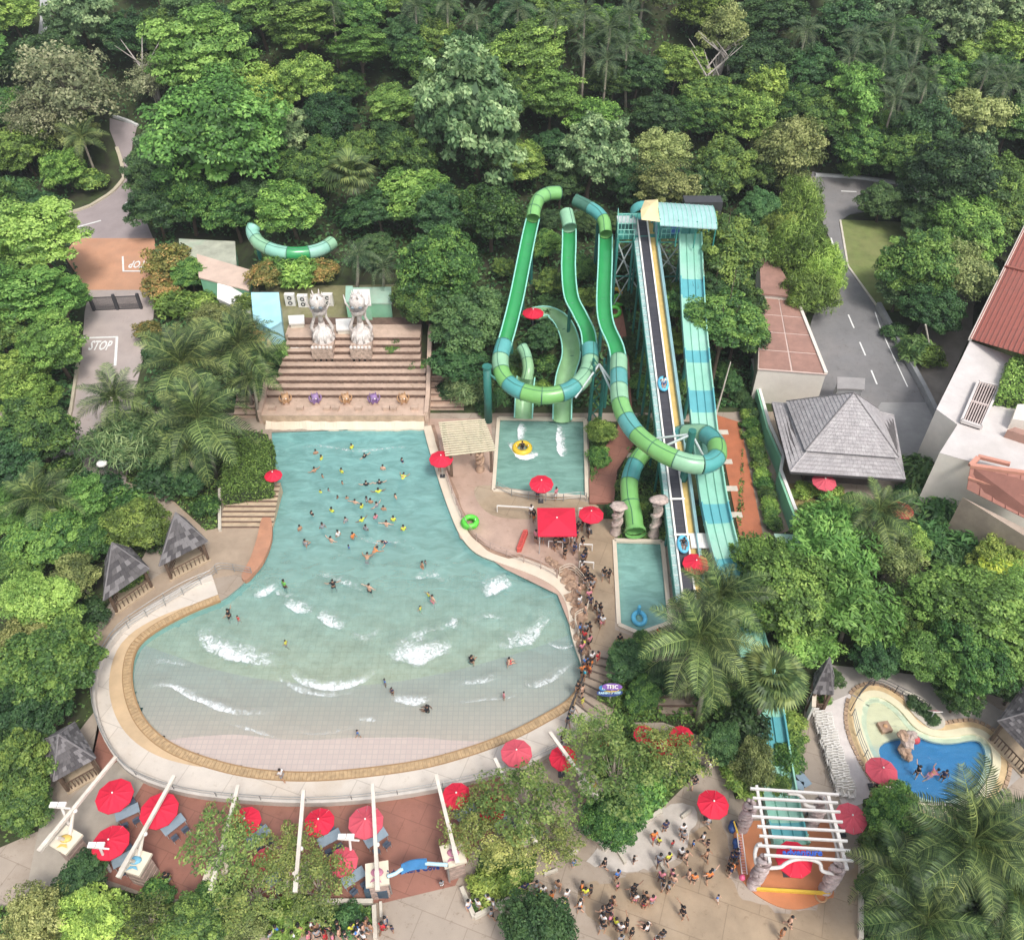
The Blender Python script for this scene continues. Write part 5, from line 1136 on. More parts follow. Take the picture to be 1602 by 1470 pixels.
# ------------------------------------------------------------------ chairs in nested rows
wc0 = thing("white_chair", (0,0,0)); MB().box((0,0,.40), (.46,.42,.045)).build("seat", WHITE, wc0); MB().box((0,.23,.66), (.46,.05,.46)).build("backrest", WHITE, wc0)
for s in (-1, 1): MB().tube([(s*.24,-.2,0),(s*.24,-.2,.58),(s*.24,.22,.60),(s*.24,.26,0)], .022, 5).build("frame", WHITE, wc0)
first = True
for col in range(3):
    for k in range(30):
        f = (k+.5+.3*col)/30.; q = G(1274+8.5*col+38*f+1.5*math.sin(k), 1120+125*f+1.0*col)
        o = wc0 if first else copy_tree(wc0); first = False
        o.location = (q.x+random.uniform(-.04,.04), q.y+random.uniform(-.04,.04), .04); rd = G(1312,1245)-G(1274,1120); o.rotation_euler.z = math.atan2(rd.y, rd.x)+math.pi/2+random.uniform(-.06,.06)
        setp(o, "white plastic chair nested in the "+["left","middle","right"][col]+" one of three rows by the kids pool", "chair", ["left","middle","right"][col]+" row of white plastic chairs")
t = thing("white_gate_wall", G(1262,1110), "tall thin white board standing at the top end of the white chair rows", "screen wall"); a, b = G(1262,1130), G(1264,1100)
MB().bar((a.x, a.y, 1.1), (b.x, b.y, 1.1), .15, 2.2).build("board", WHITE, t); MB().bar((a.x, a.y, 2.25), (b.x, b.y, 2.25), .3, .1).build("coping", CREAM, t)
for i, (x, y, rz) in enumerate([(1250,1216,.5),(1236,1228,1.3)]):
    p = G(x, y, .05); t = thing("sun_lounger", p, ["grey-blue sun lounger above the white pergola, right one", "grey-blue sun lounger above the white pergola, left one"][i], "sun lounger", "grey sun loungers"); R = Matrix.Translation(p)@Matrix.Rotation(rz, 4, 'Z'); GB = M("grey_blue_sling", (.25,.33,.40), .6, .1, 2)
    link("seat", MB().box((0,-.3,.35), (.65,1.2,.05)).mesh("seat", GB), t, mw=R); link("backrest", MB().box((0,.5,.52), (.65,.7,.05), mat=Matrix.Rotation(.5, 3, 'X')).mesh("backrest", GB), t, mw=R)
    for s in (-1, 1):
        for yy in (-.8, .3): link("leg", MB().box((s*.3, yy, .17), (.05,.05,.34)).mesh("leg", POLE), t, mw=R)
# ------------------------------------------------------------------ kids pool
KCREAM = M("kids_pool_beige", (.72,.66,.46), .6, .06, 1, world=True); KBLUE = M("kids_pool_blue", (.035,.21,.48), .5, .06, 1, world=True)
f = grid_in(KID, .35, lambda x, y: -.45, .2); f.materials.append(KBLUE); link("kids_pool_floor", f, kind='structure')
# beige shallow shelf
beach = crom(gpts([(1350,1098),(1378,1089),(1405,1107),(1432,1140),(1428,1150),(1402,1154),(1384,1160),(1376,1172),(1380,1192),(1368,1190),(1348,1142)]), 5, True)
ring_poly("shallow_shelf", beach, -.125, KCREAM, depth=.3, kind='structure')
kidc = KID+[KID[0]]; KS = 1 if sum(a.x*b.y-b.x*a.y for a, b in zip(kidc, kidc[1:])) < 0 else -1
def closed_strip(name, line, o0, o1, z, mat, **k): return strip_obj(name, offset(line, o0), offset(line, o1), z, mat, **k)
closed_strip("pool_lining", kidc, -.45*KS, .05*KS, -.1, M("pale_aqua_lining", (.64,.66,.50), .5, .05, 1, world=True), kind='structure'); closed_strip("pool_coping_cream", kidc, -.02*KS, .55*KS, .07, KCREAM, kind='structure'); closed_strip("pool_coping_ochre", kidc, .52*KS, 1.0*KS, .065, M("ochre_coping", (.60,.44,.24), .7, .15, 1.5, world=True), kind='structure')
q = grid_in(KID, .4, lambda x, y: -.07+.01*math.sin(3*x+2*y), .2, attr=lambda x, y: .3 if y < G(1400,1162).y else .05); q.materials.append(watermat("kids_pool_water", (.08,.32,.55), .7, bs=.5, foam=.3)); link("kids_pool_water", q, kind='structure')
kr = thing("stone_edging", kidc[8], "curved band of small brown stones along the left and top of the kids pool", "pool edge")
rl = resample(offset(kidc, 1.15*KS), .42); bs_ = MB().box((0,0,.05), (.34,.26,.12)).mesh("stone", M("brown_stones", (.42,.29,.19), .85, .3, 2, bump=.4, world=True))
for i, (a, b) in enumerate(zip(rl, rl[1:])):
    x, y = PJ(a)
    if y > 1235: continue
    link("stone", bs_, kr, mw=Matrix.Translation((a.x, a.y, .03+random.uniform(0,.03)))@Matrix.Rotation(math.atan2(b.y-a.y, b.x-a.x)+random.uniform(-.1,.1), 4, 'Z'))
p = G(1383,1139,-.1); t = thing("square_fountain", p, "small square stone fountain block in the shallow beige end of the kids pool", "fountain"); MB().box(p+Vector((0,0,.15)), (.85,.85,.35), .2).build("block", ROCK, t); MB().ball(p+Vector((0,0,.36)), .18, 8, (1,1,.5)).build("spout", M("orange_gloss"), t)
p = G(1413,1178,-.3); t = thing("rock_feature", p, "pinkish rock tower with red patches standing at the edge of the blue water", "rock fountain")
for i, (dx_, dy_, r, h) in enumerate([(0,0,.5,.5),(.15,.4,.52,1.0),(-.15,.7,.42,1.35),(.4,.7,.4,1.4),(.1,-.4,.4,.25)]): MB().ball(p+Vector((dx_, dy_, h)), r, 12, (1,1,.9), .5, i).build("boulder", PINKST if i % 2 else ROCK, t)
MB().ball(p+Vector((.75,.5,1.1)), .34, 10).build("red_lobe", M("red_paint_rough", (.50,.07,.08), .6, .2, 3), t, True)
ob = crom(gpts([(1412,1086),(1425,1084),(1450,1098),(1474,1122),(1476,1138),(1455,1140),(1425,1115)]), 5, True); o = ring_poly("oval_kerb", ob, .18, KERB, depth=.2); setp(o, "pale kerb round the dark oval bed above the kids pool", "kerb")
p = G(1463,1112,1.4); g0 = G(1461, 1126); t = thing("notice_sign", (p.x, g0.y, 0), "white notice board with red print on a post in the oval bed", "sign"); MB().tube([(p.x, p.y, 0), p], .04, 6).build("post", POLE, t); R = Matrix.Rotation(-.9, 3, 'X')
MB().box(p, (.75,.9,.04), mat=R).build("board", WHITE, t)
for k in range(5): MB().box(p+R@Vector((0, .32-.15*k, .03)), (.55,.07,.01), mat=R).build("print_line", M("notice_red", (.55,.12,.14), .5, .05, 2) if k % 2 == 0 else M("notice_grey", (.3,.3,.3), .5, .05, 2), t)
# colourful surfboard sign
p = G(956,1078,2.2); t = thing("surfboard_sign", (p.x, p.y-.6, 0), "stack of purple and blue surfboard shaped signs with white lettering beside the grey steps", "sign")
MB().tube([(p.x, p.y-.1, 0), (p.x+.05, p.y-.1, 2.9)], .06, 6).build("post", BEAM, t); R = Matrix.Rotation(math.radians(52), 3, 'X')
def board(dx_, dz_, a, b, mat, body, lm, rz=0, sz=.34):
    prof_ = [(a*math.cos(u), b*math.sin(u)) for u in np.linspace(0, 2*math.pi, 20)][:-1]; m_ = MB(); m_.prism(prof_, -.03, .03); mw = Matrix.Translation(p+Vector((dx_, -.05, dz_)))@Matrix.Rotation(rz, 4, 'Y')@Matrix.Rotation(math.radians(52), 4, 'X')
    link("board", m_.mesh("board", mat), t, mw=mw); text(body, "lettering", sz, lm, t, mw@Matrix.Translation((0,0,.045)), .01, .012)
board(.05, .45, .78, .27, M("sign_purple", (.20,.09,.35), .5, .1, 2), "TRIC", WHITE, .05, .42); board(-.62, .30, .34, .22, M("sign_blue"), "R", WHITE); board(.0, 0, .62, .15, M("yellow_paint"), "ADVENTURE", M("navy_letters"), 0, .17); board(-.08, -.38, 1.0, .30, M("sign_dark_blue", (.03,.06,.22), .5, .1, 2), "RAINBOW REEF", BLP, -.04, .24)
# ------------------------------------------------------------------ huts
SHG = [M(f"grey_shingle_{w_}", c_, .9, .15, 2.5, bump=.4, dirt=.4, dirtcol=(.10,.09,.09)) for w_, c_ in (("dark", (.075,.068,.07)), ("mid", (.115,.105,.105)), ("pale", (.20,.185,.185)))]
def faceshingles(parent, a, b, c, d, rows, cols, mats, th=.06, nm="shingle", joined=False):
    # a,b = eave corners; c,d = ridge corners above b,a; each course overlaps the next
    n = (b-a).cross(d-a).normalized()
    if n.z < 0: n = -n
    buck = {}
    for r in range(rows):
        f0, f1 = r/rows, (r+1.12)/rows; L0, R0 = a.lerp(d, f0), b.lerp(c, f0); L1, R1 = a.lerp(d, min(1, f1)), b.lerp(c, min(1, f1))
        w0 = (R0-L0).length; k = max(1, int(round(cols*w0/(b-a).length)))
        for i in range(k):
            u0, u1 = (i+.02)/k, (i+.98)/k; lift = n*(th+random.uniform(0, .02)); low = n*.005
            q = [L0.lerp(R0, u0)+lift, L0.lerp(R0, u1)+lift, L1.lerp(R1, u1)+low, L1.lerp(R1, u0)+low]; bt_ = [v-n*.04 for v in q]
            mt_ = mats[(random.randrange(len(mats)*3))//3]
            mb_2 = buck.setdefault(mt_.name, MB()) if joined else MB()
            mb_2.add(q+bt_, [(0,1,2,3),(4,5,1,0),(5,6,2,1),(7,4,0,3)])
            if not joined: mb_2.build(nm, mt_, parent)
    for k_, m_ in buck.items(): m_.build("shingles", MATS[k_], parent, kind='stuff')
def hut(name, eave, apex, zE, label, px, cols=9, rows=8, mats=None, wall=None, joined=False, terrain=False, cat="hut"):
    base = 0
    if terrain: pp = TP(*eave[0], zE); base = H(pp.x, pp.y)
    E = [G(x, y, base+zE) for x, y in eave]; c = sum(E, Vector())/4
    A = G(*apex, 0); zA = None      # apex height so that it stands over the plan centre
    lo, hi = base+zE, base+zE+12
    for _ in range(40):
        mid_ = (lo+hi)/2
        if G(*apex, mid_).y > c.y: lo = mid_
        else: hi = mid_
    ap = G(*apex, (lo+hi)/2); ap = Vector(((ap.x+c.x)/2, c.y, ap.z)); ap.z = max(ap.z, base+zE+1.2)
    t = thing(name, (c.x, c.y, base), label, cat)
    ed = [Vector(e) for e in E]
    for i in range(4):
        a, b = ed[i], ed[(i+1) % 4]; rf_ = MB().add([a, b, ap], [(0,1,2),(0,2,1)]).build("roof", SHG[0], t)
        faceshingles(rf_, a, b, ap+Vector((0,0,.02)), ap+Vector((0,0,.02)), rows, cols, mats or SHG, joined=joined)
        MB().tube([b+Vector((0,0,.06)), ap+Vector((0,0,.1))], .07, 5).build("hip_ridge", SHG[2], t)
    W = [c+(e-c)*.78 for e in ed]
    if wall: MB().prism(W, base, base+zE+.2).build("wall", wall, t)
    for e in W: MB().box((e.x, e.y, base+zE/2), (.2,.2,zE+.3)).build("post", M("dark_timber"), t)
    if not wall:
        for i in range(4):
            a, b = W[i], W[(i+1) % 4]
            mb = MB()
            for k in range(1, 9): q = a.lerp(b, k/9); mb.box((q.x, q.y, base+.55), (.06,.06,1.1))
            mb.bar((a.x, a.y, base+1.1), (b.x, b.y, base+1.1), .08, .08); mb.build("balustrade", M("dark_timber"), t)
        MB().prism([c+(e-c)*.88 for e in ed], base, base+.18).build("floor", M("tan_boards"), t)
    return t, c, ap
hut("shingle_hut", [(162,940),(234,890),(205,858),(165,878)], (180,850), 2.6, "dark shingled pyramid hut, left of the two above the beach walkway", 195)
hut("shingle_hut", [(249,886),(325,847),(290,812),(262,836)], (285,803), 2.6, "dark shingled pyramid hut, right of the two above the beach walkway", 285)
hut("shingle_hut", [(84,1222),(150,1186),(117,1130),(60,1160)], (98,1150), 2.6, "grey shingled hut at the lower left half under dark trees", 110, 10, 9)
hut("shingle_hut", [(1272,1084),(1303,1086),(1304,1058),(1275,1054)], (1288,1030), 2.8, "small steep pointed grey shingle hut above the white chair rows", 1288, 6, 8)
hut("shingle_hut", [(1560,1128),(1625,1195),(1670,1130),(1600,1075)], (1615,1110), 2.8, "large grey shingled roof at the right edge beyond the kids pool", 1590, 11, 10)
# grey pavilion
PSH = [M("pale_slate", (.37,.345,.345), .8, .14, 1.5, bump=.3, dirt=.5, dirtcol=(.34,.31,.31)), M("pale_slate_b", (.42,.395,.39), .8, .14, 1.5, bump=.3, dirt=.5, dirtcol=(.40,.36,.36)), M("pale_slate_c", (.395,.365,.365), .8, .14, 1.5, bump=.3, dirt=.4, dirtcol=(.3,.27,.26))]
t, c, ap = hut("grey_pavilion", [(1260,705),(1406,716),(1374,640),(1230,628)], (1335,615), 4.6, "large grey slate hipped pavilion beside the right road", 1320, 24, 17, PSH, M("dark_pavilion_wall", (.10,.08,.07), .9, .2, 1), True, cat="pavilion")
E = [G(x, y, 4.5) for x, y in [(1260,705),(1406,716),(1374,640),(1230,628)]]
O = [G(x, y, 3.6) for x, y in [(1236,738),(1416,750),(1398,650),(1208,630)]]
I = [c+(e-c)*.9 for e in E]; I = [Vector((p.x, p.y, 4.45)) for p in I]
for i in range(4):
    a, b = O[i], O[(i+1) % 4]; d_, c_ = I[i], I[(i+1) % 4]
    MB().add([a, b, c_, d_], [(0,1,2,3),(3,2,1,0)]).build("lower_roof", SHG[1], t); faceshingles(C.objects[-1], a, b, c_+Vector((0,0,.02)), d_+Vector((0,0,.02)), 6, 28, PSH, joined=True)
    MB().tube([a+Vector((0,0,.05)), d_+Vector((0,0,.08))], .09, 5).build("hip_ridge", PSH[1], t); MB().bar(a-Vector((0,0,.1)), b-Vector((0,0,.1)), .12, .22).build("fascia", SHG[0], t)
for k, (x, y) in enumerate([(1319,650),(1331,647),(1343,651),(1359,652),(1321,670),(1303,667)]):
    q = G(x, y, 6.2); MB().box(q, (.26,.16,.12)).build("roof_vent", M("dark_metal"), t)
# ------------------------------------------------------------------ white box with brown panel roof
PAN = M("brown_roof_panel", (.36,.20,.155), .7, .12, 1.2, bump=.2, dirt=.5, dirtcol=(.24,.14,.11)); BC = M("cream_building", (.74,.68,.60), .75, .05, .8, dirt=.35, dirtcol=(.56,.48,.4), world=True)
z = 4.6; c4 = [G(1186,577,z), G(1292,585,z), G(1247,471,z), G(1190,466,z)]; cc = sum(c4, Vector())/4
t = thing("cream_building", (cc.x, cc.y, 0), "cream box building with a flat roof of brown panels left of the road", "building")
MB().prism(c4, -.3, z-.06).build("wall", BC, t); MB().prism([cc+(p-cc)*1.015 for p in c4], z-.06, z+.02).build("roof_frame", M("pinkish_trim", (.58,.44,.38), .7, .1, 1), t)
for i in range(2):
    for j in range(4):
        f0, f1, g0_, g1_ = (i+.03)/2, (i+.97)/2, (j+.03)/4, (j+.97)/4
        q = [c4[0].lerp(c4[1], f).lerp(c4[3].lerp(c4[2], f), g) for f, g in ((f0,g0_),(f1,g0_),(f1,g1_),(f0,g1_))]; MB().prism(q, z+.02, z+.07).build("roof_panel", PAN, t)
a, b = c4[1]+Vector((0,0,.1)), c4[2]+Vector((0,0,.1)); MB().bar(a, b, .35, .25).build("parapet", BC, t)
shed("brown_flat_roof", [(1190,463),(1246,470),(1212,400),(1190,398)], 3.4, BC, PAN, "low brown roof running behind the cream box building into the trees", "roof", 1205)
wall_line("green_wall", [(1172,590),(1180,630),(1195,690),(1217,742),(1213,765),(1236,828)], .22, 0, 1.9, GRN, "green boundary wall with a white top between the hedge and the grey pavilion", "wall", 1200)
wall_line("white_coping", [(1172,583),(1181,623),(1197,682),(1219,734),(1215,757),(1238,820)], .3, 1.9, 2.0, WHITE, "thin white coping topping the green boundary wall", "coping", 1200)
ring_poly("dry_grass", gpts([(1216,755),(1320,762),(1330,830),(1238,830)]), .05, M("dry_grass_bed", (.33,.25,.11), .95, .2, 1, dirt=.5, dirtcol=(.16,.2,.06), world=True), kind='structure')
t = thing("white_balustrade", G(1247,822), "short white balustrade at the corner below the dry grass bed", "balustrade"); a, b = G(1233,822), G(1264,826)
for k in range(12): q = a.lerp(b, k/11); MB().box((q.x, q.y, .45), (.07,.07,.9)).build("baluster", WHITE, t)
MB().bar(a+Vector((0,0,.95)), b+Vector((0,0,.95)), .2, .12).build("handrail", WHITE, t)
shed("mint_box", [(1213,836),(1252,838),(1256,858),(1218,856)], 2.3, GRN, M("mint_box_roof", (.30,.56,.42), .7, .1, 1.2, dirt=.6, dirtcol=(.5,.55,.45)), "mint green flat box below the white balustrade", "box", 1235)
ring_poly("concrete_apron", gpts([(1400,600),(1440,590),(1480,690),(1440,720),(1420,745),(1372,640)]), .2, M("apron_concrete", (.33,.32,.31), .8, .12, .4, dirt=.5, dirtcol=(.24,.23,.22), world=True), kind='structure')
t, P, z = shed("gate_canopy", [(1311,608),(1350,609),(1352,592),(1312,590)], 3.2, M("grey_wall"), M("grey_flat_roof", (.33,.31,.30), .8, .1, 1), "small grey flat roof behind the tip of the pavilion", "canopy", 1330)
# ------------------------------------------------------------------ big white building on the right
z = 8.0; WR = M("white_flat_roof", (.62,.57,.54), .8, .08, .6, dirt=.7, dirtcol=(.50,.46,.42), bump=.1, world=True)
outl = [(1518,533),(1590,560),(1572,610),(1640,640),(1720,640),(1700,760),(1602,742),(1540,728),(1470,708),(1498,664),(1465,640)]
P = [G(x, y, z) for x, y in outl]; c = sum(P, Vector())/len(P)
bb = thing("white_building", (c.x, c.y, 0), "large white flat roofed building with a red metal roof at the right edge", "building")
MB().prism(P, -.3, z-.05, top=False).build("wall", BC, bb); MB().prism(P, z-.05, z).build("flat_roof", WR, bb)
gr = [G(x, y, z+.35) for x, y in [(1530,597),(1563,605),(1535,668),(1504,658)]]; cg = sum(gr, Vector())/4
MB().prism(gr, z, z+.02).build("skylight_pit", M("pit_brown", (.07,.045,.04), .9, .2, 1), bb)
for a, b in zip(gr, gr[1:]+gr[:1]): MB().bar(a, b, .22, .35).build("skylight_frame", WR, bb)
for k in range(1, 8): a, b = gr[0].lerp(gr[1], k/8), gr[3].lerp(gr[2], k/8); MB().bar(a, b, .10, .14).build("skylight_bar", M("pink_beige_bar", (.56,.46,.42), .7, .08, 1), bb)
a, b = gr[0].lerp(gr[3], .5), gr[1].lerp(gr[2], .5); MB().bar(a, b, .2, .18).build("skylight_bar", M("pink_beige_bar"), bb)
q = [G(x, y, z+.7) for x, y in [(1585,572),(1640,545),(1660,640),(1570,622),(1564,608)]]; hq = q
MB().prism([G(x, y, z+.9) for x, y in [(1588,668),(1660,690),(1660,700),(1576,672)]], z, z+.9).build("roof_box", M("brown_wall", (.38,.22,.17), .8, .12, 1), bb)
MB().prism([G(x, y, z+1.2) for x, y in [(1592,632),(1650,632),(1660,668),(1584,655)]], z, z+1.2).build("roof_box", BC, bb)
RR = M("red_metal_roof", (.40,.13,.095), .5, .08, .8, dirt=.4, dirtcol=(.33,.15,.12), world=True)
ca = [G(1518,530,8.2), G(1660,572,11.5), G(1745,380,11.5), G(1606,350,8.2)]
MB().add(ca, [(0,1,2,3),(3,2,1,0)]).build("red_roof", RR, bb)
for k in range(0, 19): f = k/18; a, b = ca[0].lerp(ca[1], f), ca[3].lerp(ca[2], f); MB().bar(a+Vector((0,0,.06)), b+Vector((0,0,.06)), .09, .14).build("roof_seam", M("roof_seam_red", (.34,.11,.085), .5, .08, 1), bb)
a, b = ca[0].lerp(ca[3], .58), ca[1].lerp(ca[2], .58); MB().bar(a+Vector((0,0,.12)), b+Vector((0,0,.12)), .45, .16).build("roof_ridge", RR, bb)
MB().prism([Vector((p.x, p.y, 0)) for p in ca], -.3, 8.0, top=False).build("lower_wall", BC, bb); MB().bar(ca[0]+Vector((0,0,-.1)), ca[3]+Vector((0,0,-.1)), .35, .3).build("gutter", BC, bb)
drape("side_passage", [(1478,684),(1410,560),(1500,400),(1530,400),(1520,520),(1465,640)], .10, M("passage_concrete", (.24,.21,.18), .85, .15, .5, world=True), kind='structure')
# terracotta tiled roof, bottom right of the building
t = thing("terracotta_roof", G(1570,770), "sloping terracotta panel roof with a pink ridge below the white building", "roof")
zr = 8.6; r0, r1 = G(1518,728,zr), G(1680,750,zr+1.5); e0, e1 = G(1512,765,6.6), G(1680,850,6.6)
MB().add([e0, e1, r1, r0], [(0,1,2,3),(3,2,1,0)]).build("roof_board", M("terracotta_dark", (.28,.12,.09), .8, .1, 1), t)
nR_ = (e1-e0).cross(r0-e0).normalized(); nR_ = nR_ if nR_.z > 0 else -nR_
for i in range(8):
    for j in range(2):
        qq = [e0.lerp(e1, f).lerp(r0.lerp(r1, f), g)+nR_*.08 for f, g in ((i/8+.006, j/2+.02),((i+1)/8-.006, j/2+.02),((i+1)/8-.006,(j+1)/2-.02),(i/8+.006,(j+1)/2-.02))]
        MB().add(qq+[v-nR_*.07 for v in qq], [(0,1,2,3),(4,5,1,0),(5,6,2,1),(6,7,3,2),(7,4,0,3)]).build("roof_panel", M("terracotta_panel", (.46,.20,.15), .7, .12, 1.2, dirt=.4, dirtcol=(.36,.2,.16)), t)
PT = M("salmon_trim", (.60,.28,.20), .6, .08, 1)
MB().bar(r0, r1, .4, .3).build("ridge", PT, t); MB().bar(e0.lerp(r0, .5)+nR_*.1, e1.lerp(r1, .5)+nR_*.1, .18, .2).build("cross_batten", PT, t)
MB().bar(r0, G(1530,716,zr+.2), .4, .3).build("ridge", PT, t); MB().bar(G(1530,714,zr+.2), G(1580,726,zr+.4), .35, .3).build("ridge", PT, t)
lo_ = [e0+Vector((-.2,-.3,-.3)), e1+Vector((0,-.3,-.3)), G(1680,895,5.4), G(1505,785,5.4)]; MB().prism([Vector((p.x, p.y, 0)) for p in lo_], 0, 5.9).build("lower_ledge", M("tan_ledge", (.42,.33,.26), .8, .12, 1, dirt=.4, dirtcol=(.3,.22,.17)), t)
# ------------------------------------------------------------------ vegetation
LM = {
 'round': leafmat("leaf_dark_green", (.018,.055,.014), (.045,.115,.022), (.13,.22,.035)),
 'dark': leafmat("leaf_deep_green", (.012,.040,.014), (.028,.078,.022), (.065,.13,.035)),
 'layer': leafmat("leaf_bright_green", (.035,.09,.015), (.085,.19,.028), (.20,.33,.06)),
 'light': leafmat("leaf_yellow_green", (.045,.10,.015), (.105,.20,.028), (.25,.36,.06)),
 'grey': leafmat("leaf_grey_green", (.03,.075,.025), (.09,.16,.06), (.24,.32,.14)),
 'olive': leafmat("leaf_olive", (.045,.07,.02), (.12,.15,.04), (.25,.27,.09)),
 'bare': leafmat("leaf_pale_grey", (.06,.085,.035), (.14,.165,.075), (.26,.26,.14)),
 'bamboo': leafmat("leaf_bamboo", (.05,.09,.012), (.13,.21,.03), (.28,.36,.06)),
 'orange': leafmat("leaf_bronze", (.05,.08,.02), (.15,.15,.03), (.38,.22,.06)),
 'banana': leafmat("leaf_big_green", (.012,.05,.014), (.04,.12,.03), (.11,.22,.05)),
 'palm': leafmat("palm_frond_green", (.014,.034,.010), (.042,.075,.02), (.13,.175,.045), .12),
 'palmd': leafmat("palm_frond_dark", (.012,.032,.014), (.035,.068,.026), (.10,.14,.06), .15),
 'yellowtop': leafmat("leaf_yellow_blossom", (.10,.19,.02), (.36,.42,.03), (.72,.68,.06)),
 'deck': leafmat("leaf_small_olive_green", (.025,.05,.012), (.07,.12,.022), (.17,.21,.045)),
 'deckl': leafmat("leaf_small_light_green", (.04,.07,.015), (.12,.16,.03), (.26,.28,.07)),
 'spiky': leafmat("leaf_spiky_green", (.02,.06,.02), (.06,.12,.035), (.20,.26,.10)),
}
BARK = M("bark_brown", (.11,.08,.055), .9, .25, 2, bump=.5); BARKP = M("bark_pale", (.34,.29,.23), .9, .2, 2, bump=.4)
rng = np.random.default_rng(11)
def crown_mesh(name, mat, K=80, rc=.22, nl=110, leaf=.06, flat=.85, aspect=.55, hz=.85, up=.5, rosette=False, low=-.35, droop=0, core=900, hollow=.8, tonejit=.28, seed=1):
    g = np.random.default_rng(seed)
    # clump centres on an uneven dome
    c = []
    ph = g.random(4)*6.28
    while len(c) < K:
        v = g.normal(size=3); v /= np.linalg.norm(v)
        if v[2] < low: continue
        a = math.atan2(v[1], v[0]); rr = hollow+(1-hollow)*g.random()
        if g.random() < .18: rr *= .72
        rr *= 1+.13*math.sin(2*a+ph[0])*(1-abs(v[2]))+.10*math.sin(3*a+ph[1])+.08*math.sin(5*v[2]*2+ph[2])
        q = v*rr*(1-rc*.6)
        if c and min(np.linalg.norm(q-x) for x in c) < rc*.55: 
            if g.random() < .75: continue
        c.append(q)
    c = np.array(c); crad = rc*(.65+.7*g.random(K)); ctone = .5+tonejit*(g.random(K)-.5)*2
    n = K*nl; ci = np.repeat(np.arange(K), nl)
    d = g.normal(size=(n, 3)); d[:, 2] = np.abs(d[:, 2])*.9-.25; d /= np.linalg.norm(d, axis=1)[:, None]
    pos = c[ci]+d*(crad[ci]*(.62+.52*g.random(n)))[:, None]*np.array([1, 1, flat])
    if droop: pos[:, 2] -= droop*np.hypot(d[:, 0], d[:, 1])**2*crad[ci]
    out = c[ci]/np.maximum(1e-6, np.linalg.norm(c[ci], axis=1))[:, None]
    nr = d*.75+out*.35+np.array([0, 0, up])+g.normal(size=(n, 3))*.6; nr /= np.linalg.norm(nr, axis=1)[:, None]
    tone = ctone[ci]+.16*g.normal(size=n)
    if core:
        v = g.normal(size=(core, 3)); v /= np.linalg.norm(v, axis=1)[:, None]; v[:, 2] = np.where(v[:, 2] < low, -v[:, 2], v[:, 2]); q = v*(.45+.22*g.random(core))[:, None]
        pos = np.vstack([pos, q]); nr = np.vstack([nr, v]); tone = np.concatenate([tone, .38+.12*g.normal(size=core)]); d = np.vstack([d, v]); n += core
    sz = leaf*(.65+.7*g.random(n))
    if core: sz[-core:] *= 2.2
    r = g.normal(size=(n, 3))
    if rosette: r = d+.25*r
    t = r-nr*np.sum(r*nr, axis=1)[:, None]; t /= np.linalg.norm(t, axis=1)[:, None]; s = np.cross(nr, t)
    if droop: t = t-np.array([0, 0, .5])*droop
    L_ = t*sz[:, None]; W_ = s*(sz*aspect)[:, None]
    bend = nr*(sz*.18)[:, None]
    v0 = pos-L_; v1 = pos+W_-bend*0+L_*.05; v2 = pos+L_-bend; v3 = pos-W_+L_*.05
    V = np.stack([v0, v1, v2, v3], 1).reshape(-1, 3)*np.array([1, 1, hz])
    me = bpy.data.meshes.new(name); me.vertices.add(4*n); me.vertices.foreach_set('co', V.ravel())
    me.loops.add(4*n); me.loops.foreach_set('vertex_index', np.arange(4*n, dtype=np.int32))
    me.polygons.add(n); me.polygons.foreach_set('loop_start', np.arange(0, 4*n, 4, dtype=np.int32)); me.polygons.foreach_set('loop_total', np.full(n, 4, np.int32))
    me.update(); me.validate()
    a = me.attributes.new('tone', 'FLOAT', 'FACE'); a.data.foreach_set('value', np.clip(tone, 0, 1).astype(np.float32))
    me.materials.append(mat); return me, c
def trunk_mesh(name, mat, c, hz, height, r=.05, nb=9, seed=0):
    rn = random.Random(seed); mb = MB(); fork = -height*.35
    mb.tube([(0,0,-height), (.02,.01,-height*.65), (0,0,fork)], [r*1.4, r, r*.85], 8)
    for i in rn.sample(range(len(c)), min(nb, len(c))):
        p = c[i]*np.array([1,1,hz]); m_ = (p[0]*.35+rn.uniform(-.05,.05), p[1]*.35, fork*.5+p[2]*.45)
        mb.tube([(0,0,fork-.02), m_, tuple(p*.92)], [r*.6, r*.38, r*.12], 5, False)
    return mb.mesh(name, mat)
K_ = {}
def kind(key, mat, hc, nvar=2, trunk=BARK, tr=.05, nb=9, **kw):
    K_[key] = []
    for s in range(nvar):
        me, c = crown_mesh("crown", mat, seed=hash(key) % 97+s*13 if False else (sum(map(ord, key))+s*13), **kw)
        K_[key].append((me, trunk_mesh("trunk", trunk, c, kw.get('hz', .85), hc, tr, nb, s)))
    K_[key+'_h'] = hc
kind('round', LM['round'], 1.15, 3, K=170, rc=.16, nl=150, leaf=.036, hollow=.7, tonejit=.34)
kind('dark', LM['dark'], 1.15, 2, K=170, rc=.15, nl=140, leaf=.036, hollow=.7, tonejit=.34)
kind('layer', LM['layer'], 1.25, 3, K=120, rc=.2, nl=190, leaf=.032, tonejit=.34, flat=.36, up=1.3, hz=.95, hollow=.6)
kind('light', LM['light'], 1.1, 2, K=150, rc=.16, nl=130, leaf=.037, up=.8, hollow=.7, tonejit=.34)
kind('grey', LM['grey'], 1.15, 2, K=190, rc=.115, nl=90, leaf=.042, rosette=True, hz=1.0, tonejit=.34)
kind('olive', LM['olive'], 1.2, 2, BARKP, .04, 16, K=100, rc=.2, nl=140, leaf=.034, core=200, hollow=.5, tonejit=.34)
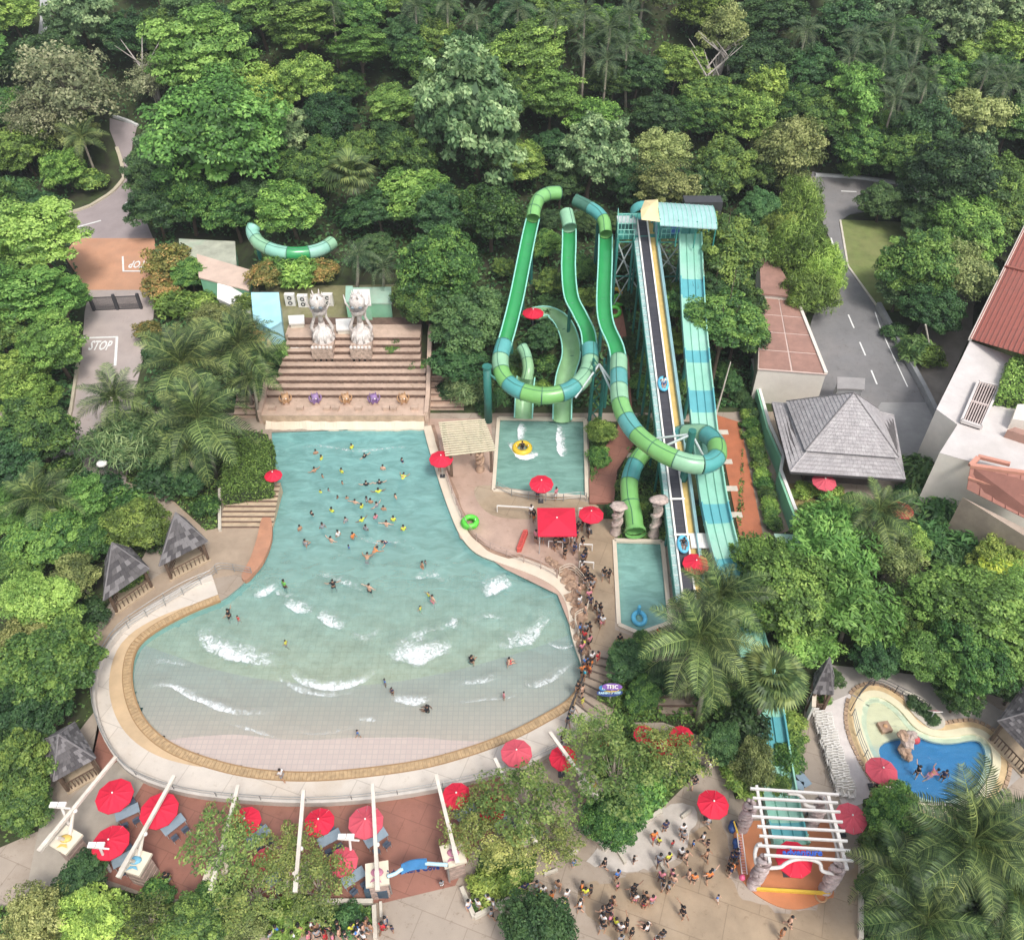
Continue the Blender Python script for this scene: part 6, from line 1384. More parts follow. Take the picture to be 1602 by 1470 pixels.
kind('feather', LM['deckl'], 1.25, 2, BARKP, .03, 26, K=60, rc=.17, nl=52, leaf=.034, core=0, hollow=.4, flat=.6, up=.9, low=-.15, hz=.6)
kind('featherg', LM['deck'], 1.25, 2, BARKP, .03, 30, K=70, rc=.17, nl=48, leaf=.034, core=0, hollow=.4, flat=.6, up=.9, low=-.15, hz=.65)
kind('bare', LM['bare'], 1.2, 1, BARKP, .035, 45, K=85, rc=.2, nl=70, leaf=.036, core=100, hollow=.5, hz=.9)
kind('bamboo', LM['bamboo'], 1.1, 2, K=75, rc=.24, nl=180, leaf=.07, aspect=.16, droop=.6, hz=1.1, up=.3)
kind('rosette', LM['layer'], 1.1, 2, BARKP, .04, 12, K=85, rc=.2, nl=70, leaf=.085, aspect=.26, rosette=True, hz=.85, droop=.2)
kind('yellowtop', LM['yellowtop'], 1.0, 1, K=40, rc=.26, nl=90, leaf=.06, low=.2, core=0, hz=.6)
kind('shrub', LM['round'], .55, 2, K=38, rc=.3, nl=75, leaf=.085, core=250, hz=.8)
kind('shrubd', LM['dark'], .55, 2, K=38, rc=.3, nl=75, leaf=.085, core=250, hz=.8)
kind('shrubl', LM['light'], .55, 2, K=32, rc=.3, nl=60, leaf=.12, aspect=.3, rosette=True, core=200, hz=.8)
kind('bronze', LM['orange'], .8, 1, K=60, rc=.24, nl=80, leaf=.065, core=300)
kind('banana', LM['banana'], .7, 2, K=34, rc=.33, nl=26, leaf=.21, aspect=.24, rosette=True, core=260, droop=.5, hollow=.55, hz=.8)
kind('spiky', LM['spiky'], .8, 1, K=60, rc=.30, nl=60, leaf=.15, aspect=.09, rosette=True, core=300, droop=.5, hz=.85)
NAMES = {'round': ("broadleaf_tree", "rounded dark green tree", "tree"), 'dark': ("broadleaf_tree", "dense deep green tree", "tree"), 'layer': ("spreading_tree", "bright green tree in flat tiers", "tree"), 'light': ("broadleaf_tree", "yellow-green tree", "tree"),
 'grey': ("broadleaf_tree", "pale grey-green tree", "tree"), 'olive': ("broadleaf_tree", "open olive tree with pale limbs", "tree"), 'feather': ("feathery_tree", "thin feathery light green tree", "tree"), 'featherg': ("feathery_tree", "loose feathery green tree", "tree"), 'bare': ("sparse_tree", "greyish sparse tree with bare twigs", "tree"),
 'bamboo': ("bamboo_clump", "yellow-green bushy bamboo clump", "bamboo"), 'rosette': ("broadleaf_tree", "tree with long leaves in rosettes", "tree"), 'yellowtop': ("blossom_crown", "bright yellow blossoming treetop", "tree"), 'shrub': ("shrub", "round green shrub", "shrub"), 'shrubd': ("shrub", "dark green shrub", "shrub"),
 'shrubl': ("leafy_shrub", "yellowish long-leaved shrub", "shrub"), 'bronze': ("bronze_shrub", "bronze and orange tinted bush", "shrub"), 'banana': ("banana_plant", "big glossy leaved plant clump", "plant"), 'spiky': ("screw_pine", "spiky dark screw pine clump", "plant")}
TREES = []
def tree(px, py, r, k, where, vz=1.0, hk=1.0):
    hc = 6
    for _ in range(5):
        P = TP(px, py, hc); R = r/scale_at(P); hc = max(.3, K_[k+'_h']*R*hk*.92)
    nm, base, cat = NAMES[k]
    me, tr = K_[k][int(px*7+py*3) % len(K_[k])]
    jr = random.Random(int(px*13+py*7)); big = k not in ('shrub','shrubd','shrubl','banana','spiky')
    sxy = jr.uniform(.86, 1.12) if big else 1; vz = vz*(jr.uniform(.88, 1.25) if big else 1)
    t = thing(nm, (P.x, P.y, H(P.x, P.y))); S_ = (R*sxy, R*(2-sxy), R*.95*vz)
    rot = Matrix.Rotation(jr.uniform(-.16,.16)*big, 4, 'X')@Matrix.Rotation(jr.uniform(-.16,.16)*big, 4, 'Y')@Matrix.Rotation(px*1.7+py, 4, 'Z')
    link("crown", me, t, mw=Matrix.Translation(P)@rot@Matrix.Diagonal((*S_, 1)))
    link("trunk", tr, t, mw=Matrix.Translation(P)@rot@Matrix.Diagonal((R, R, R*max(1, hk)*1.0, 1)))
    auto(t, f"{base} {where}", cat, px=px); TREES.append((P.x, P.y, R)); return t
def group(where, L_):
    for a in L_: tree(*a[:4], where, *a[4:])
group("at the top left corner near the hill path", [(14,22,42,'light'),(34,100,42,'dark'),(128,35,58,'grey'),(20,170,45,'round'),(-30,90,50,'layer')])
group("beside the bend of the upper left road", [(205,60,50,'dark'),(232,130,38,'bare'),(110,140,78,'bare'),(52,185,60,'bare'),(120,215,40,'olive'),(30,235,45,'light'),(100,270,38,'light',1,.8),(22,300,34,'banana'),(140,285,26,'shrub'),(60,320,30,'shrubd')])
group("left of the orange road", [(50,375,78,'layer'),(20,470,75,'layer'),(95,470,55,'layer'),(80,545,55,'layer'),(15,590,55,'light'),(50,625,45,'light'),(-10,520,60,'round')])
group("left of the road with the painted stop", [(55,680,62,'round'),(10,730,55,'dark'),(100,735,30,'shrub'),(20,800,50,'layer'),(75,840,62,'round',1,.9),(120,790,48,'layer'),(140,850,40,'round'),(118,905,42,'olive')])
group("along the left walkway", [(20,880,50,'round'),(62,945,60,'layer'),(215,822,48,'light',.9),(80,1040,78,'round'),(20,1020,60,'olive'),(150,770,40,'shrubd'),(195,790,34,'shrub'),(205,905,24,'shrub'),(240,840,30,'shrubd'),(322,793,22,'shrub'),(140,960,30,'shrubd'),(30,1130,60,'dark'),(28,1200,62,'round'),(70,1110,40,'dark'),(30,1255,50,'round'),(-20,1240,50,'round')])
group("in the big green mass behind the orange road", [(320,95,82,'layer'),(345,220,110,'layer'),(262,250,55,'grey'),(235,270,42,'dark'),(410,150,58,'light'),(470,50,60,'layer'),(400,20,50,'layer'),(300,20,45,'dark'),(255,55,40,'round'),(480,130,45,'light'),(450,215,45,'grey'),(300,310,55,'round'),(245,330,45,'dark'),(360,330,50,'round'),(400,310,40,'dark'),(450,330,52,'light',1.15),(515,190,50,'dark'),(505,250,36,'round')])
group("on the wooded slope in the upper middle", [(565,80,52,'layer'),(555,20,50,'round'),(545,140,32,'round'),(615,165,42,'layer'),(640,60,45,'dark'),(682,70,40,'light',1.3),(690,20,36,'round'),(735,190,96,'grey',1.1),(640,250,45,'round'),(825,95,62,'layer'),(862,160,50,'layer',1.1),(800,40,48,'dark'),(865,235,38,'dark'),(760,70,40,'dark'),(610,220,36,'dark'),(560,240,36,'round')])
group("right behind the green slides", [(645,310,56,'light',1.1),(770,340,55,'round'),(705,330,44,'round'),(590,330,45,'dark'),(555,340,32,'banana'),(585,390,32,'dark'),(930,250,62,'grey',1.15),(930,190,45,'light'),(880,290,35,'dark'),(985,290,36,'dark'),(1035,240,50,'olive',1.1),(1032,290,44,'dark'),(1000,120,45,'dark'),(1075,190,48,'round'),(1060,110,45,'light'),(960,130,40,'round'),(1105,290,42,'dark')])
group("in front of the service yard", [(690,420,72,'round',1.1),(733,505,64,'dark',1,.8),(660,470,46,'round'),(720,570,48,'dark'),(788,420,18,'round'),(650,575,17,'shrub'),(615,545,16,'shrub'),(438,550,20,'shrubl')])
group("high on the hillside at the top right", [(1130,55,50,'olive',1.1),(1100,20,45,'light'),(1185,100,55,'dark'),(1210,30,55,'dark'),(1270,110,44,'dark'),(1190,30,40,'grey'),(1330,45,55,'dark'),(1500,35,56,'grey'),(1560,70,48,'light'),(1590,20,45,'grey'),(1370,110,45,'dark'),(1480,130,48,'round'),(1340,20,45,'grey')])
group("on the middle slope behind the right road", [(1115,160,52,'round'),(1130,265,55,'round',1.1),(1170,190,50,'light'),(1190,140,46,'light'),(1235,240,62,'olive'),(1290,190,52,'round'),(1335,165,60,'layer',1.1),(1255,170,40,'round'),(1345,235,45,'round'),(1400,205,36,'round'),(1445,210,55,'dark'),(1520,190,60,'olive'),(1580,190,50,'round'),(1180,270,44,'round'),(1330,265,20,'shrubl'),(1370,268,18,'shrub')])
group("above the lawn by the right road", [(1425,255,50,'round'),(1480,285,75,'dark'),(1550,300,62,'light'),(1590,350,46,'round'),(1378,318,34,'dark'),(1425,325,30,'shrubd'),(1520,240,40,'grey'),(1440,345,34,'dark')])
group("between the lawn and the big white building", [(1515,360,62,'light'),(1440,420,66,'round'),(1500,430,62,'olive'),(1405,455,34,'grey'),(1460,490,46,'dark'),(1535,440,36,'dark'),(1430,545,30,'banana'),(1455,560,26,'shrubl'),(1400,520,20,'shrubd'),(1540,510,10,'shrub')])
group("between the mint slide and the cream building", [(1134,395,74,'round',1.1,1.7),(1134,505,64,'round',1,1.9),(1095,470,26,'round',1,3.6),(1112,455,34,'dark',1,3.0),(1060,478,30,'round',1,2.6),(1150,470,45,'round',.9),(1150,520,50,'round'),(1110,450,34,'round'),(1245,330,44,'bamboo'),(1250,395,52,'bamboo',1.1),(1290,430,40,'bamboo'),(1265,465,44,'bamboo'),(1215,370,34,'bamboo'),(1190,330,40,'dark'),(1245,290,36,'olive')])
group("amid the green slides", [(855,385,28,'round'),(862,445,26,'round'),(912,420,24,'round'),(915,470,22,'light'),(848,530,28,'dark'),(860,480,22,'shrubd'),(985,410,26,'dark'),(990,470,22,'dark'),(990,540,20,'shrubd'),(1000,600,18,'shrub'),(1005,660,16,'shrubd'),(940,675,24,'light'),(938,715,20,'shrub'),(918,350,24,'dark'),(965,350,22,'dark'),(860,345,22,'dark'),(800,590,20,'shrub'),(855,570,20,'shrub'),(1010,380,18,'dark'),(1062,470,36,'round'),(1068,535,28,'light'),(1062,600,18,'shrub'),(1070,640,14,'shrubd'),(775,620,16,'shrubd'),(1010,745,16,'shrubd'),(1012,790,15,'shrub'),(960,800,14,'shrubd'),(1030,430,18,'dark'),(905,600,16,'shrub'),(850,610,18,'shrubl'),(1098,800,12,'shrub'),(1140,600,22,'dark'),(1125,580,20,'round'),(1100,560,18,'shrubd'),(1075,700,12,'shrub'),(1000,560,12,'shrub'),(895,560,14,'shrub'),(905,520,12,'shrubd'),(975,760,13,'shrub'),(800,560,16,'shrubd')])
group("in the garden right of the orange road", [(262,415,40,'bronze'),(255,455,32,'bronze'),(300,430,30,'round'),(275,480,34,'shrubl'),(320,475,26,'shrubl'),(385,480,24,'shrubl'),(415,432,30,'bronze'),(440,425,34,'shrubl'),(475,430,36,'shrubl'),(505,425,26,'bronze'),(230,520,22,'bronze'),(405,520,20,'bronze'),(340,500,40,'olive'),(370,460,18,'shrub'),(350,435,18,'shrub'),(240,555,20,'shrubd'),(400,600,26,'shrubd'),(425,560,22,'round')])
group("on the bank left of the wave pool", [(190,690,62,'spiky',.85),(250,750,38,'shrubd'),(295,745,34,'dark'),(270,690,40,'shrubd'),(345,700,30,'shrub'),(430,590,18,'shrub'),(300,640,50,'dark')])
group("between the two pools by the brick stairs", [(730,600,38,'spiky'),(700,610,18,'shrubd'),(760,640,16,'shrubd')])
group("on the dining deck", [(345,1325,72,'featherg',.9,1.0),(450,1335,56,'featherg'),(395,1395,64,'featherg',.8),(500,1390,60,'featherg',.8),(345,1410,40,'round'),(740,1280,58,'featherg'),(820,1260,84,'featherg'),(795,1330,60,'feather'),(860,1310,50,'featherg')])
group("in the V-shaped planter", [(965,1215,85,'featherg'),(925,1150,50,'featherg'),(1050,1180,60,'feather'),(960,1280,50,'round',.8,.8),(1000,1250,40,'shrub')])
group("along the bottom edge", [(128,1375,42,'dark'),(60,1440,60,'olive'),(150,1450,62,'light',.9),(235,1440,58,'featherg'),(300,1450,52,'round'),(380,1450,40,'olive'),(450,1440,40,'shrubl'),(250,1395,26,'shrub'),(545,1440,26,'shrubd'),(845,1462,66,'dark')])
group("at the corner below the splash pools", [(760,1385,30,'shrubl'),(800,1378,26,'shrubl'),(985,1035,38,'dark'),(1005,1085,30,'round'),(960,1085,24,'shrubl'),(1005,1000,16,'shrub'),(1030,1060,30,'dark')])
group("between the grey steps and the kids pool", [(1120,1075,40,'round'),(1150,1110,40,'shrub'),(1165,1140,44,'shrubd'),(1180,1195,42,'olive'),(1165,1215,36,'shrubl'),(1238,1130,22,'shrubl'),(1232,1190,26,'shrub'),(1245,1160,20,'shrub'),(1290,1095,11,'shrubl'),(1130,1160,36,'dark'),(1220,1230,20,'shrub')])
group("in the wood right of the conveyor foot", [(1190,880,52,'light'),(1235,930,78,'light'),(1180,950,50,'round'),(1300,850,72,'rosette'),(1330,950,72,'rosette'),(1265,1010,46,'rosette'),(1395,870,50,'olive'),(1400,950,46,'featherg'),(1370,1030,40,'dark'),(1300,1060,20,'dark'),(1280,900,40,'light'),(1420,850,36,'light')])
group("at the right edge above the kids pool", [(1530,950,82,'layer'),(1460,950,56,'layer'),(1450,1030,48,'layer'),(1510,1040,62,'round'),(1590,1010,60,'layer'),(1560,880,46,'light'),(1500,1090,34,'round'),(1600,930,50,'layer'),(1590,1080,36,'dark'),(1425,1000,36,'round')])
tree(1560, 905, 44, 'yellowtop', "above the green tree right of the kids pool", 1, 1.5)
group("below the big white building", [(1445,745,40,'banana'),(1475,790,44,'banana'),(1520,840,44,'banana'),(1570,855,40,'banana'),(1450,840,38,'banana'),(1490,880,34,'banana'),(1420,780,26,'shrubd'),(1600,890,30,'banana'),(1540,880,30,'banana')])
group("in front of the grey pavilion", [(1260,768,18,'shrubl'),(1300,775,22,'shrubl'),(1330,790,22,'shrub'),(1270,800,20,'shrubl'),(1310,820,30,'rosette'),(1240,775,12,'shrubl')])
group("in the palm bed at the bottom right", [(1395,1270,48,'round'),(1385,1330,42,'round'),(1370,1390,30,'shrub'),(1570,1400,50,'dark'),(1500,1380,50,'shrubd'),(1470,1460,46,'shrub'),(1590,1330,40,'shrubd'),(1560,1290,40,'shrubd'),(1420,1330,40,'dark'),(1390,1450,34,'shrub'),(1445,1410,40,'dark'),(1540,1470,46,'dark'),(1600,1460,46,'dark')])
for i in range(12): f = i/11; tree(1172+38*f, 650+170*f, 15, 'shrub' if i % 3 else 'shrubl', "in the hedge beside the orange tiled path")
for i in range(5): tree(1148+8*i, 600+12*i, 15, 'shrubd', "at the top of the hedge beside the tiled path")
group("in the dark oval bed", [(1430,1100,13,'shrubd'),(1445,1110,13,'shrubd'),(1460,1125,12,'shrubd')])
# square-cut hedge left of the wave pool
hc = [G(x, y, 2.2) for x, y in [(352,688),(424,686),(424,762),(346,772)]]
th = thing("clipped_hedge", (sum(hc, Vector())/4).to_tuple()[:2]+(0,), "square clipped green hedge hanging over the left edge of the wave pool", "hedge")
def leafcloud(name, mat, fn, n, size, parent=None, aspect=.55, seed=5, **k):
    g = random.Random(seed); vs = []; fs = []; tn = []
    for i in range(n):
        p, nn = fn(g); nn = (nn+Vector((g.gauss(0,.5), g.gauss(0,.5), g.gauss(0,.5)))).normalized(); t = nn.orthogonal().normalized(); t = Matrix.Rotation(g.random()*6.28, 3, nn)@t; s = nn.cross(t); z_ = size*(.6+.8*g.random())
        b_ = len(vs); vs += [p-t*z_, p+s*z_*aspect, p+t*z_-nn*z_*.2, p-s*z_*aspect]; fs.append((b_, b_+1, b_+2, b_+3)); tn.append(min(1, max(0, g.gauss(.5,.2))))
    me = bpy.data.meshes.new(name); me.from_pydata([tuple(v) for v in vs], [], fs); me.update(); a = me.attributes.new('tone', 'FLOAT', 'FACE'); a.data.foreach_set('value', tn); me.materials.append(mat)
    return link(name, me, parent, **k)
def hedgefn(C4, h):
    def fn(g):
        u, v = g.random(), g.random(); p = C4[0].lerp(C4[1], u).lerp(C4[3].lerp(C4[2], u), v); q = g.random()
        if q < .6: return p+Vector((0,0,g.gauss(0,.12)+.15*noise.noise(p*1.2))), Vector((0,0,1))
        e = g.choice([(3,2),(1,2),(0,3)]); a, b = C4[e[0]], C4[e[1]]; p = a.lerp(b, g.random()); o = (p-sum(C4, Vector())/4); o.z = 0; o.normalize()
        return Vector((p.x, p.y, p.z-h*g.random()))+o*g.gauss(0,.12), o
    return fn
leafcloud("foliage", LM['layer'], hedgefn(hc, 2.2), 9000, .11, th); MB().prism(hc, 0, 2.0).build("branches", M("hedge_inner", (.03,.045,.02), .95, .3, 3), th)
hq2 = [G(x, y, 9.2) for x, y in [(1583,560),(1680,500),(1700,640),(1562,618)]]
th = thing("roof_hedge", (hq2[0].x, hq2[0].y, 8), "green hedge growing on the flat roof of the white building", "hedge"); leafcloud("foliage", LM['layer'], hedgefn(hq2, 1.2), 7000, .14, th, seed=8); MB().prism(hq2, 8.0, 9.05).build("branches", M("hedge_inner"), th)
# ---- palms: every frond a part
def frond_mesh(name, mat, arch, nl=34, wd=.30, dr=.5, seed=0):
    g = random.Random(seed); vs = []; fs = []; tn = []; P = []
    N_ = 14
    for i in range(N_+1):
        f = i/N_; x = f-.10*arch*f*f; z = .42*f*(1-f*.55)*(1-.3*arch)-arch*.52*f**2.3; P.append(Vector((x, 0, z)))
    mb = MB(); mb.tube(P, [.011*(1-.8*i/N_) for i in range(N_+1)], 4, False); vs = [Vector(v) for v in mb.v]; fs = list(mb.f); tn = [.95]*len(fs)
    for i in range(nl):
        f = .13+.86*i/nl; k = f*N_; j = min(N_-1, int(k)); p = P[j].lerp(P[j+1], k-j); t = (P[j+1]-P[j]).normalized()
        ln = wd*math.sin(math.pi*min(1, (f*.86+.14)))**.7*(.85+.3*g.random())
        for s in (-1, 1):
            sd_ = Vector((.52, s*.8, .12+g.uniform(-.1,.1))).normalized(); m1 = p+sd_*ln*.5+Vector((0,0,-dr*ln*.12)); e = p+sd_*ln*.92+Vector((0,0,-dr*ln*(.6+.3*g.random()))); w_ = t*.0095
            b = len(vs); vs += [p-w_*.7, p+w_*.7, m1+w_, m1-w_, e]; fs += [(b, b+1, b+2, b+3), (b+3, b+2, b+4)]; tt = min(1, max(0, g.gauss(.45,.24))); tn += [tt, tt]
    me = bpy.data.meshes.new(name); me.from_pydata([tuple(v) for v in vs], [], fs); me.update(); a = me.attributes.new('tone', 'FLOAT', 'FACE'); a.data.foreach_set('value', tn); me.materials.append(mat); return me
FR = [frond_mesh("frond", LM['palm'], a, seed=i) for i, a in enumerate((.25,.6,1.0,1.4))]; FRD = [frond_mesh("frond", LM['palmd'], a, seed=i, nl=26) for i, a in enumerate((.5,1.0,1.5,1.9))]
def fan_mesh():
    vs = []; fs = []; tn = []; g = random.Random(3); mb = MB(); mb.tube([(0,0,0),(.5,0,.12)], [.012,.008], 4, False); vs = list(mb.v); fs = list(mb.f); tn = [.9]*len(fs)
    for i in range(26):
        a = -2.1+4.2*i/25; d_ = Vector((math.cos(a), math.sin(a), -.1)); s = Vector((-math.sin(a), math.cos(a), 0)); b = len(vs); ln = .5*(.9+.2*g.random()); o = Vector((.5,0,.12))
        vs += [tuple(o), tuple(o+d_*ln*.6+s*.035+Vector((0,0,.02))), tuple(o+d_*ln-Vector((0,0,.14))), tuple(o+d_*ln*.6-s*.035)]; fs.append((b, b+1, b+2, b+3)); tn.append(min(1, max(0, g.gauss(.5,.18))))
    me = bpy.data.meshes.new("frond"); me.from_pydata(vs, [], fs); me.update(); a = me.attributes.new('tone', 'FLOAT', 'FACE'); a.data.foreach_set('value', tn); me.materials.append(LM['palm']); return me
FAN = fan_mesh()
def palm(px, py, r, where, hgt=7, n=24, dark=False, fan=False, base="coconut palm with long arching fronds", seed=None):
    P = TP(px, py, hgt); R = r/scale_at(P)*1.12; g = random.Random(int(px*31+py))
    t = thing("fan_palm" if fan else "coconut_palm", (P.x, P.y, H(P.x, P.y))); F_ = FRD if dark else FR
    lean = Vector((g.uniform(-.8,.8), g.uniform(-.8,.8), 0))
    MB().tube([P-Vector((0,0,hgt+.3))+lean, P-Vector((0,0,hgt*.5))+lean*.4, P], [.24,.17,.13], 8).build("trunk", BARKP, t, True)
    for i in range(n):
        f = (i+.5)/n; el = math.radians(78-100*f**.85) ; az = i*2.39996+g.uniform(-.15,.15); s = R*(.82+.3*g.random())*(1 if f > .2 else .8)
        me = FAN if fan else F_[min(3, int(f*3.2+g.random()))]
        mw = Matrix.Translation(P)@Matrix.Rotation(az, 4, 'Z')@Matrix.Rotation(-el*.9, 4, 'Y')@Matrix.Rotation(g.uniform(-.4,.4), 4, 'X')@Matrix.Diagonal((s, s, s, 1))
        link("frond", me, t, mw=mw)
    if not fan and not dark:
        for k in range(5): a = k*1.25; MB().ball(P+Vector((.25*math.cos(a), .25*math.sin(a), -.25)), .14, 6).build("coconut", LM['light'], t, True)
    auto(t, f"{base} {where}", "palm", px=px)
for a in [(285,570,82,"on the bank left of the stepped terrace",9,26),(372,540,72,"on the bank left of the stepped terrace",8,24),(310,655,85,"on the bank left of the stepped terrace",8,26),(180,625,60,"on the bank left of the stepped terrace",6,20),(290,700,55,"on the bank left of the stepped terrace",6,20),(395,590,50,"on the bank left of the stepped terrace",6,18),
          (62,780,62,"beside the left road end",6,20),(128,215,36,"by the upper left road",6,16),
          (1125,935,80,"at the foot of the conveyor",9,26),(1095,1000,92,"at the foot of the conveyor",9,28),(1105,1060,60,"at the foot of the conveyor",6,18),
          (1375,800,60,"below the grey pavilion",7,22),(1520,1318,122,"in the bed at the bottom right corner",9,28),(1450,1440,90,"in the bed at the bottom right corner",7,26),(1415,1375,80,"in the bed at the bottom right corner",6,20),(1585,1395,80,"in the bed at the bottom right corner",7,22)]: palm(*a)
palm(1208, 1062, 55, "right of the coconut palms at the conveyor foot", 7, 34, fan=True, base="round fan palm")
palm(548, 275, 42, "in the wooded upper middle", 7, 26, fan=True, base="round fan palm")
for i, a in enumerate([(1262,48,34),(1345,60,36),(1400,40,40),(1440,60,40),(1385,90,38),(1420,115,40),(1450,130,36),(1370,130,32),(1400,155,34),(1330,90,30),(1575,130,42),(1545,110,30)]): palm(*a, "on the dark hillside at the top right", 9, 16, True, base="drooping hill palm")
for i, a in enumerate([(810,15,38),(870,30,34),(915,20,40),(955,45,40),(985,25,36),(950,95,34),(980,70,30),(650,10,34),(700,5,30),(745,25,28),(520,10,28),(915,75,28)]): palm(*a, "on the dark hillside at the top middle", 9, 16, True, base="drooping hill palm")
palm(560, 400, 36, "behind the service yard", 5, 16, True, base="low drooping palm"); palm(600, 420, 30, "behind the service yard", 4, 16, True, base="low drooping palm")
for x, y in [(1128,85),(1112,115),(1150,100),(235,110)]:
    P = TP(x, y, 5); g = random.Random(x); t = thing("bare_branches", P, None); mb = MB()
    for k in range(7): a = k*.9; mb.tube([P-Vector((0,0,5)), P+Vector((g.uniform(-1,1), g.uniform(-1,1), 0)), P+Vector((4*math.cos(a), 3*math.sin(a), g.uniform(2,4.5)))], [.28,.16,.03], 5, False)
    mb.build("limbs", M("bleached_bark", (.45,.40,.36), .9, .15, 2), t); auto(t, "bleached bare branched tree standing out of the forest near the top", "tree", px=x)
# ---- undergrowth filling the wood between the trees
bad = [[TP(x, y) for x, y in q] for q in ([(92,336),(172,180),(218,196),(212,230),(215,300),(245,374),(250,480),(235,560),(215,690),(170,790),(70,790),(90,700),(128,560),(120,400)],
       [(1262,268),(1440,280),(1440,490),(1482,690),(1420,735),(1235,600),(1255,560),(1262,500),(1180,575),(1188,398),(1300,420)], [(385,430),(645,430),(645,570),(405,570)], [(275,365),(400,365),(400,500),(300,500)], [(955,465),(975,465),(1005,700),(960,700)], [(1110,645),(1160,655),(1200,845),(1150,845)], [(1478,690),(1405,555),(1500,380),(1602,330),(1700,500),(1700,760),(1478,740)],[(1170,570),(1300,580),(1430,740),(1230,745)],[(60,70),(56,-20),(80,-20),(90,70)])]
# ---- more trees wherever the wood would show a gap
frn = random.Random(5)
cand = []
for row in range(-3, 13):
    for col in range(-3, 26):
        cand.append((col*68+34*(row % 2)+frn.uniform(-18, 18), row*34-10+frn.uniform(-10, 10)))
for x, y in cand:
    if y > 345 and not (x < -20 or x > 1640): continue
    if y > 300 and 820 < x < 1320: continue
    P = TP(x, y, 6)
    if P.y < 84 or any(pip(P.x, P.y-dy, q) or pip(P.x+2.5, P.y-dy, q) or pip(P.x-2.5, P.y-dy, q) for q in bad for dy in (0, 4, -3)): continue
    R = frn.uniform(3.0, 5.2)
    if any(math.hypot(P.x-a, P.y-b) < .62*(R+r) for a, b, r in TREES): continue
    k = frn.choice(['round','dark','dark','layer','round','light','grey','olive'] if y < 120 or frn.random() < .5 else ['dark','round'])
    where = ("far up the wooded hillside beyond the park" if y < -20 else "in the forest at the top left" if x < 400 else "in the forest at the top, left of centre" if x < 800 else "in the forest at the top, right of centre" if x < 1200 else "in the forest at the top right")
    tree(x, y, R*scale_at(P), k, where)
def under(g):
    while True:
        y = 73+ (g.random()**1.5)*150; x = (g.random()*2-1)*(35+y*.75)
        if any(pip(x, y, q) for q in bad): continue
        if TX0-1.5 < x < TX1+5 and y < 84: continue
        if -.6 < 0: pass
        d_ = noise.noise(Vector((x*.25, y*.25, 1)))
        hh = (.5+.9*max(0, d_))*(1 if y < 110 else 2.2)*g.random()**.7
        return Vector((x, y, H(x, y)+hh)), Vector((0, -.2, 1))
leafcloud("undergrowth", LM['dark'], under, 120000, .26, kind='stuff', label="dark undergrowth covering the slope between the trees", seed=21)
def under2(g):
    P_ = BEDS[g.randrange(len(BEDS))]
    while True:
        X = [p.x for p in P_]; Y = [p.y for p in P_]; x, y = g.uniform(max(-60, min(X)), min(60, max(X))), g.uniform(max(10, min(Y)), max(Y))
        if pip(x, y, P_) and not any(pip(x, y, q) for q in NOB) and not pip(x, y, POOL): return Vector((x, y, .05+.5*g.random()*(.5+noise.noise(Vector((x*.7,y*.7,0)))))), Vector((0,0,1))
BEDS = [gpts(q) for q in ([(-200,640),(105,700),(180,790),(255,800),(225,870),(160,960),(130,1040),(150,1110),(80,1200),(60,1300),(-10,1330),(-200,1330)], [(200,640),(420,680),(424,770),(345,775),(345,825),(322,830),(262,775),(185,750)], [(912,1262),(960,1120),(1040,1150),(1100,1200),(1028,1266),(945,1324)], [(740,1386),(755,1330),(840,1330),(832,1383),(742,1426)],
        [(935,1060),(965,1000),(1045,990),(1140,1120),(1160,1190),(1130,1215),(1100,1130),(960,1130)], [(1010,1120),(1150,860),(1235,830),(1440,760),(1620,860),(1700,1000),(1600,1120),(1560,1090),(1470,1060),(1300,1040),(1262,1090),(1240,1230),(1150,1250),(1120,1160)], [(1350,1250),(1420,1230),(1440,1262),(1560,1262),(1650,1230),(1700,1500),(1345,1500),(1345,1380)], [(100,1385),(180,1390),(330,1425),(330,1460),(-50,1560),(-50,1440)],
        [(922,662),(955,662),(950,740),(925,775)], [(995,662),(1160,662),(1165,850),(1050,850),(1000,842),(965,842),(960,770)], [(325,1420),(580,1420),(582,1452),(330,1458)])]
NOB = [gpts(q) for q in ([(1040,640),(1150,640),(1160,700),(1150,860),(1170,960),(1230,1340),(1180,1340),(1060,940)],)]
NOB.append(gpts([(955,465),(975,465),(1000,700),(965,700),(968,600)]))
leafcloud("ground_cover", LM['round'], under2, 60000, .15, kind='stuff', label="low leafy ground cover filling the planting beds", seed=22)
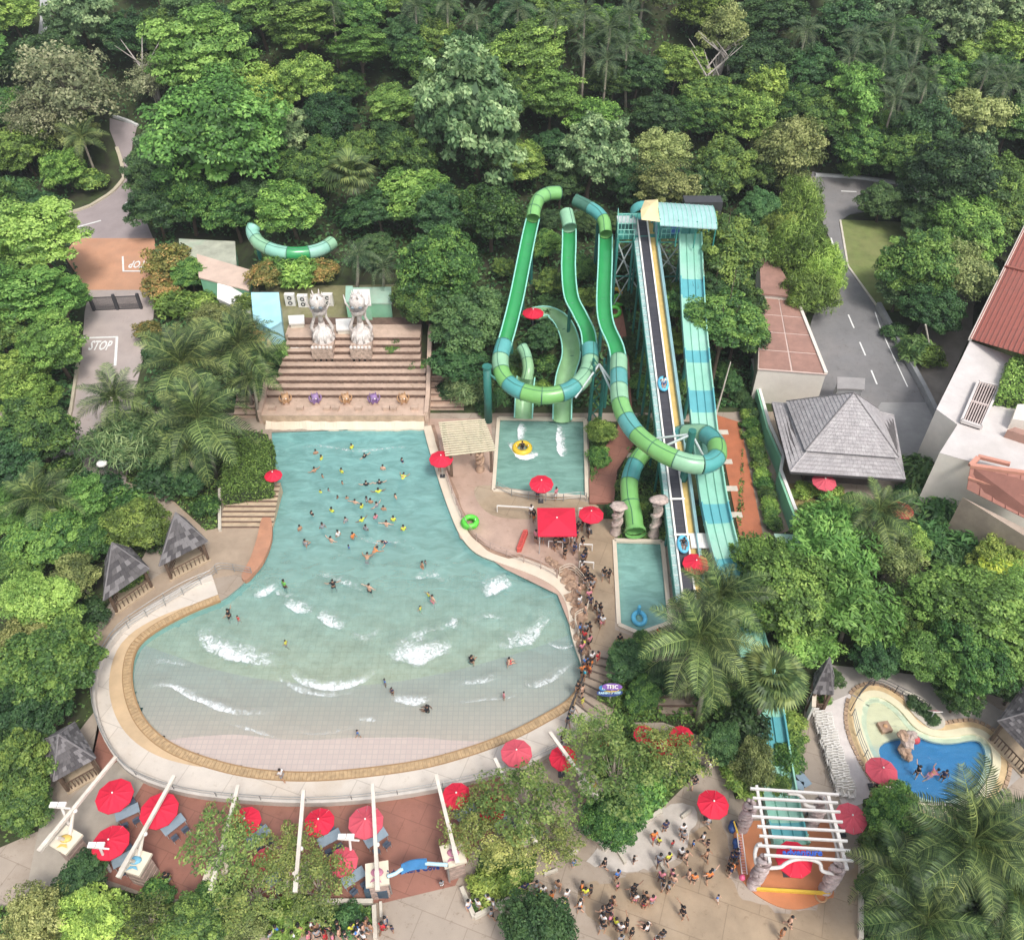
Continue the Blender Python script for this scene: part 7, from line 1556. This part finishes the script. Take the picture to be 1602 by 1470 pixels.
# drier stone bed at the bottom
# ------------------------------------------------------------------ people
SKM = {k: M("skin_"+k, c, .6, .05, 4) for k, c in (("light", (.60,.36,.25)), ("tan", (.42,.23,.14)), ("brown", (.22,.115,.07)))}
HAIR = M("black_hair", (.012,.010,.010), .6, .2, 8)
CL = {k: M("cloth_"+k, c, .8, .08, 5) for k, c in dict(black=(.014,.014,.018), white=(.72,.71,.70), yellow=(.66,.68,.06), red=(.55,.03,.04), orange=(.75,.22,.05), blue=(.05,.18,.50), navy=(.02,.03,.09), teal=(.03,.33,.45), grey=(.26,.27,.29), pink=(.66,.22,.28), green=(.15,.50,.08), purple=(.2,.1,.35)).items()}
def skin(name, verts, edges, rad, lvl=1):
    me = bpy.data.meshes.new(name); me.from_pydata(verts, edges, []); o = bpy.data.objects.new(name, me); C.objects.link(o)
    o.modifiers.new("s", 'SKIN'); 
    if lvl: sb = o.modifiers.new("u", 'SUBSURF'); sb.levels = lvl; sb.render_levels = lvl
    if not me.skin_vertices: 
        bm = bmesh.new(); bm.from_mesh(me); bm.verts.layers.skin.verify(); bm.to_mesh(me); bm.free()
    for i, r in enumerate(rad):
        sv = me.skin_vertices[0].data[i]; sv.radius = (r, r*.8 if i < 4 else r); sv.use_root = (i == 0)
    dg = bpy.context.evaluated_depsgraph_get(); dg.update()
    m2 = bpy.data.meshes.new_from_object(o.evaluated_get(dg)); m2.name = name; bpy.data.objects.remove(o)
    m2.polygons.foreach_set('use_smooth', [True]*len(m2.polygons)); return m2
def rotx(p, c, a):
    y, z = p[1]-c[1], p[2]-c[2]; return (p[0], c[1]+y*math.cos(a)-z*math.sin(a), c[2]+y*math.sin(a)+z*math.cos(a))
POSE = {}
def make_pose(key, hipz=.90, legs=None, arms=None, torso=0, roll=None):
    # facing -Y. legs: per side (knee, ankle); arms: per side (elbow, wrist)
    pel = Vector((0,0,hipz)); up_ = Vector((0, -math.sin(torso), math.cos(torso)))
    chest = pel+up_*.34; neckb = pel+up_*.52; head = pel+up_*.70+Vector((0,-.02,0)); top = pel+up_*.80+Vector((0,-.02,0)); belly = pel+up_*.17
    V = [pel, belly, chest, neckb, pel+up_*.58, head, top]; E = [(0,1),(1,2),(2,3),(3,4),(4,5),(5,6)]; R_ = [.135,.125,.15,.075,.05,.095,.055]
    ank = []; hands = []; thigh = []
    for s, (kn, an) in zip((-1, 1), legs):
        hp = pel+Vector((.09*s,0,-.06)); kn, an = Vector(kn), Vector(an); i = len(V); V += [hp, (hp+kn)/2, kn, (kn+an)/2, an, an+Vector((0,-.12,-.05))]; E += [(0,i),(i,i+1),(i+1,i+2),(i+2,i+3),(i+3,i+4),(i+4,i+5)]; R_ += [.09,.078,.055,.055,.038,.035]; thigh.append((hp, (hp+kn)/2, hp.lerp(kn, .85)))
    for s, (el, wr) in zip((-1, 1), arms):
        sh = chest+up_*.12+Vector((.18*s,0,0)); el = sh+Vector(el); wr = el+Vector(wr); i = len(V); V += [sh, el, wr, wr+(wr-el).normalized()*.07]; E += [(2,i),(i,i+1),(i+1,i+2),(i+2,i+3)]; R_ += [.06,.042,.03,.032]; hands.append((sh, el, wr, wr+(wr-el).normalized()*.07))
    body = skin("body", [tuple(v) for v in V], E, R_)
    # fingers, nose and ears joined to the body surface
    m_ = MB(); m_.v = [tuple(v.co) for v in body.vertices]; m_.f = [tuple(p.vertices) for p in body.polygons]
    for sh, el, wr, hd in hands:
        ax_ = (hd-wr).normalized(); sd_ = ax_.orthogonal().normalized(); nn = ax_.cross(sd_)
        for k, ln in enumerate((.065,.078,.074,.058)): b0 = hd-ax_*.02+sd_*(.018*(k-1.5)); m_.tube([b0, b0+ax_*ln*.6, b0+ax_*ln*.95+nn*.02], [.009,.008,.006], 5)
        b0 = wr+ax_*.02+sd_*.03; m_.tube([b0, b0+sd_*.03+ax_*.03, b0+sd_*.035+ax_*.06], [.011,.010,.007], 5)
    m_.tube([head+Vector((0,-.085,.01)), head+Vector((0,-.112,-.015))], [.010,.016], 5)
    for s in (-1, 1): m_.ball(head+Vector((s*.092,.0,0)), .026, 6, (.5,.8,1.2))
    body = m_.mesh("body", SKM['tan'], True)
    hr = MB(); hr.ball(head+Vector((0,.022,.045)), .112, 10, (.95,1.0,.92)); hair = hr.mesh("hair", HAIR, True)
    tv = [pel+up_*.02, belly, chest, neckb-up_*.03]; te = [(0,1),(1,2),(2,3)]; tr = [.150,.142,.168,.09]
    for sh, el, wr, hd in hands: i = len(tv); tv += [sh, sh.lerp(el, .55)]; te += [(2,i),(i,i+1)]; tr += [.076,.06]
    top_ = skin("shirt", [tuple(v) for v in tv], te, tr)
    sv = [pel+up_*.05]; se = []; sr = [.150]
    for hp, mid_, kn in thigh: i = len(sv); sv += [hp, mid_, kn]; se += [(0,i),(i,i+1),(i+1,i+2)]; sr += [.108,.096,.085]
    sho = skin("shorts", [tuple(v) for v in sv], se, sr)
    for q in (top_, sho): q.materials.append(CL['black'])
    t = thing("person", (0,0,0))
    for nm, me in (("body", body), ("hair", hair), ("shirt", top_), ("shorts", sho)):
        o = link(nm, me, t)
        if nm != "hair": o.material_slots[0].link = 'OBJECT'; o.material_slots[0].material = me.materials[0]
    POSE[key] = [t, False]
st_l = [((-.10,-.01,.48),(-.11,.03,.07)), ((.10,-.01,.48),(.12,.03,.07))]; dn = [((-.06,.02,-.27),(-.02,-.07,-.24)), ((.06,.02,-.27),(.02,-.07,-.24))]
make_pose('stand', legs=st_l, arms=dn)
make_pose('walk', .88, [((-.09,-.18,.50),(-.10,-.22,.07)), ((.09,.05,.47),(.10,.32,.12))], [((-.06,.12,-.25),(-.01,-.06,-.24)), ((.06,-.12,-.24),(.02,-.16,-.18))])
make_pose('arms', legs=[((-.16,-.01,.48),(-.2,.03,.07)), ((.16,-.01,.48),(.2,.03,.07))], arms=[((-.24,0,-.10),(-.20,-.05,.08)), ((.24,0,-.10),(.20,-.05,.08))])
make_pose('carry', legs=st_l, arms=[((-.08,-.02,-.26),(.04,-.22,.05)), ((.08,-.02,-.26),(-.04,-.22,.05))])
make_pose('sit', .14, [((-.14,-.40,.30),(-.12,-.62,.07)), ((.14,-.40,.30),(.12,-.62,.07))], [((-.12,.14,-.22),(-.02,.06,-.26)), ((.12,-.1,-.24),(-.02,-.22,-.08))], torso=.1)
make_pose('swim', legs=[((-.1,.30,.62),(-.1,.65,.55)), ((.1,.28,.56),(.1,.6,.42))], arms=[((-.20,-.16,-.08),(-.10,-.24,.02)), ((.20,-.16,-.08),(.10,-.24,.02))], torso=.9)
prn = random.Random(99)
def person(px, py, top, bot, pose, where, skn=None, child=False, z=0, inpool=False, terrain=False, rot=None, abs_p=None, shadowless=False):
    sc = (.68 if child else 1.0)*prn.uniform(.96, 1.04)*1.02
    pr = POSE[pose]; t = copy_tree(pr[0]) if pr[1] else pr[0]; pr[1] = True
    if abs_p is not None: p = Vector(abs_p)
    elif inpool:
        p = G(px, py, .15); fz = zfl(p.x, p.y)
        if pose == 'swim': p.z = -.17-1.05*sc
        elif pose == 'sit': p.z = max(fz, -.35)
        else: p.z = max(fz, -.17-1.12*sc)
    elif terrain: p = TP(px, py, .8); p.z = H(p.x, p.y)+.12
    else: p = G(px, py, z+(.8 if pose != 'sit' else .3)*sc); p.z = z
    t.location = p; t.scale = (sc, sc, sc); t.rotation_euler.z = prn.uniform(0, 6.28) if rot is None else rot
    sk = SKM[skn or prn.choice(['light','tan','tan','brown'])]
    for ch in t.children:
        nm = ch.name.split('.')[0]
        if nm == 'body': ch.material_slots[0].material = sk
        elif nm == 'shirt': ch.material_slots[0].material = CL[top] if top else sk
        elif nm == 'shorts': ch.material_slots[0].material = CL[bot]
    pz_ = {'stand': "standing", 'walk': "walking", 'arms': "with arms spread", 'carry': "holding their hands in front", 'sit': "sitting", 'swim': "swimming"}[pose]
    who = "child" if child else "person"
    wear = (f"{top} top" if top != 'yellow' else "yellow vest") if top else "bare torso"
    auto(t, f"{who} with {wear} and {bot} shorts {pz_} {where}", "person", px=px)
W = "in the wave pool"
def Z(L_, ox, oy, s, where, **k):
    for a in L_: person(ox+a[0]*s, oy+a[1]*s, a[2], a[3], a[4], where, skn=(a[5] if len(a) > 5 else None), child=(len(a) > 6 and a[6]), **k)
Z([(328,207,'yellow','black','stand'),(545,198,'black','black','arms'),(733,220,'navy','navy','walk'),(637,257,None,'red','stand','light'),(293,268,None,'navy','arms','tan'),(429,272,'yellow','black','stand'),(333,296,None,'grey','stand','tan',1),(733,306,'yellow','black','swim'),(433,330,None,'grey','stand','tan',1),(553,338,'black','black','arms'),(364,367,'grey','black','stand',None,1),(323,374,'yellow','green','stand',None,1),(614,373,'yellow','black','arms'),(409,402,None,'black','stand','brown',1)], 400, 650, .3121, "in the deep upper part of the wave pool", inpool=True)
Z([(456,405,None,'pink','stand','tan',1),(497,428,None,'navy','arms','light'),(555,415,'grey','black','stand'),(575,425,None,'blue','stand','tan'),(605,443,'grey','black','arms'),(530,448,'yellow','black','stand'),(280,485,'black','black','walk'),(531,516,'yellow','black','arms'),(689,513,'yellow','black','stand'),(655,540,None,'pink','arms','light'),(551,560,'grey','navy','stand'),(333,550,'grey','black','walk'),(412,590,'white','black','stand'),(377,622,None,'white','arms','light'),(486,598,'orange','black','carry'),(245,640,'grey','navy','sit'),(465,650,'blue','navy','stand',None,1),(660,618,'navy','blue','swim'),(583,674,'orange','orange','swim','tan'),(555,712,None,'red','swim','tan')], 400, 650, .3121, "in the middle of the wave pool", inpool=True)
Z([(835,748,None,'orange','stand','tan'),(850,728,'grey','black','stand',None,1),(143,848,'green','black','stand'),(388,848,'black','black','arms'),(570,870,None,'black','arms','light'),(866,893,'yellow','black','arms',None,1),(887,924,None,'pink','arms','light'),(824,960,'yellow','green','walk',None,1),(150,1140,'yellow','grey','walk',None,1),(-134,1000,'black','black','arms'),(-90,1012,'red','red','walk',None,1)], 400, 650, .3121, "among the breaking waves of the wave pool", inpool=True)
Z([(1080,1222,'black','black','sit'),(1266,1228,None,'red','sit','light'),(648,1340,'blue','grey','stand',None,1),(684,1385,'navy','black','stand',None,1),(1244,1406,'pink','pink','stand',None,1),(862,1468,'black','black','sit'),(513,1602,'blue','teal','walk',None,1)], 400, 650, .3121, "on the shallow tiled beach of the wave pool", inpool=True)
person(440, 1212, 'white', 'grey', 'walk', "on the white beach beside the ochre rim", z=.07)
Q = "in the queue right of the square red canopy"
Z([(225,150,'black','black','stand'),(262,190,'grey','black','stand'),(225,255,'black','grey','walk'),(240,328,'black','black','stand'),(228,345,'navy','black','stand'),(70,260,'black','black','walk'),(200,170,'black','navy','stand'),(255,165,'black','grey','stand')], 850, 780, .2722, Q, z=.05)
Q = "on the wet path between the brown rocks and the narrow pool"
Z([(243,425,None,'black','stand','tan'),(275,470,'black','black','stand'),(290,480,None,'navy','stand','tan'),(270,530,None,'black','stand','light'),(270,590,'navy','navy','stand'),(350,430,'black','grey','walk'),(378,440,'black','black','walk'),(300,625,'black','black','walk'),(328,635,'black','grey','walk'),(318,690,'navy','black','walk'),(340,705,'white','pink','walk'),(210,750,'blue','navy','stand'),(265,745,'black','black','walk'),(235,790,'red','navy','stand'),(265,820,'pink','black','walk'),(438,815,'black','black','stand'),(262,560,'pink','black','stand'),(255,450,'black','navy','stand'),(280,500,'grey','black','stand')], 850, 780, .2722, Q, z=.05)
Q = "on the grey steps near the surfboard sign"
Z([(280,915,'white','black','stand'),(313,915,'red','red','stand'),(243,945,'blue','navy','stand'),(265,985,'orange','red','stand'),(237,1010,'teal','black','stand'),(198,1085,'black','black','stand'),(225,1105,None,'black','stand','light'),(258,960,'black','orange','stand')], 850, 780, .2722, Q, z=.4)
Q = "on the beach beside the dark queue railing"
Z([(225,1165,'yellow','yellow','walk',None,1),(168,1230,'grey','white','walk'),(145,1270,'navy','grey','walk'),(215,1265,None,'yellow','stand','tan',1),(110,1375,'black','black','stand'),(150,1378,'black','white','stand')], 850, 780, .2722, Q, z=.07)
Q = "on the wet plaza left of the white pergola"
Z([(915,860,'orange','red','walk'),(945,890,'yellow','black','stand',None,1),(1025,905,'red','grey','stand',None,1),(1085,820,'white','navy','stand'),(1090,858,'grey','black','stand'),(950,995,'grey','navy','walk'),(1000,990,'yellow','black','walk'),(1105,980,None,'black','walk','light'),(1225,970,None,'black','walk','tan'),(1120,1085,None,'grey','walk','light'),(1250,1085,'grey','pink','arms'),(1290,1225,'blue','white','walk',None,1),(1085,1305,'black','black','arms'),(1155,540,'black','navy','walk'),(1245,445,'white','white','stand'),(1238,770,'white','grey','walk'),(1380,1040,'orange','black','stand'),(1368,1065,'navy','black','stand')], 780, 1080, .2653, Q)
Q = "in the crowd at the bottom of the plaza"
Z([(960,1095,'pink','navy','stand'),(970,1150,'black','white','stand'),(1030,1120,None,'grey','stand','light'),(1000,1160,'grey','black','stand'),(797,1170,'black','black','arms'),(805,1225,'white','pink','stand'),(862,1255,None,'red','stand','tan'),(905,1240,'pink','grey','stand'),(790,1210,'black','grey','stand'),(655,1265,'black','pink','walk'),(650,1295,'black','navy','stand'),(610,1310,'black','black','stand'),(615,1350,'white','black','stand'),(660,1345,'pink','navy','stand'),(690,1370,'yellow','black','stand'),(615,1390,'black','grey','walk'),(755,1380,'black','black','arms'),(785,1430,'black','black','stand'),(880,1395,'white','black','sit'),(965,1440,'black','grey','stand'),(720,1470,'grey','black','stand'),(930,1480,'white','red','stand')], 780, 1080, .2653, Q)
Q = "on the grey paving under the green trees left of the plaza"
Z([(445,1020,'blue','teal','stand',None,1),(300,990,None,'black','stand','tan'),(350,1150,None,'grey','walk','tan'),(225,1155,'grey','black','walk'),(262,1180,'white','grey','walk'),(235,1210,'yellow','black','stand'),(310,1215,'orange','orange','stand'),(155,1165,'navy','navy','arms')], 780, 1080, .2653, Q)
Q = "near the foot of the dining deck"
Z([(1180,1265,'white','blue','stand'),(1235,1260,'white','grey','stand'),(1295,1235,'white','black','stand'),(1325,1260,'white','navy','stand'),(1315,1315,'grey','black','walk'),(690,1365,'grey','navy','walk'),(672,1398,'red','red','walk'),(730,1405,'navy','navy','stand',None,1),(1022,1140,'grey','white','stand',None,1)], 420, 1080, .2653, Q)
Q = "in the crowd below the long planter at the bottom"
Z([(600,1400,None,'grey','stand','tan'),(530,1385,'black','grey','stand'),(580,1370,None,'black','stand','tan'),(525,1430,'blue','navy','stand'),(410,1390,'black','black','stand'),(420,1430,None,'black','stand','light'),(345,1395,'black','navy','walk'),(335,1450,'red','red','stand'),(185,1400,'black','black','arms'),(50,1415,'blue','blue','stand'),(100,1440,'pink','navy','stand'),(240,1455,'pink','black','stand'),(560,1455,'white','black','stand'),(500,1400,'grey','black','stand'),(455,1450,'black','grey','stand'),(290,1440,'grey','black','stand'),(150,1450,'white','navy','stand'),(20,1450,'grey','black','stand'),(380,1460,'pink','black','stand')], 420, 1080, .2653, Q)
xr = random.Random(12); cols = ['black','black','navy','white','grey','pink','blue','yellow','orange','black']
for n_, (x0, x1, y0, y1), Q2 in ((16, (880,1010,1340,1470), "among the crowd at the bottom of the wet plaza"), (14, (905,925,860,1060), "in the line between the brown rocks and narrow pool"), (10, (440,580,1440,1465), "packed in the crowd under the lower planter"), (8, (845,905,838,870), "in the shade along the lower edge of the square canopy"), (8, (1040,1110,1270,1400), "scattered on the plaza left of the white pergola")):
    for _ in range(n_): person(xr.uniform(x0, x1), xr.uniform(y0, y1), xr.choice(cols+[None, None]), xr.choice(['black','navy','grey','black']), xr.choice(['stand','walk','stand','carry','walk']), Q2, child=xr.random() < .2, z=.04)
Z([(300,180,None,'black','stand','tan'),(480,150,'yellow','black','stand'),(620,330,'black','black','arms'),(700,400,None,'navy','stand','light'),(380,470,'yellow','navy','stand'),(640,460,None,'black','walk','tan'),(450,520,'grey','black','stand'),(740,560,'yellow','black','stand'),(220,560,None,'red','stand','tan'),(600,500,'pink','pink','stand')], 400, 650, .3121, "scattered in the wave pool", inpool=True)
Q = "on the bare grey ground at the bottom left"
Z([(118,1190,'yellow','orange','stand',None,1),(198,1155,'black','white','stand'),(243,1130,'black','black','stand'),(165,1215,'black','black','sit'),(955,1280,'white','black','stand'),(935,1045,'black','grey','stand')], 0, 1080, .2809, Q)
Q = "at the bottom right of the plaza below the terracotta pad"
Z([(385,1200,None,'black','walk','light'),(345,1262,None,'orange','stand','tan')], 1120, 1080, .3009, Q)
person(1435, 1207, 'black', 'black', 'arms', "in the bright blue kids pool", z=-.45); person(1476, 1214, 'navy', 'black', 'stand', "in the bright blue kids pool", z=-.45); person(1455, 1212, 'pink', 'pink', 'swim', "in the bright blue kids pool", 'tan', abs_p=G(1455,1212,-.1)-Vector((0,0,.95)))
Z([(828,500,'black','black','stand'),(820,520,'black','white','stand'),(856,490,'black','navy','stand')], 1120, 1080, .3009, "below the faded umbrella beside the kids pool")
Z([(95,905,'black','orange','stand'),(80,870,'navy','navy','stand'),(72,910,'black','black','stand'),(103,850,'navy','blue','stand'),(480,640,'black','grey','sit'),(505,655,'grey','black','sit')], 1120, 1080, .3009, "at the left edge of the white pergola")
Z([(335,735,'white','black','stand'),(352,762,'black','orange','stand'),(380,890,None,'grey','stand','light'),(470,925,'black','navy','stand'),(510,880,'black','black','stand'),(362,880,'pink','black','stand'),(400,885,'white','grey','stand'),(485,880,'black','grey','stand'),(605,830,'black','black','stand'),(600,870,'navy','black','stand')], 740, 600, .272, "round the edge of the square red canopy", z=.05)
Z([(370,630,'blue','navy','stand'),(478,635,'pink','white','stand')], 740, 600, .272, "under the red umbrella at the edge of the splash pool", z=.1)
Z([(1120,1170,'black','white','stand')], 0, 0, 1, "nowhere") if False else None
person(687, 728, 'navy', 'black', 'stand', "beneath the red umbrella by the slatted shelter", z=.1); person(1030, 992, 'red', 'black', 'stand', "at the near right corner of the narrow pool"); person(834, 502, 'navy', 'black', 'sit', "under the red umbrella on the slope", terrain=True)
person(817, 702, 'black', 'black', 'sit', "riding the yellow tube in the splash pool", abs_p=G(817,700,.05)+Vector((0,0,0)), rot=0)
person(1034, 640, 'white', 'blue', 'sit', "riding a blue boat up the conveyor", abs_p=BO1, rot=0); person(1066, 880, 'black', 'grey', 'sit', "in the boat at the foot of the conveyor", abs_p=BO2, rot=0)
for x, c_ in ((1040,'white'),(1060,'navy'),(1072,'navy'),(1088,'red'),(1100,'black')): q = G(x, 356, TZ); person(x, 350, c_, 'black', 'stand', "on the launch platform under the turquoise roof", abs_p=Vector((q.x, q.y, TZ)))
# ------------------------------------------------------------------ labels that tell like things apart
def nth(i):
    return {1: "1st", 2: "2nd", 3: "3rd"}.get(i, f"{i}th")
by = {}
for o, base, px in AUTO: by.setdefault(base, []).append((px, o))
for base, L_ in by.items():
    L_.sort(key=lambda a: a[0])
    for i, (px, o) in enumerate(L_):
        if len(L_) == 1: lab = base
        elif i == 0: lab = base+", leftmost"
        elif i == len(L_)-1: lab = base+", rightmost"
        else: lab = base+f", {nth(i+1)} from left"
        wds = lab.split()
        if len(wds) > 16:
            drop = [w_ for w_ in ("the", "of", "and") ]
            k = 0
            while len(wds) > 16 and any(w_ in drop for w_ in wds[2:]):
                j = max(i_ for i_, w_ in enumerate(wds[:]) if w_ in drop and i_ > 1); wds.pop(j)
        o['label'] = " ".join(wds[:16])
